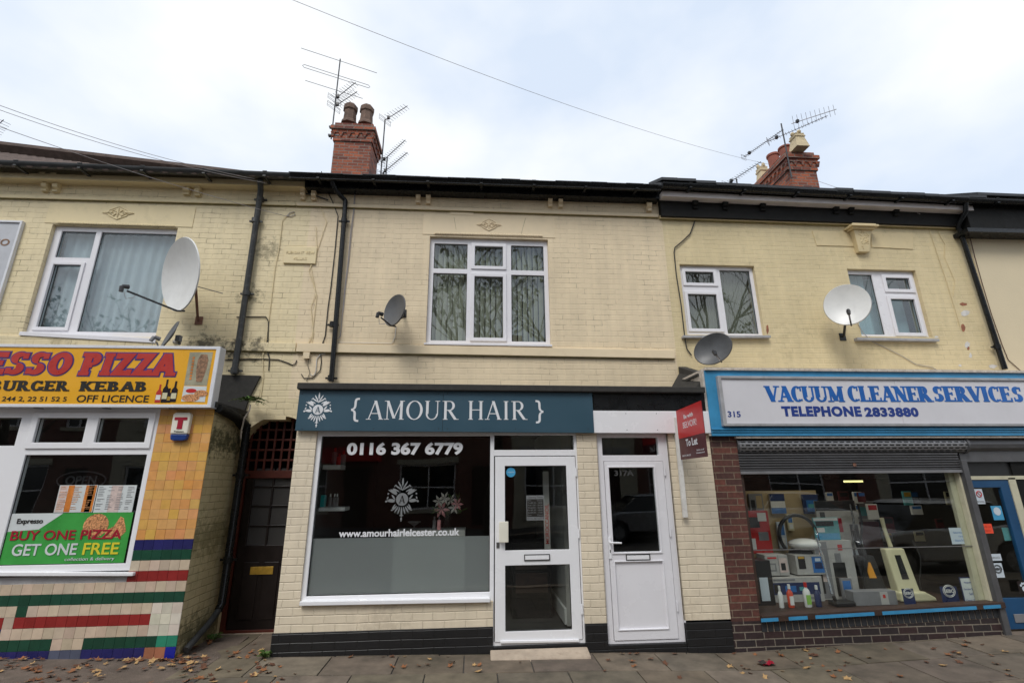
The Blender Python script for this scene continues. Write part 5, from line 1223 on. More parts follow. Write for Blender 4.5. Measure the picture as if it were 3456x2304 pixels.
for px, yt, mt in ((1127, 1510, 'grey'), (1143, 1530, 'red'), (1157, 1520, 'grey')): bottle('dark red and grey hair product on the upper salon shelf', px, yt, 1568, YS+.66, .035, mt, 'red', 'hair product', 'pump', group='hair products on the upper shelf', zbase=zsh1+.001)
bottle('turquoise hair product box on the lower salon shelf', 1082, 1670, 1711, YS+.66, .055, 'teal', cat='hair product', shape='box', zbase=zsh2+.001, name='product_box')
for px in (1112, 1126, 1135): bottle('silver hair product bottle on the lower salon shelf', px, 1665, 1711, YS+.66, .022, 'steel_grey', 'white', 'hair product', 'pump', group='silver bottles on the lower shelf', zbase=zsh2+.001)
# counter with vase of lilies
YC = YS+.75; zc = A(1500, 1790, YC).z
b = B(); b.box(A(1330, 1790, YC).x, A(1570, 1790, YC).x, YC, YC+.5, 0, zc); tagit(b.build('reception_desk', 'room_white', bevel=.006, origin=(A(1400, 1790, YC).x, YC, 0)), 'pale salon desk behind the frosted part of the window', 'desk')
VA = thing('flower_vase', 'glass vase of pink lilies on the salon desk', 'flowers', (A(1508, 1785, YC+.2).x, YC+.2, zc))
o_ = LOC[VA.name]; b = B(); b.lathe(o_, [(.045, 0), (.05, .1), (.06, .22), (.055, .22), (.04, .02)], 16); b.build('vase', 'glass', VA, smooth=True)
def lily(b, c, r_, d, seed=0):
    rr = random.Random(seed); d = Vector(d).normalized(); u = d.cross(Vector((0, 0, 1))).normalized(); v = d.cross(u)
    for k in range(6):
        a_ = 2*PI*k/6+rr.uniform(-.1, .1); o = u*math.cos(a_)+v*math.sin(a_); s_ = d.cross(o).normalized()
        p = [Vector(c), Vector(c)+o*r_*.5+d*r_*.25, Vector(c)+o*r_+d*r_*.1]
        b.face(b.vs([p[0], p[1]-s_*r_*.18, p[2], p[1]+s_*r_*.18]))
bs, bl, bp, bw = B(), B(), B(), B()
fl_ = [(1490, 1718, 1), (1543, 1700, 1), (1500, 1680, 0), (1522, 1686, 0), (1482, 1690, 0), (1515, 1665, 2), (1548, 1680, 2), (1560, 1722, 2), (1472, 1720, 2), (1534, 1712, 0)]
for i, (px, py, k) in enumerate(fl_):
    c = A(px, py, YC+.18-.03*(i % 3)); bs.tube([o_+Vector((0, 0, .18)), (o_+Vector((0, 0, .3))+c)/2, c], .003, 5)
    if k == 2:
        for j in range(5): a_ = random.uniform(0, 6); bl.face(bl.vs([c, c+Vector((.03*math.cos(a_), 0, .03*math.sin(a_))), c+Vector((.09*math.cos(a_+.2), -.01, .09*math.sin(a_+.2))), c+Vector((.03*math.cos(a_+.5), .01, .03*math.sin(a_+.5)))]))
    else: lily(bp if k == 1 else bw, c, .12 if i == 0 else .09, (-.1+.1*(i % 3), -1, .1*(i % 2)), i)
bs.build('stems', 'stem', VA); bl.build('leaves', 'leaf_green', VA, recalc=False); bp.build('pink_petals', 'petal_pink', VA, recalc=False); bw.build('pale_petals', 'petal_white', VA, recalc=False)
for px, mt, lab in ((1465, 'steel_grey', 'slim silver blue bottle left of the lily vase'), (1481, 'petal_pink', 'slim rose coloured bottle beside the lily vase')): bottle(lab, px, 1742, 1788, YC+.15, .024, mt, 'steel_grey', 'bottle', 'pump', zbase=zc+.001)
BW = thing('glass_bowl', 'small footed glass dish on the salon desk', 'dish', (A(1397, 1785, YC+.2).x, YC+.2, zc)); b = B(); b.lathe(LOC[BW.name], [(.035, 0), (.01, .02), (.01, .05), (.09, .10), (.085, .105), (.01, .055)], 20); b.build('bowl', 'steel_grey', BW, smooth=True)
# hair product stand seen through the door
BN = thing('display_banner', 'tall narrow pale banner lettered MOROCCANOIL inside the salon door', 'banner', (.86, YS+.5, 0)); YB_ = YS+.35
q = quadrect(YB_, (1833, 1590), (1849, 1590), (1855, 1850), (1842, 1850)); b = B(); b.box(q[0]-.01, q[1]+.01, YB_, YB_+.02, .85, q[3]); b.build('panel', 'room_white', BN)
me = textmesh('MOROCCANOIL', 0.01); b = B(); b.bm.from_mesh(me); xs_ = [v.co.x for v in b.bm.verts]; L_ = max(xs_); zz0, zz1 = A(1848, 1835, YB_).z, A(1846, 1700, YB_).z
for v in b.bm.verts: s_ = (zz1-zz0)/L_; v.co = ((q[0]+q[1])/2+.025-v.co.y*s_*1.1, YB_-.002-(v.co.z)*.05, zz0+v.co.x*s_)
b.build('lettering', 'letter_red', BN, recalc=False)
DK = thing('drawer_unit', 'dark low unit inside the salon behind the lower door glass', 'cabinet', (.8, YS+1.5, 0)); b = B(); b.box(.55, 1.1, YS+1.4, YS+1.9, zg(.8), .95); b.build('carcass', 'black_matt', DK); b = B(); b.box(.6, 1.05, YS+1.385, YS+1.4, .3, .55); b.box(.6, 1.05, YS+1.385, YS+1.4, .6, .85); b.build('drawer_front', 'wood_brown', DK)

# ============================================================ VACUUM CLEANER SHOPFRONT
VS = thing('vacuum_shopfront', 'vacuum cleaner shopfront with red brick pier, black brick base and roller shutter', 'shopfront', (5, 6, 0))
XP0 = XR+.004; XP1 = (A(2486, 1478, YS).x+A(2557, 2057, YS).x)/2; YV = 5.93
zpb = A(2500, 2095, YS).z
b = B(); b.box(XP0, XP1, YS-.006, YS+.25, zpb, A(2440, 1470, YS).z+.02); b.build('brick_pier', 'brick_red', VS)
b = B(); b.box(XP0, XP1, YS-.006, YS+.25, -.3, zpb); b.build('pier_base', 'brick_engineering', VS)
S0, S1 = A(2556.9, 2085.6, YS), A(3363, 2038.6, YS); XV1 = S1.x+.06
def sillz(x): return S0.z+(S1.z-S0.z)*(x-S0.x)/(S1.x-S0.x)
so_t = (A(2600, 2130, YS).z-S0.z)
b = B(); b.prism([(XP1, YS, -.3), (XV1, YS, -.3), (XV1, YS, sillz(XV1)-.145), (XP1, YS, sillz(XP1)-.145)], (0, .22, 0)); b.build('brick_base', 'brick_engineering', VS)
b = B(); n = int((XV1-XP1)/.0765)
for i in range(n): x = XP1+i*.0765+.005; z1 = sillz(x)-.035; b.box(x, x+.0665, YS-.004, YS+.1, z1-.105, z1)
b.build('soldier_course', 'brick_dark_plain' if 'brick_dark_plain' in MATS else 'slate', VS, bevel=.003)
b = B(); b.prism([(XP1, YS+.004, sillz(XP1)-.145), (XV1, YS+.004, sillz(XV1)-.145), (XV1, YS+.004, sillz(XV1)-.03), (XP1, YS+.004, sillz(XP1)-.03)], (0, .1, 0)); b.build('mortar_bed', 'concrete', VS)
b = B(); b.prism([(XP1, YS-.055, sillz(XP1)-.030), (XV1, YS-.055, sillz(XV1)-.030), (XV1, YS-.055, sillz(XV1)+.035), (XP1, YS-.055, sillz(XP1)+.035)], (0, .14, 0)); b.build('window_sill', 'wood_brown', VS, bevel=.004)
for a_, c_ in ((2557, 2612), (2650, 2710), (2740, 2935), (2966, 3281), (3310, 3363)):
    b = B(); x0, x1 = A(a_, 2070, YS).x, A(c_, 2050, YS).x; b.prism([(x0, YS-.059, sillz(x0)-.024), (x1, YS-.059, sillz(x1)-.024), (x1, YS-.059, sillz(x1)+.012), (x0, YS-.059, sillz(x0)+.012)], (0, .004, 0)); b.build('blue_sill_strip', 'fascia_blue', VS)
# window frame + glass
zh = A(2900, 1586, YS+.06).z
px1 = (A(3232, 1593, YS+.05).x+A(3342, 2017, YS+.05).x)/2
YGl = YS+.09
b = B(); b.box(XP1, XP1+.05, YS+.03, YS+.12, .4, zh+.3); b.build('window_frame', 'wood_brown', VS)
b = B(); b.box(px1-.02, px1+.055, YS+.03, YS+.14, sillz(px1), zh+.1); b.build('window_post', 'cream_post', VS, bevel=.004)
b = B(); b.box(px1-.10, px1-.02, YGl+.01, YGl+.06, sillz(px1), zh+.1); b.build('inner_post', 'cream_post', VS, bevel=.004)
b = B(); b.box(XP1+.05, px1-.02, YGl, YGl+.006, sillz(XP1)-.02, zh+.1); b.build('shop_window', 'glass', VS)
zl = (A(2520, 1857, YGl).z+A(3290, 1840, YGl).z)/2
b = B(); b.box(XP1+.05, px1-.02, YGl-.004, YGl+.001, zl-.005, zl+.005); b.build('glass_joint', 'steel_grey', VS)
b = B(); a_, c_ = (A(3244, 1560, YS).x+A(3397, 2139, YS).x)/2, 0
b.box(a_-.03, a_+.03, YS-.03, YS+.08, -.1, zh+.12); b.box(a_+.036, a_+.058, YS-.02, YS+.08, -.1, zh+.12); b.build('shutter_rail', 'shutter', VS, bevel=.004)
# roller shutter
zt_s, zb_s = A(2900, 1528, YS).z, A(2900, 1587, YS).z
b = B(); n = 7
for i in range(n):
    z0 = zb_s+(zt_s-zb_s)*i/n; z1 = zb_s+(zt_s-zb_s)*(i+1)/n
    b.prism([(XP1, YS+.012, z0), (XP1, YS-.004, z0+(z1-z0)*.3), (XP1, YS-.004, z0+(z1-z0)*.7), (XP1, YS+.012, z1-.003), (XP1, YS+.04, z1-.003), (XP1, YS+.04, z0)], (a_-XP1-.03, 0, 0))
b.build('shutter_slats', 'shutter', VS)
b = B(); b.box(XP1, a_-.03, YS-.012, YS+.045, zb_s-.035, zb_s); SHB = b.build('shutter_bottom_rail', 'shutter_light', VS, bevel=.003)
p = A(2884, 1568, YS-.01); b = B(); b.box(p.x-.02, p.x+.02, YS-.016, YS-.008, p.z-.02, p.z+.02); b.build('shutter_lock', 'rust', VS)
# perforated shutter drum: faceted cover with rows of slots
b = B(); dr = B(); zc_ = A(2900, 1500, YS-.02).z; x0, x1 = A(2491, 1500, YS).x, A(3268, 1530, YS).x; R_ = .105
b.tube([(x0+.02, YS+.07, zc_), (x1, YS+.07, zc_)], R_-.006, 12); b.build('shutter_drum', 'black', VS)
fac = []
for k in range(7):
    a0, a1 = rad(150+k*22), rad(150+(k+1)*22); p0 = (YS+.07+R_*math.cos(a0), zc_+R_*math.sin(a0)); p1_ = (YS+.07+R_*math.cos(a1), zc_+R_*math.sin(a1)); fac.append((p0, p1_))
for k, (p0, p1_) in enumerate(fac):
    def P(x, t): return (x, p0[0]+(p1_[0]-p0[0])*t, p0[1]+(p1_[1]-p0[1])*t)
    def strip(xa, xb, ta, tb_): dr.prism([P(xa, ta), P(xb, ta), P(xb, tb_), P(xa, tb_)], (0, .002, .0))
    strip(x0, x1, 0, .28); strip(x0, x1, .72, 1)
    x = x0+(.055 if k % 2 else 0); strip(x0, x0+.03, .28, .72)
    while x < x1: strip(x, min(x+.028, x1), .28, .72); x += .088
dr.build('perforated_cover', 'shutter_light', VS, recalc=True)
b = B(); b.tube([(x1-.01, YS+.07, zc_), (x1+.025, YS+.07, zc_)], R_+.012, 20); b.build('drum_end_plate', 'shutter', VS); b = B(); b.tube([(x0-.02, YS+.07, zc_), (x0, YS+.07, zc_)], R_+.005, 12); b.build('drum_end_plate', 'shutter', VS)
# second shutter over the door
b = B(); b.tube([(x1+.05, YS+.09, zc_+.005), (x1+1.6, YS+.09, zc_+.005)], .10, 12); b.build('shutter_drum', 'shutter', VS)
b = B(); b.box(a_+.05, a_+1.6, YS+.05, YS+.09, zb_s+.10, zc_); b.build('shutter_slats', 'shutter', VS)
b = B(); b.box(XP1, 9, YS+.25, YS+.3, zb_s-.1, 2.9); b.build('header', 'black_matt', VS)
# door
xd0 = a_+.075; zdt = A(3340, 1612, YS+.08).z; yd = YS+.08
b = B(); b.box(xd0-.02, 8.6, yd-.01, yd+.06, zdt-.02, zdt+.025); b.build('door_head', 'cream_post', VS)
b = B(); b.box(xd0-.02, 8.6, yd+.02, yd+.05, zdt+.025, zc_); b.build('fanlight', 'black', VS)
xd1 = (A(3412, 1640, yd).x+A(3456, 1830, yd).x)/2
zk = A(3420, 2030, yd).z
dgl = (xd0+.03, xd1-.13, zk+.04, zdt-.12)
b = B(); b.slab(xd0, xd1, zg(6.5)+.03, zdt-.022, [dgl], yd, yd+.045); SD = b.build('shop_door', 'door_blue', VS, bevel=.004)
b = B(); b.box(dgl[0], dgl[1], yd+.02, yd+.026, dgl[2], dgl[3]); b.build('pane', 'glass', SD)
q = quadrect(yd, (3419, 2070), (3470, 2070), (3470, 2099), (3426, 2099)); b = B(); b.box(q[0], q[1], yd-.01, yd, q[2], q[3]); b.build('letter_plate', 'grey', SD, bevel=.003)
b = B(); b.box(xd1, xd1+.10, yd-.01, yd+.08, 0, zdt); b.build('door_post', 'cream_post', VS)
b = B(); b.box(xd1+.1, 9.2, yd, yd+.1, 0, 2.8); b.build('side_panel', 'black_matt', VS)
def notice(name, label, cat, tl, tr, br, bl, Y, mt, wr=None, wm='letter_black', par=None):
    q = quadrect(Y, tl, tr, br, bl); t = thing(name, label, cat, (q[0], Y, q[2]))
    b = B(); b.box(q[0], q[1], Y, Y+.002, q[2], q[3]); b.build('sheet', mt, t); W, H = q[1]-q[0], q[3]-q[2]
    for (s_, a_, c_, d_, e_, m_) in (wr or []): text(s_, (q[0]+W*a_, q[0]+W*c_, q[2]+H*d_, q[2]+H*e_), Y-.0003, m_, t, depth=.0008)
    return t, q
yn = yd+.012
t, q = notice('sticker', 'no smoking notice on the blue shop door', 'sticker', (3286, 1649), (3317, 1649), (3323, 1700), (3296, 1700), yn, 'paper', [('No Smoking', .1, .9, .08, .22, 'letter_black')])
c = ((q[0]+q[1])/2, (q[2]+q[3])/2+.03); b = B(); b.tube([(c[0]+.035*math.cos(k*PI/10), yn-.003, c[1]+.035*math.sin(k*PI/10)) for k in range(21)], .005, 6); b.tube([(c[0]-.024, yn-.003, c[1]+.024), (c[0]+.024, yn-.003, c[1]-.024)], .004, 6); b.build('prohibition_ring', 'red', t)
notice('sticker', 'orange handwritten notice on the blue shop door', 'sticker', (3304, 1767), (3347, 1766), (3353, 1799), (3312, 1799), yn, 'paper_orange', [('Back in', .1, .9, .6, .8, 'letter_red'), ('5 mins', .1, .8, .2, .42, 'letter_red')])
t, q = notice('sticker', 'pale blue leaflet with a round badge high on the blue shop door', 'sticker', (3343, 1706), (3378, 1706), (3391, 1754), (3355, 1754), yn, 'sky_blue'); c = ((q[0]+q[1])/2, (q[2]+q[3])/2+.02); b = B(); b.prism([(c[0]+.05*math.cos(k*PI/10), yn-.002, c[1]+.05*math.sin(k*PI/10)) for k in range(20)], (0, .001, 0)); b.build('badge', 'paper', t)
notice('sticker', 'white strip notice above the round badge sticker on the shop door', 'sticker', (3332, 1870), (3375, 1866), (3383, 1889), (3340, 1893), yn, 'paper', [('Numatic', .1, .9, .3, .7, 'grey')])
def sebo(t, cx, cz, Y, w_, m1='letter_black', m2='letter_black'):
    b = B()
    for r_ in (1, .8): b.tube([(cx+w_*r_*math.cos(k*PI/12), Y, cz+w_*.85*r_*math.sin(k*PI/12)) for k in range(25)], w_*.045, 5)
    b.build('emblem_ring', m1, t)
    text('SEBO', (cx-w_*.85, cx+w_*.85, cz-w_*.25, cz+w_*.25), Y-.002, m1, t, bold=.03, depth=.001)
t, q = notice('sticker', 'white sticker with round SEBO badge on the blue shop door', 'sticker', (3344, 1899), (3383, 1899), (3389, 1948), (3355, 1948), yn, 'paper'); sebo(t, (q[0]+q[1])/2, q[2]+(q[3]-q[2])*.6, yn-.003, (q[1]-q[0])*.38)
t, q = notice('sticker', 'paw print sticker low at the right of the blue shop door', 'sticker', (3433, 1960), (3470, 1960), (3478, 2000), (3440, 2000), yn-.04, 'door_dark')
c = ((q[0]+q[1])/2, (q[2]+q[3])/2); b = B()
for dx, dz, r_ in ((0, -.02, .03), (-.035, .02, .014), (-.013, .04, .014), (.013, .04, .014), (.035, .02, .014)): b.prism([(c[0]+dx+r_*math.cos(k*PI/8), yn-.043, c[1]+dz+r_*math.sin(k*PI/8)) for k in range(16)], (0, .001, 0))
b.build('paw', 'paper', t)
notice('sticker', 'photo card with white bird shape on the shop door', 'sticker', (3380, 1780), (3425, 1778), (3436, 1822), (3392, 1824), yn+.05, 'poster_teal')
# fascia of the vacuum shop
FZ = lambda px, py: A(px, py, YV).z
FX0 = (A(2380, 1254, YV).x+A(2401, 1469, YV).x)/2
def fbar(yt, yb, Y, d, mt, name, xl=2392, par=VS, bevel=.002, x0=None):
    b = B(); z1, z0 = (A(xl, yt[0], Y).z+A(3456, yt[1], Y).z)/2, (A(xl, yb[0], Y).z+A(3456, yb[1], Y).z)/2; b.box(FX0 if x0 is None else x0, 9.0, Y, Y+d, z0, z1); return b.build(name, mt, par, bevel=bevel)
fbar((1240, 1249), (1250, 1256), YV-.03, .85, 'peel', 'top_trim')
fbar((1251, 1257), (1447, 1449), YV, .1, 'fascia_blue', 'blue_fascia')
fbar((1443, 1446), (1449, 1451), YV-.03, .08, 'fascia_blue', 'fascia_moulding'); fbar((1451, 1453), (1457, 1458), YV-.018, .08, 'fascia_blue', 'fascia_moulding'); fbar((1457, 1458.5), (1469, 1470), YV-.006, .08, 'fascia_blue', 'fascia_moulding')
fbar((1470, 1471), (1477, 1478), YV+.01, .12, 'peel', 'underside_trim', x0=A(2486, 1474, YV).x)
b = B(); b.box(FX0-.03, FX0, YV+.02, YW, A(2400, 1469, YV).z, A(2392, 1245, YV).z); b.build('fascia_return', 'peel', VS)
b = B(); b.box(FX0-.05, 9, YV+.1, YW, A(2392, 1262, YV).z, A(2392, 1262, YV).z+.03); b.build('flat_roof', 'felt', VS)
# felt-clad party upstand between the two shopfronts
b = B(); p = [A(2281, 1232, YW), A(2378, 1240, YW-.05)]


ut = A(2330, 1237, YW).z; uf = A(2378, 1262, 6.02).z; ub = A(2300, 1300, 6.3).z
b.prism([(2.99, YW, ut), (2.99, 6.02, uf), (2.99, 6.02, 2.9), (2.99, YW, 2.9)], (.12, 0, 0))
b.prism([(2.80, YW-.004, ub-.02), (2.99, YW-.004, ut-.10), (2.99, 6.02, uf-.04), (2.86, 6.02, ub-.1)], (0, 0, -.10))
b.build('party_upstand', 'felt', VS, bevel=.01)
# sign of the vacuum shop
VN = thing('shop_sign', 'pale grey sign with blue lettering VACUUM CLEANER SERVICES and telephone number', 'sign', A(2900, 1436, YV))
Y1 = YV-.06; sq = (( A(2421, 1268, Y1).x+A(2444, 1437, Y1).x)/2, 9.0, (A(2444, 1437, Y1).z+A(3456, 1437, Y1).z)/2, (A(2421, 1268, Y1).z+A(3456, 1275, Y1).z)/2)
b = B(); b.slab(*sq, [(sq[0]+.045, 8.96, sq[2]+.035, sq[3]-.035)], Y1, Y1+.06); b.build('frame', 'sign_trim', VN, bevel=.004)
xj = (A(3022, 1283, Y1).x+A(3055, 1426, Y1).x)/2
b = B(); b.box(sq[0]+.045, xj-.002, Y1+.02, Y1+.03, sq[2]+.035, sq[3]-.035); b.box(xj+.002, 8.96, Y1+.02, Y1+.03, sq[2]+.035, sq[3]-.035); b.build('face_panel', 'sign_pale', VN)
b = B(); b.box(xj-.005, xj+.003, Y1+.025, Y1+.031, sq[2]+.035, sq[3]-.035); b.build('panel_joint', 'rust', VN)
Yt = Y1+.02; cs = dict(tv=.31, th=.11, sw=.21, st=.085, gap=.0)
slabtext('VACUUM', tbox(Yt, 2580, 2848, 1302, 1356), Yt, 'text_blue', VN, **cs)
slabtext('CLEANER', tbox(Yt, 2861, 3146, 1302, 1356), Yt, 'text_blue', VN, **cs)
slabtext('SERVICES', tbox(Yt, 3151, 3448, 1303, 1356), Yt, 'text_blue', VN, **cs)
text('TELEPHONE', tbox(Yt, 2638, 2906, 1370, 1405), Yt, 'text_navy', VN, bold=.055, spacing=1.12)
text('2833880', tbox(Yt, 2918, 3099, 1374, 1406), Yt, 'text_navy', VN, bold=.055, spacing=1.1)
text('315', tbox(Yt, 2456, 2499, 1387, 1407), Yt, 'text_navy', VN, bold=.02)
# ---- display inside
ZF = sillz(5)-.0
room(VS, XP1, 8.3, -.05, 2.75, YS+.32, YS+4.5, 'room_dark')
b = B(); b.box(XP1, px1+.02, YS+.10, YS+1.3, ZF-.08, ZF-.01); b.build('display_floor', 'wood_brown', VS)
b = B(); b.box(XP1, XP1+.02, YS+.25, YS+1.3, ZF, 2.4); b.build('side_lining', 'room_dark', VS)
YBk = YS+1.1
q = quadrect(YBk, (2500, 1655), (2768, 1655), (2775, 1875), (2520, 1875)); b = B(); b.box(max(q[0], XP1+.03), q[1], YBk, YBk+.03, ZF, q[3]); b.build('tan_backboard', 'tan_board', VS)
LT = thing('ceiling_light', 'lit yellowish strip light on the ceiling inside the vacuum shop', 'light', (5.3, 8, 2.6)); b = B(); a0 = A(2852, 1627, YS+1.9); b.box(a0.x, a0.x+.32, YS+1.9, YS+1.93, a0.z, a0.z+.03); b.build('tube', 'tube_light', LT)
for k_, (lx, ly, pw) in enumerate(((4.6, YS+.42, 4), (5.9, YS+.42, 3.2), (5.4, 7.95, 5))):  # front pair: unseen fill added to brighten the goods; last: the ceiling strip's light
    la = bpy.data.lights.new('fill_and_strip_lamp', 'AREA'); la.shape = 'RECTANGLE'; la.size = 1.1; la.size_y = .12; la.energy = pw; la.color = (1, .93, .78)
    lo_ = bpy.data.objects.new('fill_and_strip_lamp', la); C.objects.link(lo_); lo_.location = (lx, ly, 2.36); lo_.rotation_euler = (rad(-12) if k_ < 2 else 0, 0, 0)
def zf_(px, py, Y): return A(px, py, Y)
def boxpx(label, xl, yt, xr, yb, Y, d, mt, deco=(), cat='box', name='product_box', onfloor=True, z0=None):
    a_, c_ = A(xl, yb, Y), A(xr, yt, Y); zz = a_.z if z0 is None else z0
    t = thing(name, label, cat, ((a_.x+c_.x)/2, Y, zz)); b = B(); b.box(a_.x, c_.x, Y, Y+d, zz, c_.z); b.build('carton', mt, t, bevel=.003); W, H = c_.x-a_.x, c_.z-zz
    for i, (x0, x1, z0_, z1_, m_) in enumerate(deco): b = B(); b.box(a_.x+W*x0, a_.x+W*x1, Y-.001-.0006*i, Y-.0002-.0006*i, zz+H*z0_, zz+H*z1_); b.build('printed_panel', m_, t)
    return t
ZT = ZF-.009
Yn = YS+.30
def flo(px, Y): return ZT
bt = [('plain white bottle, leftmost on the display floor', 2639, 1975, 'white', 'white', None, .030), ('red cleaning fluid bottle with white cap on the display floor', 2672, 1970, 'orange_red', 'white', 'white', .040), ('white and green bottle with red cap on the display floor', 2729, 1963, 'white', 'red', 'lime', .046), ('dark blue bottle with white cap on the display floor', 2765, 1973, 'dark_blue', 'white', None, .040)]
mat('carton', (.40, .39, .37), .6, .12, 14, dirt=.15, dcol=(.25, .23, .2)); mat('orange_red', (.60, .07, .03), .3, .06)
for lab, px, yt, mt, cm, lm, w_ in bt: bottle(lab, px, yt, 2047, Yn, w_, mt, cm, labm=lm, zbase=ZT, name='cleaner_bottle')
boxpx('wide white product carton with dark picture behind the bottles', 2603, 1944, 2772, 2040, YS+.55, .22, 'carton', [(.06, .94, .30, .78, 'dark_blue'), (.10, .22, .36, .72, 'black'), (.3, .5, .4, .65, 'mid_blue'), (.56, .64, .45, .6, 'poster_teal'), (.72, .86, .1, .2, 'grey'), (.1, .5, .86, .93, 'grey')], z0=ZT)
zb2 = A(2600, 1944, YS+.55).z+.002
boxpx('white product carton with black ring picture on the wide carton', 2590, 1871, 2656, 1942, YS+.58, .20, 'carton', [(.1, .45, .2, .6, 'grey'), (.16, .39, .28, .52, 'carton'), (.56, .58, 0, 1, 'grey'), (.6, .95, .15, .85, 'poster_pink'), (.66, .86, .25, .6, 'black'), (.1, .5, .82, .9, 'red')], z0=zb2)
boxpx('white steam cleaner carton with blue picture on the wide carton', 2693, 1871, 2781, 1940, YS+.58, .20, 'carton', [(.08, .32, .3, .95, 'black'), (.1, .3, .82, .94, 'brass'), (.55, .95, .1, .92, 'mid_blue'), (.62, .88, .3, .62, 'dark_blue'), (.66, .84, .68, .84, 'paper')], z0=zb2)
boxpx('black tower heater with white leaflet by the brick pier', 2538, 1890, 2598, 2045, YS+.42, .22, 'black', [(.45, .8, .1, .62, 'paper'), (.2, .3, .05, .9, 'grey')], cat='appliance', name='appliance', z0=ZT)
# canister vacuum with looped hose
CV = thing('canister_vacuum', 'white and black canister vacuum with black hose looped above it', 'vacuum cleaner', (A(2715, 1870, YS+.7).x, YS+.7, ZT)); o_ = LOC[CV.name]
b = B(); cc = A(2695, 1806, YS+.68); b.tube([(cc.x+.27*math.cos(t*PI/18), YS+.68, cc.z+.26*math.sin(t*PI/18)-(.06 if t < 2 else 0)) for t in range(-2, 23)], .024, 10); b.build('hose', 'black', CV, smooth=True)
p = A(2715, 1835, YS+.72); b = B(); b.ball(p, .22, .16, .075, 16); b.build('white_cover', 'white', CV, smooth=True)
p = A(2712, 1875, YS+.80); b = B(); b.ball(p, .20, .16, .15, 16); b.build('body', 'black', CV, smooth=True)
p = A(2753, 1855, YS+.66); b = B(); b.ball(p, .045, .03, .06, 12); b.build('wheel', 'white', CV, smooth=True)
b = B(); b.box(p.x-.35, p.x-.08, YS+.72, YS+.95, ZT, p.z-.18); b.build('stand', 'black', CV)
WD = thing('vacuum_wand', 'shiny silver vacuum tube with black floor head leaning in the window', 'vacuum wand', (A(2808, 2040, Yn).x, Yn, ZT)); b = B(); b.tube([A(2756, 1814, Yn+.15), A(2783, 1910, Yn+.08), A(2808, 2003, Yn)], .012, 10); b.build('tube', 'chrome', WD, smooth=True)
b = B(); p = A(2812, 2008, Yn); b.tube([p, (p.x+.02, Yn, ZT+.05)], .022, 8); b.box(p.x-.02, p.x+.24, Yn-.06, Yn+.10, ZT, ZT+.055); b.build('floor_head', 'black', WD, bevel=.015)
boxpx('tall white carton with black upright cleaner picture', 2779, 1822, 2870, 2035, YS+.62, .18, 'carton', [(.02, .34, .02, .98, 'grey'), (.06, .12, .1, .7, 'black'), (.42, .74, .05, .62, 'black'), (.50, .66, .62, .78, 'grey'), (.10, .2, .3, .8, 'poster_pink'), (.62, .74, .83, .93, 'red')], z0=ZT)
boxpx('teal and white poster card above the tall carton', 2755, 1745, 2826, 1822, YS+.66, .02, 'poster_teal', [(.02, .98, .86, .98, 'white'), (.08, .8, .62, .84, 'black'), (.05, .4, .35, .55, 'white'), (.05, .95, .02, .3, 'sky_blue')], cat='poster', name='poster')
boxpx('red and white spare part packs hanging at the left of the display', 2527, 1722, 2590, 1868, YS+.78, .05, 'red', [(.05, .35, .1, .35, 'white'), (.5, .9, .3, .5, 'grey'), (.1, .6, .6, .85, 'black'), (.55, .9, .75, .95, 'white')], cat='spare parts', name='spares_pack')
boxpx('blue and white hanging pack on the tan backboard', 2606, 1665, 2645, 1732, YBk-.04, .03, 'white', [(0, 1, .62, 1, 'dark_blue'), (0, 1, 0, .28, 'mid_blue')], cat='spare parts', name='hanging_pack')
boxpx('dark blue hanging pack at the right of the tan backboard', 2717, 1667, 2758, 1733, YBk-.04, .03, 'dark_blue', [(.2, .9, .1, .7, 'mid_blue'), (.3, .8, .3, .5, 'poster_teal')], cat='spare parts', name='hanging_pack')
boxpx('grey and black hanging pack at the left of the tan backboard', 2535, 1665, 2572, 1735, YBk-.04, .03, 'grey', [(.1, .4, .1, .7, 'black'), (.5, .9, .3, .9, 'tan_board')], cat='spare parts', name='hanging_pack')
boxpx('tall poster showing an upright cleaner on white behind the cartons', 2785, 1688, 2885, 1905, YS+.95, .02, 'carton', [(.28, .50, .02, .45, 'grey'), (.0, .98, .84, 1, 'black'), (.08, .2, .55, .82, 'black'), (.40, .58, .5, .72, 'poster_red'), (.75, .95, .35, .62, 'black'), (.4, .9, .05, .22, 'paper')], cat='poster', name='poster')
boxpx('grey shelf of packets deep in the vacuum shop', 2890, 1690, 2945, 1790, YS+1.8, .2, 'grey', [(.1, .9, .1, .4, 'room_white'), (.1, .9, .5, .8, 'poster_teal')], cat='shelf', name='stock_shelf')
boxpx('dark red cabinet deep in the vacuum shop', 2915, 1760, 2965, 1850, YS+1.7, .3, 'agent_maroon', [(.1, .9, .1, .9, 'agent_maroon')], cat='cabinet', name='cabinet')
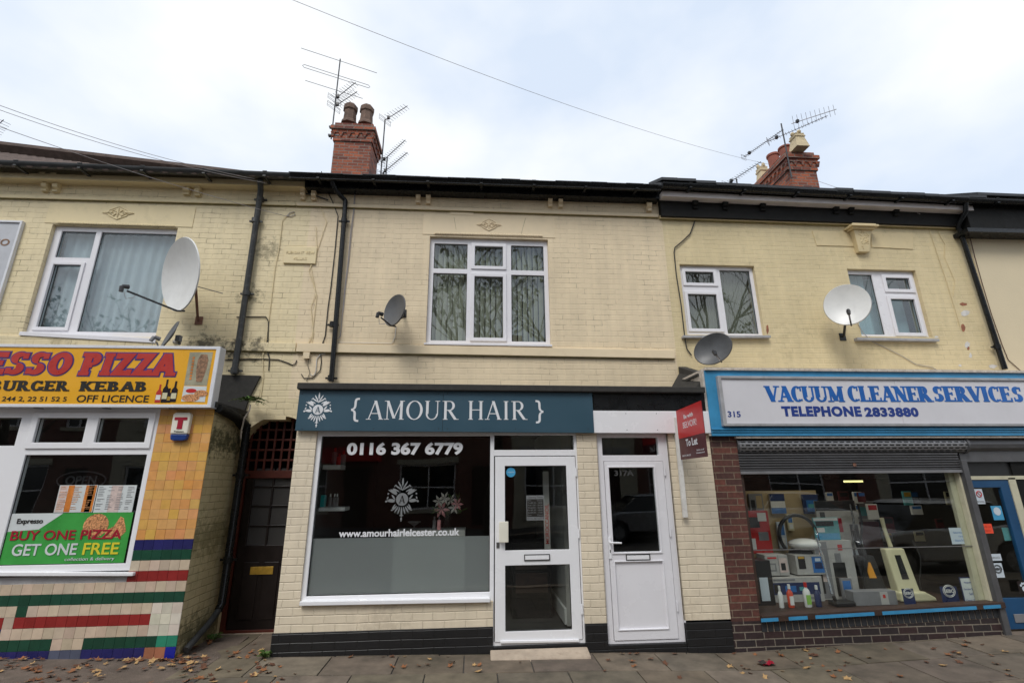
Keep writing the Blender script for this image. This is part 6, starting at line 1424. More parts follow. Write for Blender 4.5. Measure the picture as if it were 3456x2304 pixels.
# two uprights
def upright(label, px, ytop, yb, Y, wb, body, foot, strip, lean=.05, slot='black'):
    a_ = A(px, yb, Y); t = thing('upright_vacuum', label, 'vacuum cleaner', (a_.x, Y, ZT)); z0 = ZT; x = a_.x
    H = A(px-20, ytop, Y).z-z0
    b = B(); b.prism([(x-wb*.55, Y-.12, z0), (x+wb*.9, Y-.12, z0), (x+wb*.85, Y-.12, z0+.045), (x+wb*.5, Y-.12, z0+.11), (x-wb*.5, Y-.12, z0+.11)], (0, .28, 0)); b.build('floor_head', foot, t, bevel=.02)
    b = B(); zb = z0+.09; zt = z0+H*.62
    b.hexa([(x-wb*.42, Y-.06, zb), (x+wb*.45, Y-.06, zb), (x+wb*.36, Y+.02, zt), (x-wb*.44, Y+.02, zt)], [(x-wb*.42, Y+.08, zb), (x+wb*.45, Y+.08, zb), (x+wb*.36, Y+.12, zt), (x-wb*.44, Y+.12, zt)]); bo = b.build('body', body, t, bevel=.02)
    b = B(); b.hexa([(x-wb*.14, Y-.06+.02, zb+.16), (x+wb*.14, Y-.06+.02, zb+.16), (x+wb*.10, Y+.004, zt-.08), (x-wb*.14, Y+.004, zt-.08)], [(x-wb*.14, Y+.05, zb+.16), (x+wb*.14, Y+.05, zb+.16), (x+wb*.10, Y+.05, zt-.08), (x-wb*.14, Y+.05, zt-.08)]); b.build('filter_window', strip, bo)
    b = B(); b.tube([(x-wb*.05, Y+.07, zt-.02), (x-wb*.12, Y+.09, z0+H*.85), (x-wb*.15, Y+.09, z0+H)], [.028, .022, .026], 8); b.build('handle', body if strip != 'orange' else 'black', t, smooth=True)
    return t
upright('cream upright vacuum cleaner at the right of the window display', 3060, 1748, 2005, YS+.50, .34, 'cream', 'cream', 'black')
upright('black upright vacuum cleaner with orange strip left of the cream one', 2950, 1790, 2000, YS+.62, .34, 'black', 'black', 'orange')
t = boxpx('grey carton with a red heart under the black upright cleaner', 2885, 1992, 3022, 2034, YS+.28, .14, 'grey', [(.62, .8, .05, .95, 'room_white'), (.68, .74, .5, .75, 'red')], z0=ZT)
def card(label, tl, tr, br, bl, Y, mt, dz=0):
    q = quadrect(Y, tl, tr, br, bl); t = thing('display_card', label, 'card', (q[0], Y, ZT)); q = (q[0], q[1], ZT, q[3]); b = B(); b.box(q[0], q[1], Y, Y+.004, q[2], q[3]); b.build('sheet', mt, t); return t, q
t, q = card('blue display card with round SEBO badge beside the cream cleaner', (3041, 1985), (3080, 1985), (3092, 2029), (3053, 2029), YS+.22, 'dark_blue'); sebo(t, (q[0]+q[1])/2, q[3]-.05, YS+.217, .065, 'white')
t, q = card('dark display card with SEBO badge near the framed parts notice', (3172, 1978), (3228, 1978), (3238, 2024), (3180, 2024), YS+.22, 'dark_blue'); sebo(t, (q[0]+q[1])/2, q[3]-.05, YS+.217, .08, 'white')
t, q = card('pale blue framed notice about genuine spare parts at the window corner', (3236, 1946), (3308, 1946), (3322, 2017), (3252, 2017), YS+.16, 'dark_blue')
b = B(); b.box(q[0]+.012, q[1]-.012, YS+.157, YS+.1595, q[2]+.012, q[3]-.012); b.build('printed_panel', 'poster_white', t); W, H = q[1]-q[0], q[3]-q[2]
for s_, z in (('Hotpoint  Creda', .76), ('Genuine Spare Parts', .52), ('Sold here', .36), ('Cannon  GDA  Export', .12)): ww = W*.043*len(s_)/2; text(s_, ((q[0]+q[1])/2-ww, (q[0]+q[1])/2+ww, q[2]+H*z, q[2]+H*(z+.09)), YS+.1565, 'text_navy', t, depth=.0006, bold=.01)
t, q = notice('paper_notice', 'white handwritten paper notice taped inside the vacuum shop window', 'notice', (3202, 1780), (3262, 1779), (3271, 1834), (3214, 1836), YGl+.012, 'paper', [('Saturday', .2, .7, .62, .76, 'mid_blue'), ('Opening', .45, .9, .40, .52, 'mid_blue'), ('Hours 9-12.30', .2, .95, .16, .3, 'mid_blue')])
for i_, (px, yt, yb, Yq, w_, mt, lab) in enumerate(((2862, 1950, 2036, YS+.5, .05, 'grey', 'small grey accessory pack beside the tall white carton'), (2640, 1760, 1850, YBk-.05, .03, 'paper', 'small pale packet hanging low on the tan backboard'), (2668, 1735, 1790, YBk-.05, .025, 'cream', 'narrow cream packet hanging on the tan backboard'))):
    boxpx(lab, px-w_*220, yt, px+w_*220, yb, Yq, .03, mt, [(.15, .85, .5, .9, 'mid_blue'), (.2, .8, .12, .4, 'white')], cat='spare parts', name='hanging_pack', z0=ZT if i_ == 0 else None)
for px, lab in ((2895, 'thin black hose hanging in front of the tall upright poster'), (2868, 'silver extension tube standing behind the tall upright poster')):
    b = B(); p0, p1 = A(px, 1700, YS+.88), A(px+22, 1900, YS+.86); b.tube([p0, p0.lerp(p1, .3)+Vector((.03, 0, 0)), p0.lerp(p1, .7)+Vector((-.02, 0, 0)), p1], .014, 8); tagit(b.build('hose' if 'hose' in lab else 'extension_tube', 'black' if 'hose' in lab else 'chrome', smooth=True, origin=p1), lab, 'vacuum part')
random.seed(31)
for i in range(18):
    px, py = 2795+random.uniform(0, 420), random.choice((1668, 1712, 1757, 1800)); Yq = YS+random.choice((1.25, 1.5, 1.8)); c_ = A(px, py, Yq); w_, h_ = random.uniform(.05, .09), random.uniform(.10, .17)
    t = thing('hanging_pack', 'small spare part packet hanging in the dim back of the vacuum shop', 'spare parts', c_, 'packets hanging at the back of the vacuum shop')
    b = B(); b.box(c_.x-w_, c_.x+w_, Yq, Yq+.03, c_.z-h_, c_.z+h_*.3); b.build('packet', random.choice(['white', 'mid_blue', 'grey', 'cream', 'poster_teal', 'black', 'agent_maroon']), t, bevel=.006)
    b = B(); b.box(c_.x-w_*.8, c_.x+w_*.8, Yq-.002, Yq-.0005, c_.z-h_*.2, c_.z+h_*.22); b.build('printed_header', random.choice(['red', 'mid_blue', 'black', 'brass']), t)
for px, Yq, lab in ((2908, YS+.60, 'ribbed black hose hooked on the side of the black upright cleaner'), (3092, YS+.47, 'dark power cord looped beside the cream upright cleaner')):
    c_ = A(px, 1900, Yq); b = B(); rr_ = .020 if 'ribbed' in lab else .006
    b.tube([(c_.x+.05*math.sin(t/2.2)+(.02*t/12), Yq-.02, c_.z+.28-.055*t) for t in range(12)], [rr_*(1+.18*(t % 2)) for t in range(12)], 8); tagit(b.build('hose' if 'ribbed' in lab else 'power_cord', 'black', smooth=True, origin=c_), lab, 'vacuum part')
ceil = None
for k_, (lx, lab) in enumerate(((4.6, 'added housing of the unseen fill lamp above the left of the vacuum shop display'), (5.9, 'added housing of the unseen fill lamp above the right of the vacuum shop display'))):  # made-up housings for the pair of added fill lamps behind the header
    b = B(); b.box(lx-.6, lx+.6, YS+.37, YS+.47, 2.40, 2.44); tagit(b.build('fill_lamp_housing', 'white', origin=(lx, YS+.42, 2.4)), lab, 'light')
#@@PART3
# ============================================================ DISHES
def dish(label, c, n, dia, asp, mt, wallp, frame='black', armlen=.62, up=(0, 0, 1), roll=0, seed=0, bracket=None):
    c = Vector(c); n = Vector(n).normalized(); u = (Vector(up)-n*n.dot(Vector(up))).normalized(); s_ = u.cross(n)
    if roll: q_ = Matrix.Rotation(rad(roll), 3, n); u = q_@u; s_ = q_@s_
    t = thing('satellite_dish', label, 'satellite dish', wallp); b = B(); R = dia/2; rings = []
    for k in range(0, 9):
        r_ = R*k/8; rg = []
        for a_ in range(40): th = 2*PI*a_/40; rg.append(b.bm.verts.new(c+s_*r_*math.cos(th)+u*r_*asp*math.sin(th)-n*(1-(r_/R)**2)*dia*.11)) if k else None
        rings.append(rg)
    ctr = b.bm.verts.new(c-n*dia*.11)
    for a_ in range(40): b.face([ctr, rings[1][a_], rings[1][(a_+1) % 40]])
    for k in range(1, 8):
        for a_ in range(40): b.face([rings[k][a_], rings[k+1][a_], rings[k+1][(a_+1) % 40], rings[k][(a_+1) % 40]])
    lip = [b.bm.verts.new(v.co+(v.co-c).normalized()*.008-n*.012) for v in rings[8]]
    for a_ in range(40): b.face([rings[8][a_], lip[a_], lip[(a_+1) % 40], rings[8][(a_+1) % 40]])
    o = b.build('reflector', mt, t, smooth=True); sm = o.modifiers.new('thickness', 'SOLIDIFY'); sm.thickness = .004; sm.offset = 0
    foc = c+n*dia*armlen-u*R*asp*.55; base = c-u*R*asp*1.0-n*.01
    b = B(); b.tube([base-n*.05, base+n*.04-u*.01, foc-n*.03-u*.05], .011 if dia < .7 else .013, 8); b.build('feed_arm', frame, t, smooth=True)
    b = B(); b.tube([foc+n*.02, foc-n*.05], [.022, .030], 10); b.tube([foc+n*.02, foc+n*.03-u*.07], .024, 8); LN = b.build('receiver_head', frame, t, bevel=.004)
    b = B(); b.tube([foc-u*.07, foc-u*.15-n*.02, foc-u*.12-n*.10, foc-u*.06-n*.14], .004, 6); b.build('lead', 'cable_grey', LN, smooth=True)
    bk = c-n*(dia*.11+.075); b = B(); b.box(bk.x-.03, bk.x+.03, bk.y-.03, bk.y+.03, bk.z-.04, bk.z+.04); w_ = Vector(wallp)
    b.tube([bk, bk+Vector((0, .04, -.06)), w_+Vector((0, -.04, .02)), w_+Vector((0, -.005, 0))], .018, 8); b.box(w_.x-.05, w_.x+.05, w_.y-.012, w_.y, w_.z-.06, w_.z+.06); b.build('wall_mount', frame if dia < .7 else 'rust', t, bevel=.003)
    return t
def face_dir(px, py, ratio, tx, ty):
    v = ray(px, py).normalized(); t_ = RT*tx+UP*ty; t_ = (t_-v*t_.dot(v)).normalized(); return -v*ratio+t_*math.sqrt(1-ratio*ratio)
d1 = A(606, 925, 6.18); dish('large round white satellite dish beside the takeaway house upper window', d1, face_dir(606, 925, .40, -.95, .16), .98, 1.0, 'dish_white', A(672, 1082, YW), 'aerial_dark', .62)
dish('small dark mesh satellite dish left of the salon upper window', A(1330, 1046, 6.38), face_dir(1330, 1046, .54, -.92, .36), .45, 1.0, 'dish_grey', A(1360, 1058, YW), 'black', .50)
dish('dark oval satellite dish above the party wall beside the vacuum shop sign', A(2405, 1176, 6.30), face_dir(2405, 1176, .93, -.5, .6), .52, .82, 'dish_black', A(2400, 1190, YW), 'black', .36, roll=24)
dish('round cream white satellite dish beside the right hand upper window', A(2858, 1027, 6.28), face_dir(2858, 1027, .93, -.2, 1), .575, 1.10, 'dish_white', A(2843, 1137, YW), 'black', .34)
dish('small pale grey satellite dish half hidden behind the yellow sign', A(572, 1128, 6.40), (-.70, -.66, .3), .36, 1.1, 'dish_grey', A(592, 1160, YW), 'grey', .3)
b = B(); b.tube([d1+Vector((.10, .12, -.10)), A(752, 990, 6.35)], .006, 6); tagit(b.build('stay_rod', 'steel_grey', origin=d1), 'thin metal rod sticking out behind the large white dish', 'rod')
# ============================================================ AERIALS
def yagi(label, mastpx, Y, booms, mtop=None, group=None):
    """booms: (px0, px1, n, element length, kind) on the height of px0; mastpx: ((x,y) foot, (x,y) head)"""
    f_, h_ = A(*mastpx[0], Y), A(*mastpx[1], Y); h_.x = (f_.x+h_.x)/2; f_.x = h_.x
    t = thing('roof_aerial', label, 'aerial', f_, group); b = B(); b.tube([f_, h_], .016, 8); b.build('mast', 'aerial_dark', t, smooth=True)
    for (p0, p1, n, L, kind) in booms:
        # height of the boom where it meets the mast
        z0 = A(*kind[1], Y).z if isinstance(kind, tuple) else A(*p0, Y).z; kd = kind[0] if isinstance(kind, tuple) else kind
        a_, c_ = AZ(*p0, z0), AZ(*p1, z0); d = (c_-a_).normalized(); s_ = d.cross(Vector((0, 0, 1))).normalized()
        b = B(); b.tube([a_, c_], .009, 6); bo = b.build('boom', 'aerial', t, smooth=True); b = B()
        for i in range(n):
            p = a_.lerp(c_, (i+.5)/n); l = L*(1-.35*i/n); e_ = Vector((0, 0, 1)) if kd == 'v' else s_
            b.tube([p-e_*l/2, p+e_*l/2], .0045, 5)
        if kd != 'v':
            for dz in (-.07, -.03, .03, .07): q_ = a_-d*.02+Vector((0, 0, dz)); b.tube([q_-s_*L*.6, q_+s_*L*.6], .004, 5)
            for e_ in (-1, 1): q_ = a_-d*.02+s_*e_*L*.6; b.tube([q_+Vector((0, 0, -.07)), q_+Vector((0, 0, .07))], .004, 5)
        b.build('elements', 'aerial', bo)
        p = a_.lerp(c_, .14); b = B(); b.box(p.x-.03, p.x+.03, p.y-.03, p.y+.03, p.z-.02, p.z+.05); b.build('dipole_box', 'black', bo)
    return t
Ym = 10.0
ta = yagi('tall multi-element aerial strapped to the left of the two-pot chimney', ((1119, 470), (1147, 200)), Ym, [((1128, 361), (1205, 310), 10, .30, 'h'), ((1131, 335), (1200, 279), 10, .30, 'h')])
for (p0, p1, pm, fold) in (((1016, 163), (1272, 247), (1146, 203), 0), ((1026, 228), (1243, 297), (1139, 255), 1), ((1030, 272), (1224, 333), (1130, 302), 0)):
    z0 = A(*pm, Ym).z; a_, c_ = AZ(*p0, z0), AZ(*p1, z0); b = B(); b.tube([a_, c_], .0065, 6)
    if fold: o_ = Vector((0, 0, .085)); b.tube([a_, a_+o_*.5+(a_-c_).normalized()*.04, a_+o_, c_+o_, c_+o_*.5+(c_-a_).normalized()*.04, c_], .0065, 6)
    b.build('long_rod', 'aerial', ta, smooth=True)
for dz in (0, -.24): b = B(); p = A(1119, 430, Ym); b.box(p.x-.05, p.x+.20, p.y-.04, p.y+.04, p.z-.02+dz, p.z+.02+dz); b.build('chimney_bracket', 'aerial_dark', ta)
yagi('slim aerial on a leaning pole right of the two-pot chimney', ((1284, 600), (1300, 403)), 10.3, [((1301, 405), (1375, 358), 9, .30, 'h')])
yagi('upper one of two small ladder aerials low beside the two-pot chimney', ((1302, 600), (1307, 530)), 10.4, [((1286, 549), (1368, 473), 14, .20, ('d', (1307, 531)))])
yagi('lower one of two small ladder aerials low beside the two-pot chimney', ((1292, 610), (1296, 580)), 10.3, [((1289, 587), (1375, 515), 14, .20, ('d', (1296, 580)))])
yagi('big three-boom aerial on a rusty pole in front of the long chimney', ((2662, 600), (2646, 418)), 9.40, [((2671, 418), (2823, 369), 10, .42, ('v', (2646, 424))), ((2595, 477), (2793, 391), 18, .16, ('d', (2650, 452))), ((2512, 530), (2644, 437), 20, .14, ('d', (2648, 434)))])
b = B(); p = A(2662, 570, 9.42); b.box(p.x-.05, p.x+.05, p.y-.02, p.y+.10, p.z-.02, p.z+.02); tagit(b.build('wall_bracket', 'rust', origin=p), 'rusty bracket holding the big aerial pole to the chimney', 'bracket')
yagi('small ladder aerial left of the long chimney just above the gutter', ((2489, 640), (2487, 604)), 9.6, [((2453, 622), (2568, 546), 14, .22, ('h', (2487, 604)))])
yagi('tip of an aerial poking in at the left edge of the sky', ((-30, 540), (-30, 440)), 10.5, [((-60, 470), (12, 405), 10, .4, 'd')])
# ============================================================ OVERHEAD LINES
def line(label, p0, p1, sag, r, cat='overhead line', mt='cable_grey'):
    p0, p1 = Vector(p0), Vector(p1); b = B(); n = 24
    b.tube([p0.lerp(p1, i/n)-Vector((0, 0, sag*4*(i/n)*(1-i/n))) for i in range(n+1)], r, 6); o = b.build('overhead_line', mt, smooth=True, origin=p1); return tagit(o, label, cat)
line('long overhead wire crossing the sky down to the long chimney', A(800, -76, 4.2), A(2600, 556, 10.2), .25, .003)
line('overhead wire from the long chimney down to the black cornice', A(2740, 604, 10.4), A(3105, 722, 6.6), .02, .005)
line('upper of the two close overhead wires sweeping down over the left roof', A(-150, 300, 4.6), A(860, 604, 6.45), .10, .0036)
line('lower of the two close overhead wires sweeping down over the left roof', A(-150, 317, 4.7), A(900, 618, 6.50), .11, .0036)
line('single overhead wire ending at the coil beside the old iron downpipe', A(-150, 375, 4.4), A(967, 730, 6.70), .06, .0036)
# ============================================================ WALL CABLES
K, G_, W_c = 'cable_black', 'cable_grey', 'cable_white'
def z2(*p): return [(800+x/2.24, 500+y/2.24) for x, y in p]
def z3(*p): return [(1600+x/2.24, 500+y/2.24) for x, y in p]
def z4(*p): return [(2400+x/1.9602, 500+y/1.9602) for x, y in p]
def z5(*p): return [(700+x/3.92, 1150+y/3.92) for x, y in p]
wire(z2((640, 180), (655, 270), (720, 400), (765, 515), (740, 790), (708, 1075), (690, 1200), (668, 1420), (640, 1500), (635, 1568)), YW, .007, K, 'black cable running down the wall just left of the glossy downpipe')
wire(z5((1540, 0), (1505, 170), (1510, 290), (1495, 390), (1400, 490), (1280, 495), (1245, 440)), YW, .006, K, 'black cable curling under the junction box above the salon sign')
wire(z5((1568, 170), (1500, 180), (1450, 240), (1440, 400), (1420, 450), (1385, 465), (1370, 440)), YW, .007, W_c, 'white hooked conduit above the left end of the salon sign')
wire(z2((890, 345), (882, 480), (860, 640), (840, 870), (818, 1040), (800, 1240), (783, 1420), (735, 1470)), YW, .006, G_, 'double grey cable clipped down the wall right of the glossy downpipe')
wire(z2((896, 345), (888, 480), (868, 640), (846, 870), (824, 1040), (804, 1240)), YW, .004, G_, 'thin twin of the grey cable right of the glossy downpipe')
wire(z2((1203, 1345), (1195, 1430), (1170, 1478), (960, 1473), (735, 1470)), YW, .006, W_c, 'white cable from the small dark dish along the storey band')
wire(z2((375, 515), (345, 550), (320, 760), (290, 900), (270, 1070), (250, 1240), (225, 1440), (200, 1568)), YW, .005, 'paintA', 'cream painted cable running down from the coil beside the plaque')
wire(z2((375, 515), (410, 520), (440, 505), (435, 485), (405, 490), (380, 515)), YW, .006, G_, 'coil of spare cable on the wall below the left gutter')
wire(z2((0, 1278), (150, 1275), (220, 1275), (240, 1310), (236, 1400), (236, 1568)), YW, .007, K, 'black cable from the large white dish across to the left of the passage')
wire(z2((640, 390), (620, 430), (680, 560), (620, 740), (560, 900), (600, 1100), (560, 1200), (580, 1400), (545, 1568)), YW, .0045, 'paintA', 'cream painted cable wandering down the wall left of the black cable')
wire(z2((600, 600), (605, 760), (545, 930), (605, 1110), (570, 1420), (510, 1530)), YW, .0045, 'paintA', 'second cream painted cable crossing the tablet and wandering down')
wire(z2((520, 345), (600, 365), (690, 395)), YW-.02, .011, 'pipe_old', 'short dark overflow pipe end under the eaves by the bracket', name='overflow_pipe', cat='pipe')
wire(z5((240, 258), (700, 240), (940, 250), (1060, 290), (1130, 322), (1170, 300), (1185, 260)), YW, .007, K, 'black cable looping across the wall above the black flashing')
wire(z5((240, 230), (560, 225), (740, 240)), YW, .005, 'paintA', 'cream cable just above the black looping cable')
wire(z5((800, 0), (802, 130), (825, 240), (815, 395)), YW, .007, K, 'short black vertical cable above the passage arch')
wire(z5((745, 20), (738, 250), (745, 480), (710, 740)), YW, .005, 'paintA', 'cream vertical cable left of the short black one above the arch')
wire(z5((1345, 240), (1330, 330), (1360, 420), (1315, 535)), YW, .004, K, 'thin cable from the junction box down to the salon roof')
JB = B(); p = A(700+1322/3.92, 1150+200/3.92, YW); JB.box(p.x-.045, p.x+.045, YW-.05, YW, p.z-.035, p.z+.045); JB.box(p.x-.05, p.x+.05, YW-.055, YW-.045, p.z-.05, p.z-.036); tagit(JB.build('junction_box', 'paintB', bevel=.006, origin=p), 'cream junction box on the wall above the salon sign', 'junction box')
wire(z3((1670, 250), (1690, 280), (1718, 380), (1712, 460), (1680, 520), (1630, 650), (1580, 700), (1515, 755), (1508, 790), (1525, 960), (1560, 1180), (1590, 1440), (1605, 1520), (1640, 1568)), YW, .009, K, 'black cable looping from the gutter past the small right window to the dark dish', pull=.02)
wire(z4((965, 1160), (1000, 1220), (1060, 1280), (1150, 1320), (1250, 1370), (1350, 1430), (1460, 1450), (1530, 1495)), YW, .005, G_, 'grey cable drooping from the round cream dish to the shop roof')
wire(z4((1700, 560), (1740, 720), (1790, 900), (1850, 1100), (1920, 1300), (1960, 1400), (2040, 1470)), YW-.01, .006, 'pot_brown', 'brown cable running down the wall right of the last downpipe')
wire(z4((1455, 510), (1445, 560), (1500, 720), (1560, 900), (1620, 1100), (1650, 1200)), YW, .0045, 'paintC', 'cream painted cable down the right end of the yellowish wall')
wire(z4((1490, 510), (1510, 580), (1545, 640), (1540, 720), (1610, 880), (1600, 980)), YW, .0045, 'paintC', 'second cream painted cable high on the right end of the yellowish wall')
# ============================================================ TO LET BOARD
TL = thing('estate_agent_board', 'red and maroon To Let board jutting out from a white batten on the salon wall', 'board', A(2319, 1745, YS))
b = B(); a_, c_ = A(2281, 1408, 5.94), A(2314, 1745, 5.94); b.prism([(c_.x-.027, 5.93, c_.z), (c_.x+.027, 5.93, c_.z), (a_.x+.027, 5.93, a_.z), (a_.x-.027, 5.93, a_.z)], (0, .04, 0)); b.build('batten', 'batten', TL, bevel=.003)
P0, P1 = A(2283.6, 1386.4, 5.90), Vector((2.488, 5.077, 0)); P1.z = P0.z; P3 = A(2296, 1551, 5.90)
Pz0 = P3.z; P0b = Vector(((P0.x+P3.x)/2, 5.9, 0)); P1b = Vector((P0b.x-.06, 5.07, 0)); wv = P1b-P0b; nrm = Vector((-wv.y, wv.x, 0)).normalized()
if nrm.x > 0: nrm = -nrm
def bp(u, v, off=0): return P0b+wv*u+Vector((0, 0, Pz0+(P0.z-Pz0)*v))+nrm*off
b = B(); b.prism([bp(0, 0), bp(1, 0), bp(1, 1), bp(0, 1)], -nrm*.005); b.build('panel', 'agent_maroon', TL)
b = B(); b.prism([bp(.001, .42, .0012), bp(.999, .42, .0012), bp(.999, 1, .0012), bp(.001, 1, .0012)], -nrm*.001); b.build('red_half', 'agent_red', TL)
def btext(s_, u0, u1, v0, v1, bold=0):
    text(s_, (u0, u1, v0, v1), 0, 'sign_white', TL, bold=bold, depth=.001, xf=lambda co: bp(co.x, co.z, .0015-co.y*.8))
btext('Be with', .30, .66, .78, .86, .02); btext('BELVOIR!', .24, .76, .60, .72); btext('To Let', .28, .72, .24, .38, .03); btext('Call: 0116 366 6333', .08, .42, .055, .09); btext('belvoir.co.uk/', .66, .92, .125, .155); btext('leicestercentral', .64, .92, .075, .105)
# ============================================================ LEAVES AND LITTER
def leafmesh(seed, mt):
    r = random.Random(seed); b = B(); pts = []
    for k in range(15):
        a_ = 2*PI*k/15; rr = (.062 if k % 3 == 0 else .034)*r.uniform(.8, 1.1); rr *= (1.15 if 3 < k < 12 else .85); pts.append(Vector((rr*math.cos(a_), rr*math.sin(a_), r.uniform(.0, .022) if k % 3 == 0 else .006)))
    c = b.bm.verts.new((0, 0, .004)); V_ = b.vs(pts)
    for k in range(15): b.face([c, V_[k], V_[(k+1) % 15]])
    b.tube([(0, 0, .005), (-.05, .012, .008)], .0015, 4)
    me = bpy.data.meshes.new('leaf'); b.bm.to_mesh(me); b.bm.free(); me.materials.append(MATS[mt]); return me
LM = [(leafmesh(i, m), lab) for i, (m, lab) in enumerate([('leaf_orange', 'curled orange brown maple leaf lying on the pavement'), ('leaf_brown', 'dark brown curled maple leaf lying on the pavement'), ('leaf_orange', 'curled orange brown maple leaf lying on the pavement'), ('leaf_yellow', 'pale yellowish maple leaf lying on the pavement'), ('leaf_brown', 'dark brown curled maple leaf lying on the pavement')])]
random.seed(17); spots = []
for px, py, n, sp in ((60, 2270, 34, 110), (300, 2275, 26, 130), (520, 2230, 30, 90), (680, 2265, 26, 90), (860, 2262, 16, 90), (640, 2215, 14, 60), (100, 2215, 10, 90), (820, 2200, 8, 90), (950, 2270, 8, 60), (1500, 2250, 7, 260), (2200, 2240, 7, 260), (2700, 2235, 12, 200), (2850, 2260, 14, 200), (3200, 2205, 12, 200), (3350, 2240, 8, 120), (2560, 2245, 6, 80), (620, 2222, 16, 40), (1400, 2222, 10, 200), (2150, 2215, 6, 90), (2700, 2200, 8, 120), (3100, 2170, 8, 120)):
    for i in range(n): spots.append((px+random.gauss(0, sp*.6), py+random.gauss(0, 28)))
cnt = 0
for px, py in spots:
    if py > 2330 or py < 2160: continue
    p = AZ(px, py, .02); p = AZ(px, py, zg(p.x)); lim = 5.95 if p.x < -3.1 else (6.7 if p.x < -2.2 else 5.95)
    if p.y > lim or (-.0 < p.x < 1.3 and p.y > 5.74): p.y = min(p.y, lim-.02) if not (-.0 < p.x < 1.3) else 5.65
    me, lab = random.choice(LM); o = bpy.data.objects.new('fallen_leaf', me); C.objects.link(o)
    o.location = (p.x, p.y, zg(p.x)+(.022 if p.x < -2.6 else .010)); o.rotation_euler = (random.uniform(-.35, .35), random.uniform(-.35, .35), random.uniform(0, 6.3)); s_ = random.uniform(.4, .9); o.scale = (s_, s_*random.uniform(.6, 1), s_)
    tagit(o, lab, 'leaf', 'fallen leaves on the pavement'); cnt += 1
LT_ = thing('crisp_packet', 'crumpled red and silver packet lying on the pavement by the brick pier', 'litter', AZ(2590, 2245, zg(3.2))); p = AZ(2592, 2245, zg(3.2)); b = B(); random.seed(3)
g_ = [[b.bm.verts.new((p.x-.07+.14*i/5, p.y-.05+.10*j/3, zg(3.2)+.012+random.uniform(0, .03))) for j in range(4)] for i in range(6)]
for i in range(5):
    for j in range(3): b.face([g_[i][j], g_[i+1][j], g_[i+1][j+1], g_[i][j+1]])
b.build('packet', 'poster_red', LT_, recalc=False)
b = B(); b.prism([(p.x-.09, p.y-.04, zg(3.2)+.03), (p.x-.03, p.y-.05, zg(3.2)+.045), (p.x-.02, p.y+.04, zg(3.2)+.04), (p.x-.08, p.y+.05, zg(3.2)+.025)], (0, 0, .002)); b.build('silver_flap', 'chrome', LT_)
# ============================================================ THE OTHER SIDE OF THE STREET (seen in the glass)
def opphouse(x0, x1, mt, label, shop=None):
    Y0 = -9.0; t = thing('opposite_house', label, 'house', (x0, Y0, 0), 'houses mirrored in the shop windows'); H = 6.3; W = x1-x0
    ws = [(x0+W*.16, x0+W*.16+1.1, 4.0, 5.5), (x0+W*.62, x0+W*.62+1.1, 4.0, 5.5)]; lo = [(x0+.5, x0+W*.55, .7, 2.5), (x0+W*.68, x0+W*.68+.95, .1, 2.4)]
    b = B(); b.slab(x0, x1, -.2, H, ws+lo, Y0-.25, Y0); b.build('wall', mt, t)
    for g in ws+lo[:1]:
        b = B(); cx, cz = (g[0]+g[1])/2, (g[2]+g[3])/2; b.slab(*g, [(g[0]+.07, cx-.03, g[2]+.07, cz-.03), (cx+.03, g[1]-.07, g[2]+.07, cz-.03), (g[0]+.07, cx-.03, cz+.03, g[3]-.07), (cx+.03, g[1]-.07, cz+.03, g[3]-.07)], Y0-.12, Y0-.06); f = b.build('window', 'upvc', t)
        b = B(); b.box(g[0], g[1], Y0-.16, Y0-.13, g[2], g[3]); b.build('pane', 'car_glass', f)
        b = B(); b.box(g[0]-.12, g[1]+.12, Y0, Y0+.08, g[2]-.14, g[2]); b.box(g[0]-.12, g[1]+.12, Y0, Y0+.08, g[3], g[3]+.22); b.build('stone_trim', 'opp_cream', f)
    g = lo[1]; b = B(); b.box(g[0], g[1], Y0-.14, Y0-.08, g[2], g[3]); b.build('door', 'wood_brown', t)
    b = B(); b.prism([(x0, Y0+.25, H), (x0, Y0-4, H+2.6), (x0, Y0-8.2, H)], (W, 0, 0)); r_ = b.build('roof', 'slate', t)
    b = B(); b.box(x0+.1, x0+1.0, Y0-4.4, Y0-3.6, H+1.2, H+3.5); b.build('chimney', 'brick_chimney', r_)
    if shop:
        b = B(); b.box(x0+.3, x1-.3, Y0, Y0+.18, 2.62, 3.2); b.build('shop_fascia', shop, t)
for i, (x0, x1, mt, lab, sh) in enumerate(((-20, -14.5, 'brick_opposite', 'brick house across the street mirrored at the far left', None), (-14.5, -9, 'opp_cream', 'cream house across the street mirrored in the takeaway glass', None), (-9, -3.6, 'brick_opposite', 'brick house with red shop fascia mirrored in the takeaway and salon glass', 'agent_red'), (-3.6, 1.6, 'brick_opposite', 'plain brick house mirrored in the salon window', None), (1.6, 7, 'opp_cream', 'cream shop house with pale fascia mirrored in the salon door', 'room_white'), (7, 12.5, 'brick_opposite', 'brick house mirrored in the vacuum shop window', None), (12.5, 18, 'brick_opposite', 'brick house with stone trimmed windows mirrored at the right of the vacuum shop window', 'opp_cream'), (18, 26, 'opp_cream', 'cream house mirrored at the far right of the vacuum shop window', None))):
    opphouse(x0, x1, mt, lab, sh)
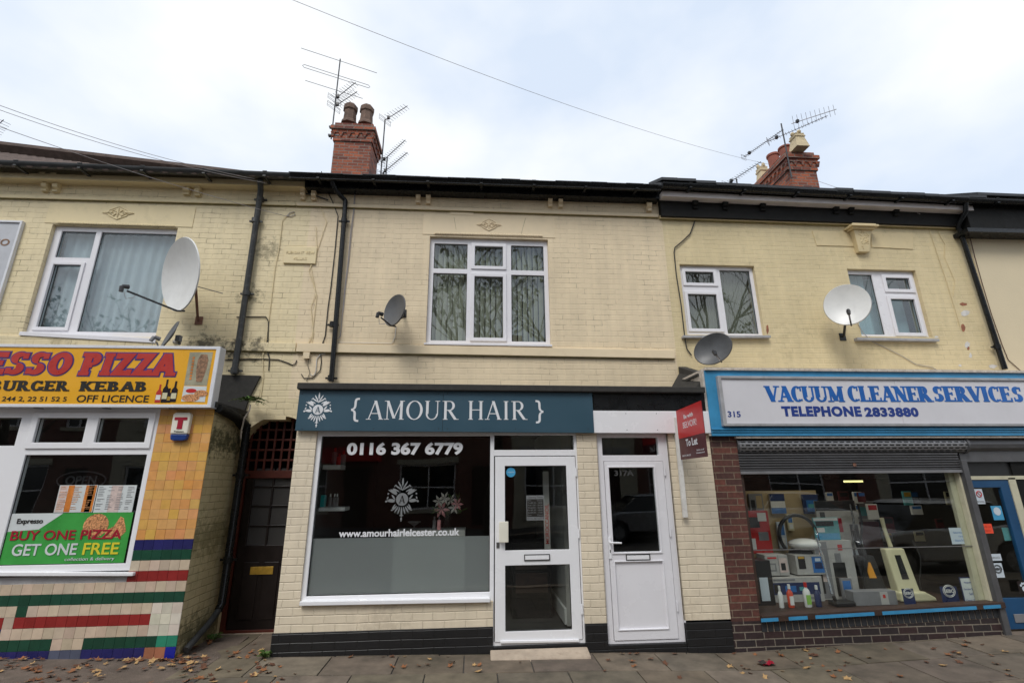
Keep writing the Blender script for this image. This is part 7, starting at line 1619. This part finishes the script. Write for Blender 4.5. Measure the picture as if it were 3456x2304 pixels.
def tree(label, x, y, h, seed, dens=.5):
    r = random.Random(seed); t = thing('street_tree', label, 'tree', (x, y, 0), 'street trees mirrored in the glass'); bt_, bc = B(), B(); tips = []
    def limb(p, d, L, rd, lev):
        pts = [Vector(p)]; d = Vector(d).normalized()
        for k in range(5):
            d = (d+Vector((r.uniform(-.22, .22), r.uniform(-.22, .22), r.uniform(-.05, .2)))).normalized(); pts.append(pts[-1]+d*L/5)
        bt_.tube(pts, [rd*(1-.11*k) for k in range(6)], 6 if lev else 10)
        if lev == 4: tips.extend(pts[2:]); return
        for k in range(4 if lev else 5):
            q_ = pts[r.choice((2, 3, 4, 5))]; a_ = r.uniform(0, 2*PI); dd = (d*.7+Vector((math.cos(a_), math.sin(a_), r.uniform(.0, .6)))*.75).normalized(); limb(q_, dd, L*r.uniform(.55, .75), rd*.5, lev+1)
    limb((x, y, -.2), (0, 0, 1), h*.42, .19, 0)
    bt_.build('trunk', 'bark', t, smooth=True)
    for p in tips:
        if r.random() < dens:
            for k in range(4):
                q_ = p+Vector((r.uniform(-.2, .2), r.uniform(-.2, .2), r.uniform(-.2, .1))); a_, b_ = Vector((r.uniform(-1, 1), r.uniform(-1, 1), r.uniform(-1, 1))).normalized()*.12, Vector((r.uniform(-1, 1), r.uniform(-1, 1), r.uniform(-1, 1))).normalized()*.08; bc.face(bc.vs([q_-a_, q_+b_, q_+a_, q_-b_]))
    bc.build('crown', 'tree_leaf', t, recalc=False)
tree('bare limbed autumn street tree mirrored in the takeaway upper window', -15.5, -6.2, 13.5, 3, .25)
tree('autumn street tree mirrored in the takeaway top lights', -6.2, -6.9, 10, 4, .3)
tree('leafy street tree mirrored in the salon upper window', .5, -5.6, 17.5, 5, .16)
tree('leafy street tree mirrored in the small right hand upper window', 9.6, -6.0, 17, 9, .2)
def car(label, x, y, mt, flip=1):
    t = thing('parked_car', label, 'car', (x, y, -.15), 'parked cars mirrored in the glass'); z = -.16; L = 4.1
    pr = [(0, .30), (.02, .62), (.15, .78), (.9, .92), (1.55, 1.40), (2.9, 1.46), (3.75, 1.05), (4.05, .92), (4.1, .35)]
    def X_(a): return x+(a-L/2)*flip
    b = B(); pr0 = [(0, .32), (.0, .60), (.12, .76), (.95, .93), (3.72, 1.0), (4.05, .90), (4.1, .35)]
    arch = lambda cx: [(cx+.36*math.cos(PI*k/8), .32+.36*math.sin(PI*k/8)) for k in range(9)]
    out = pr0+[(4.0, .22)]+arch(3.25)+arch(.85)+[(.12, .22)]
    b.prism([(X_(a_), y-.85, z+h) for a_, h in out], (0, 1.7, 0)); b.build('body', mt, t, bevel=.05, smooth=True)
    b = B(); b.hexa([(X_(.95), y-.80, z+.92), (X_(3.72), y-.80, z+.98), (X_(3.2), y-.62, z+1.44), (X_(1.6), y-.62, z+1.42)], [(X_(.95), y+.80, z+.92), (X_(3.72), y+.80, z+.98), (X_(3.2), y+.62, z+1.44), (X_(1.6), y+.62, z+1.42)]); b.build('cabin_glass', 'car_glass', t, bevel=.03)
    b = B(); b.hexa([(X_(1.55), y-.64, z+1.42), (X_(3.25), y-.64, z+1.44), (X_(3.1), y-.55, z+1.49), (X_(1.75), y-.55, z+1.48)], [(X_(1.55), y+.64, z+1.42), (X_(3.25), y+.64, z+1.44), (X_(3.1), y+.55, z+1.49), (X_(1.75), y+.55, z+1.48)])
    for s_ in (-.70, .64): b.prism([(X_(2.3), y+s_, z+.95), (X_(2.42), y+s_, z+.95), (X_(2.42), y+s_, z+1.44), (X_(2.3), y+s_, z+1.44)], (0, .06, 0))
    b.build('roof_panel', mt, t)
    for cx in (.85, 3.25):
        for s_ in (-1, 1):
            b = B(); yy = y+s_*.76; b.tube([(X_(cx), yy-.1, z+.31), (X_(cx), yy+.1, z+.31)], .31, 24); w_ = b.build('wheel', 'tyre', t, bevel=.02)
            b = B(); b.tube([(X_(cx), yy+s_*.085-.02, z+.31), (X_(cx), yy+s_*.085+.02, z+.31)], .2, 10); b.build('rim', 'car_silver', w_)
    for s_ in (-1, 1): b = B(); b.ball((X_(.06), y+s_*.62, z+.66), .09, .16, .08); b.build('headlight', 'chrome', t, smooth=True)
car('white hatchback mirrored at the right of the vacuum shop window', 11.5, -5.2, 'car_white', -1)
car('silver car mirrored low in the vacuum shop window', 5.9, -5.2, 'car_silver', 1)
car('white car near the kerb mirrored large in the right of the vacuum shop window', 9.9, 1.45, 'car_white', 1)
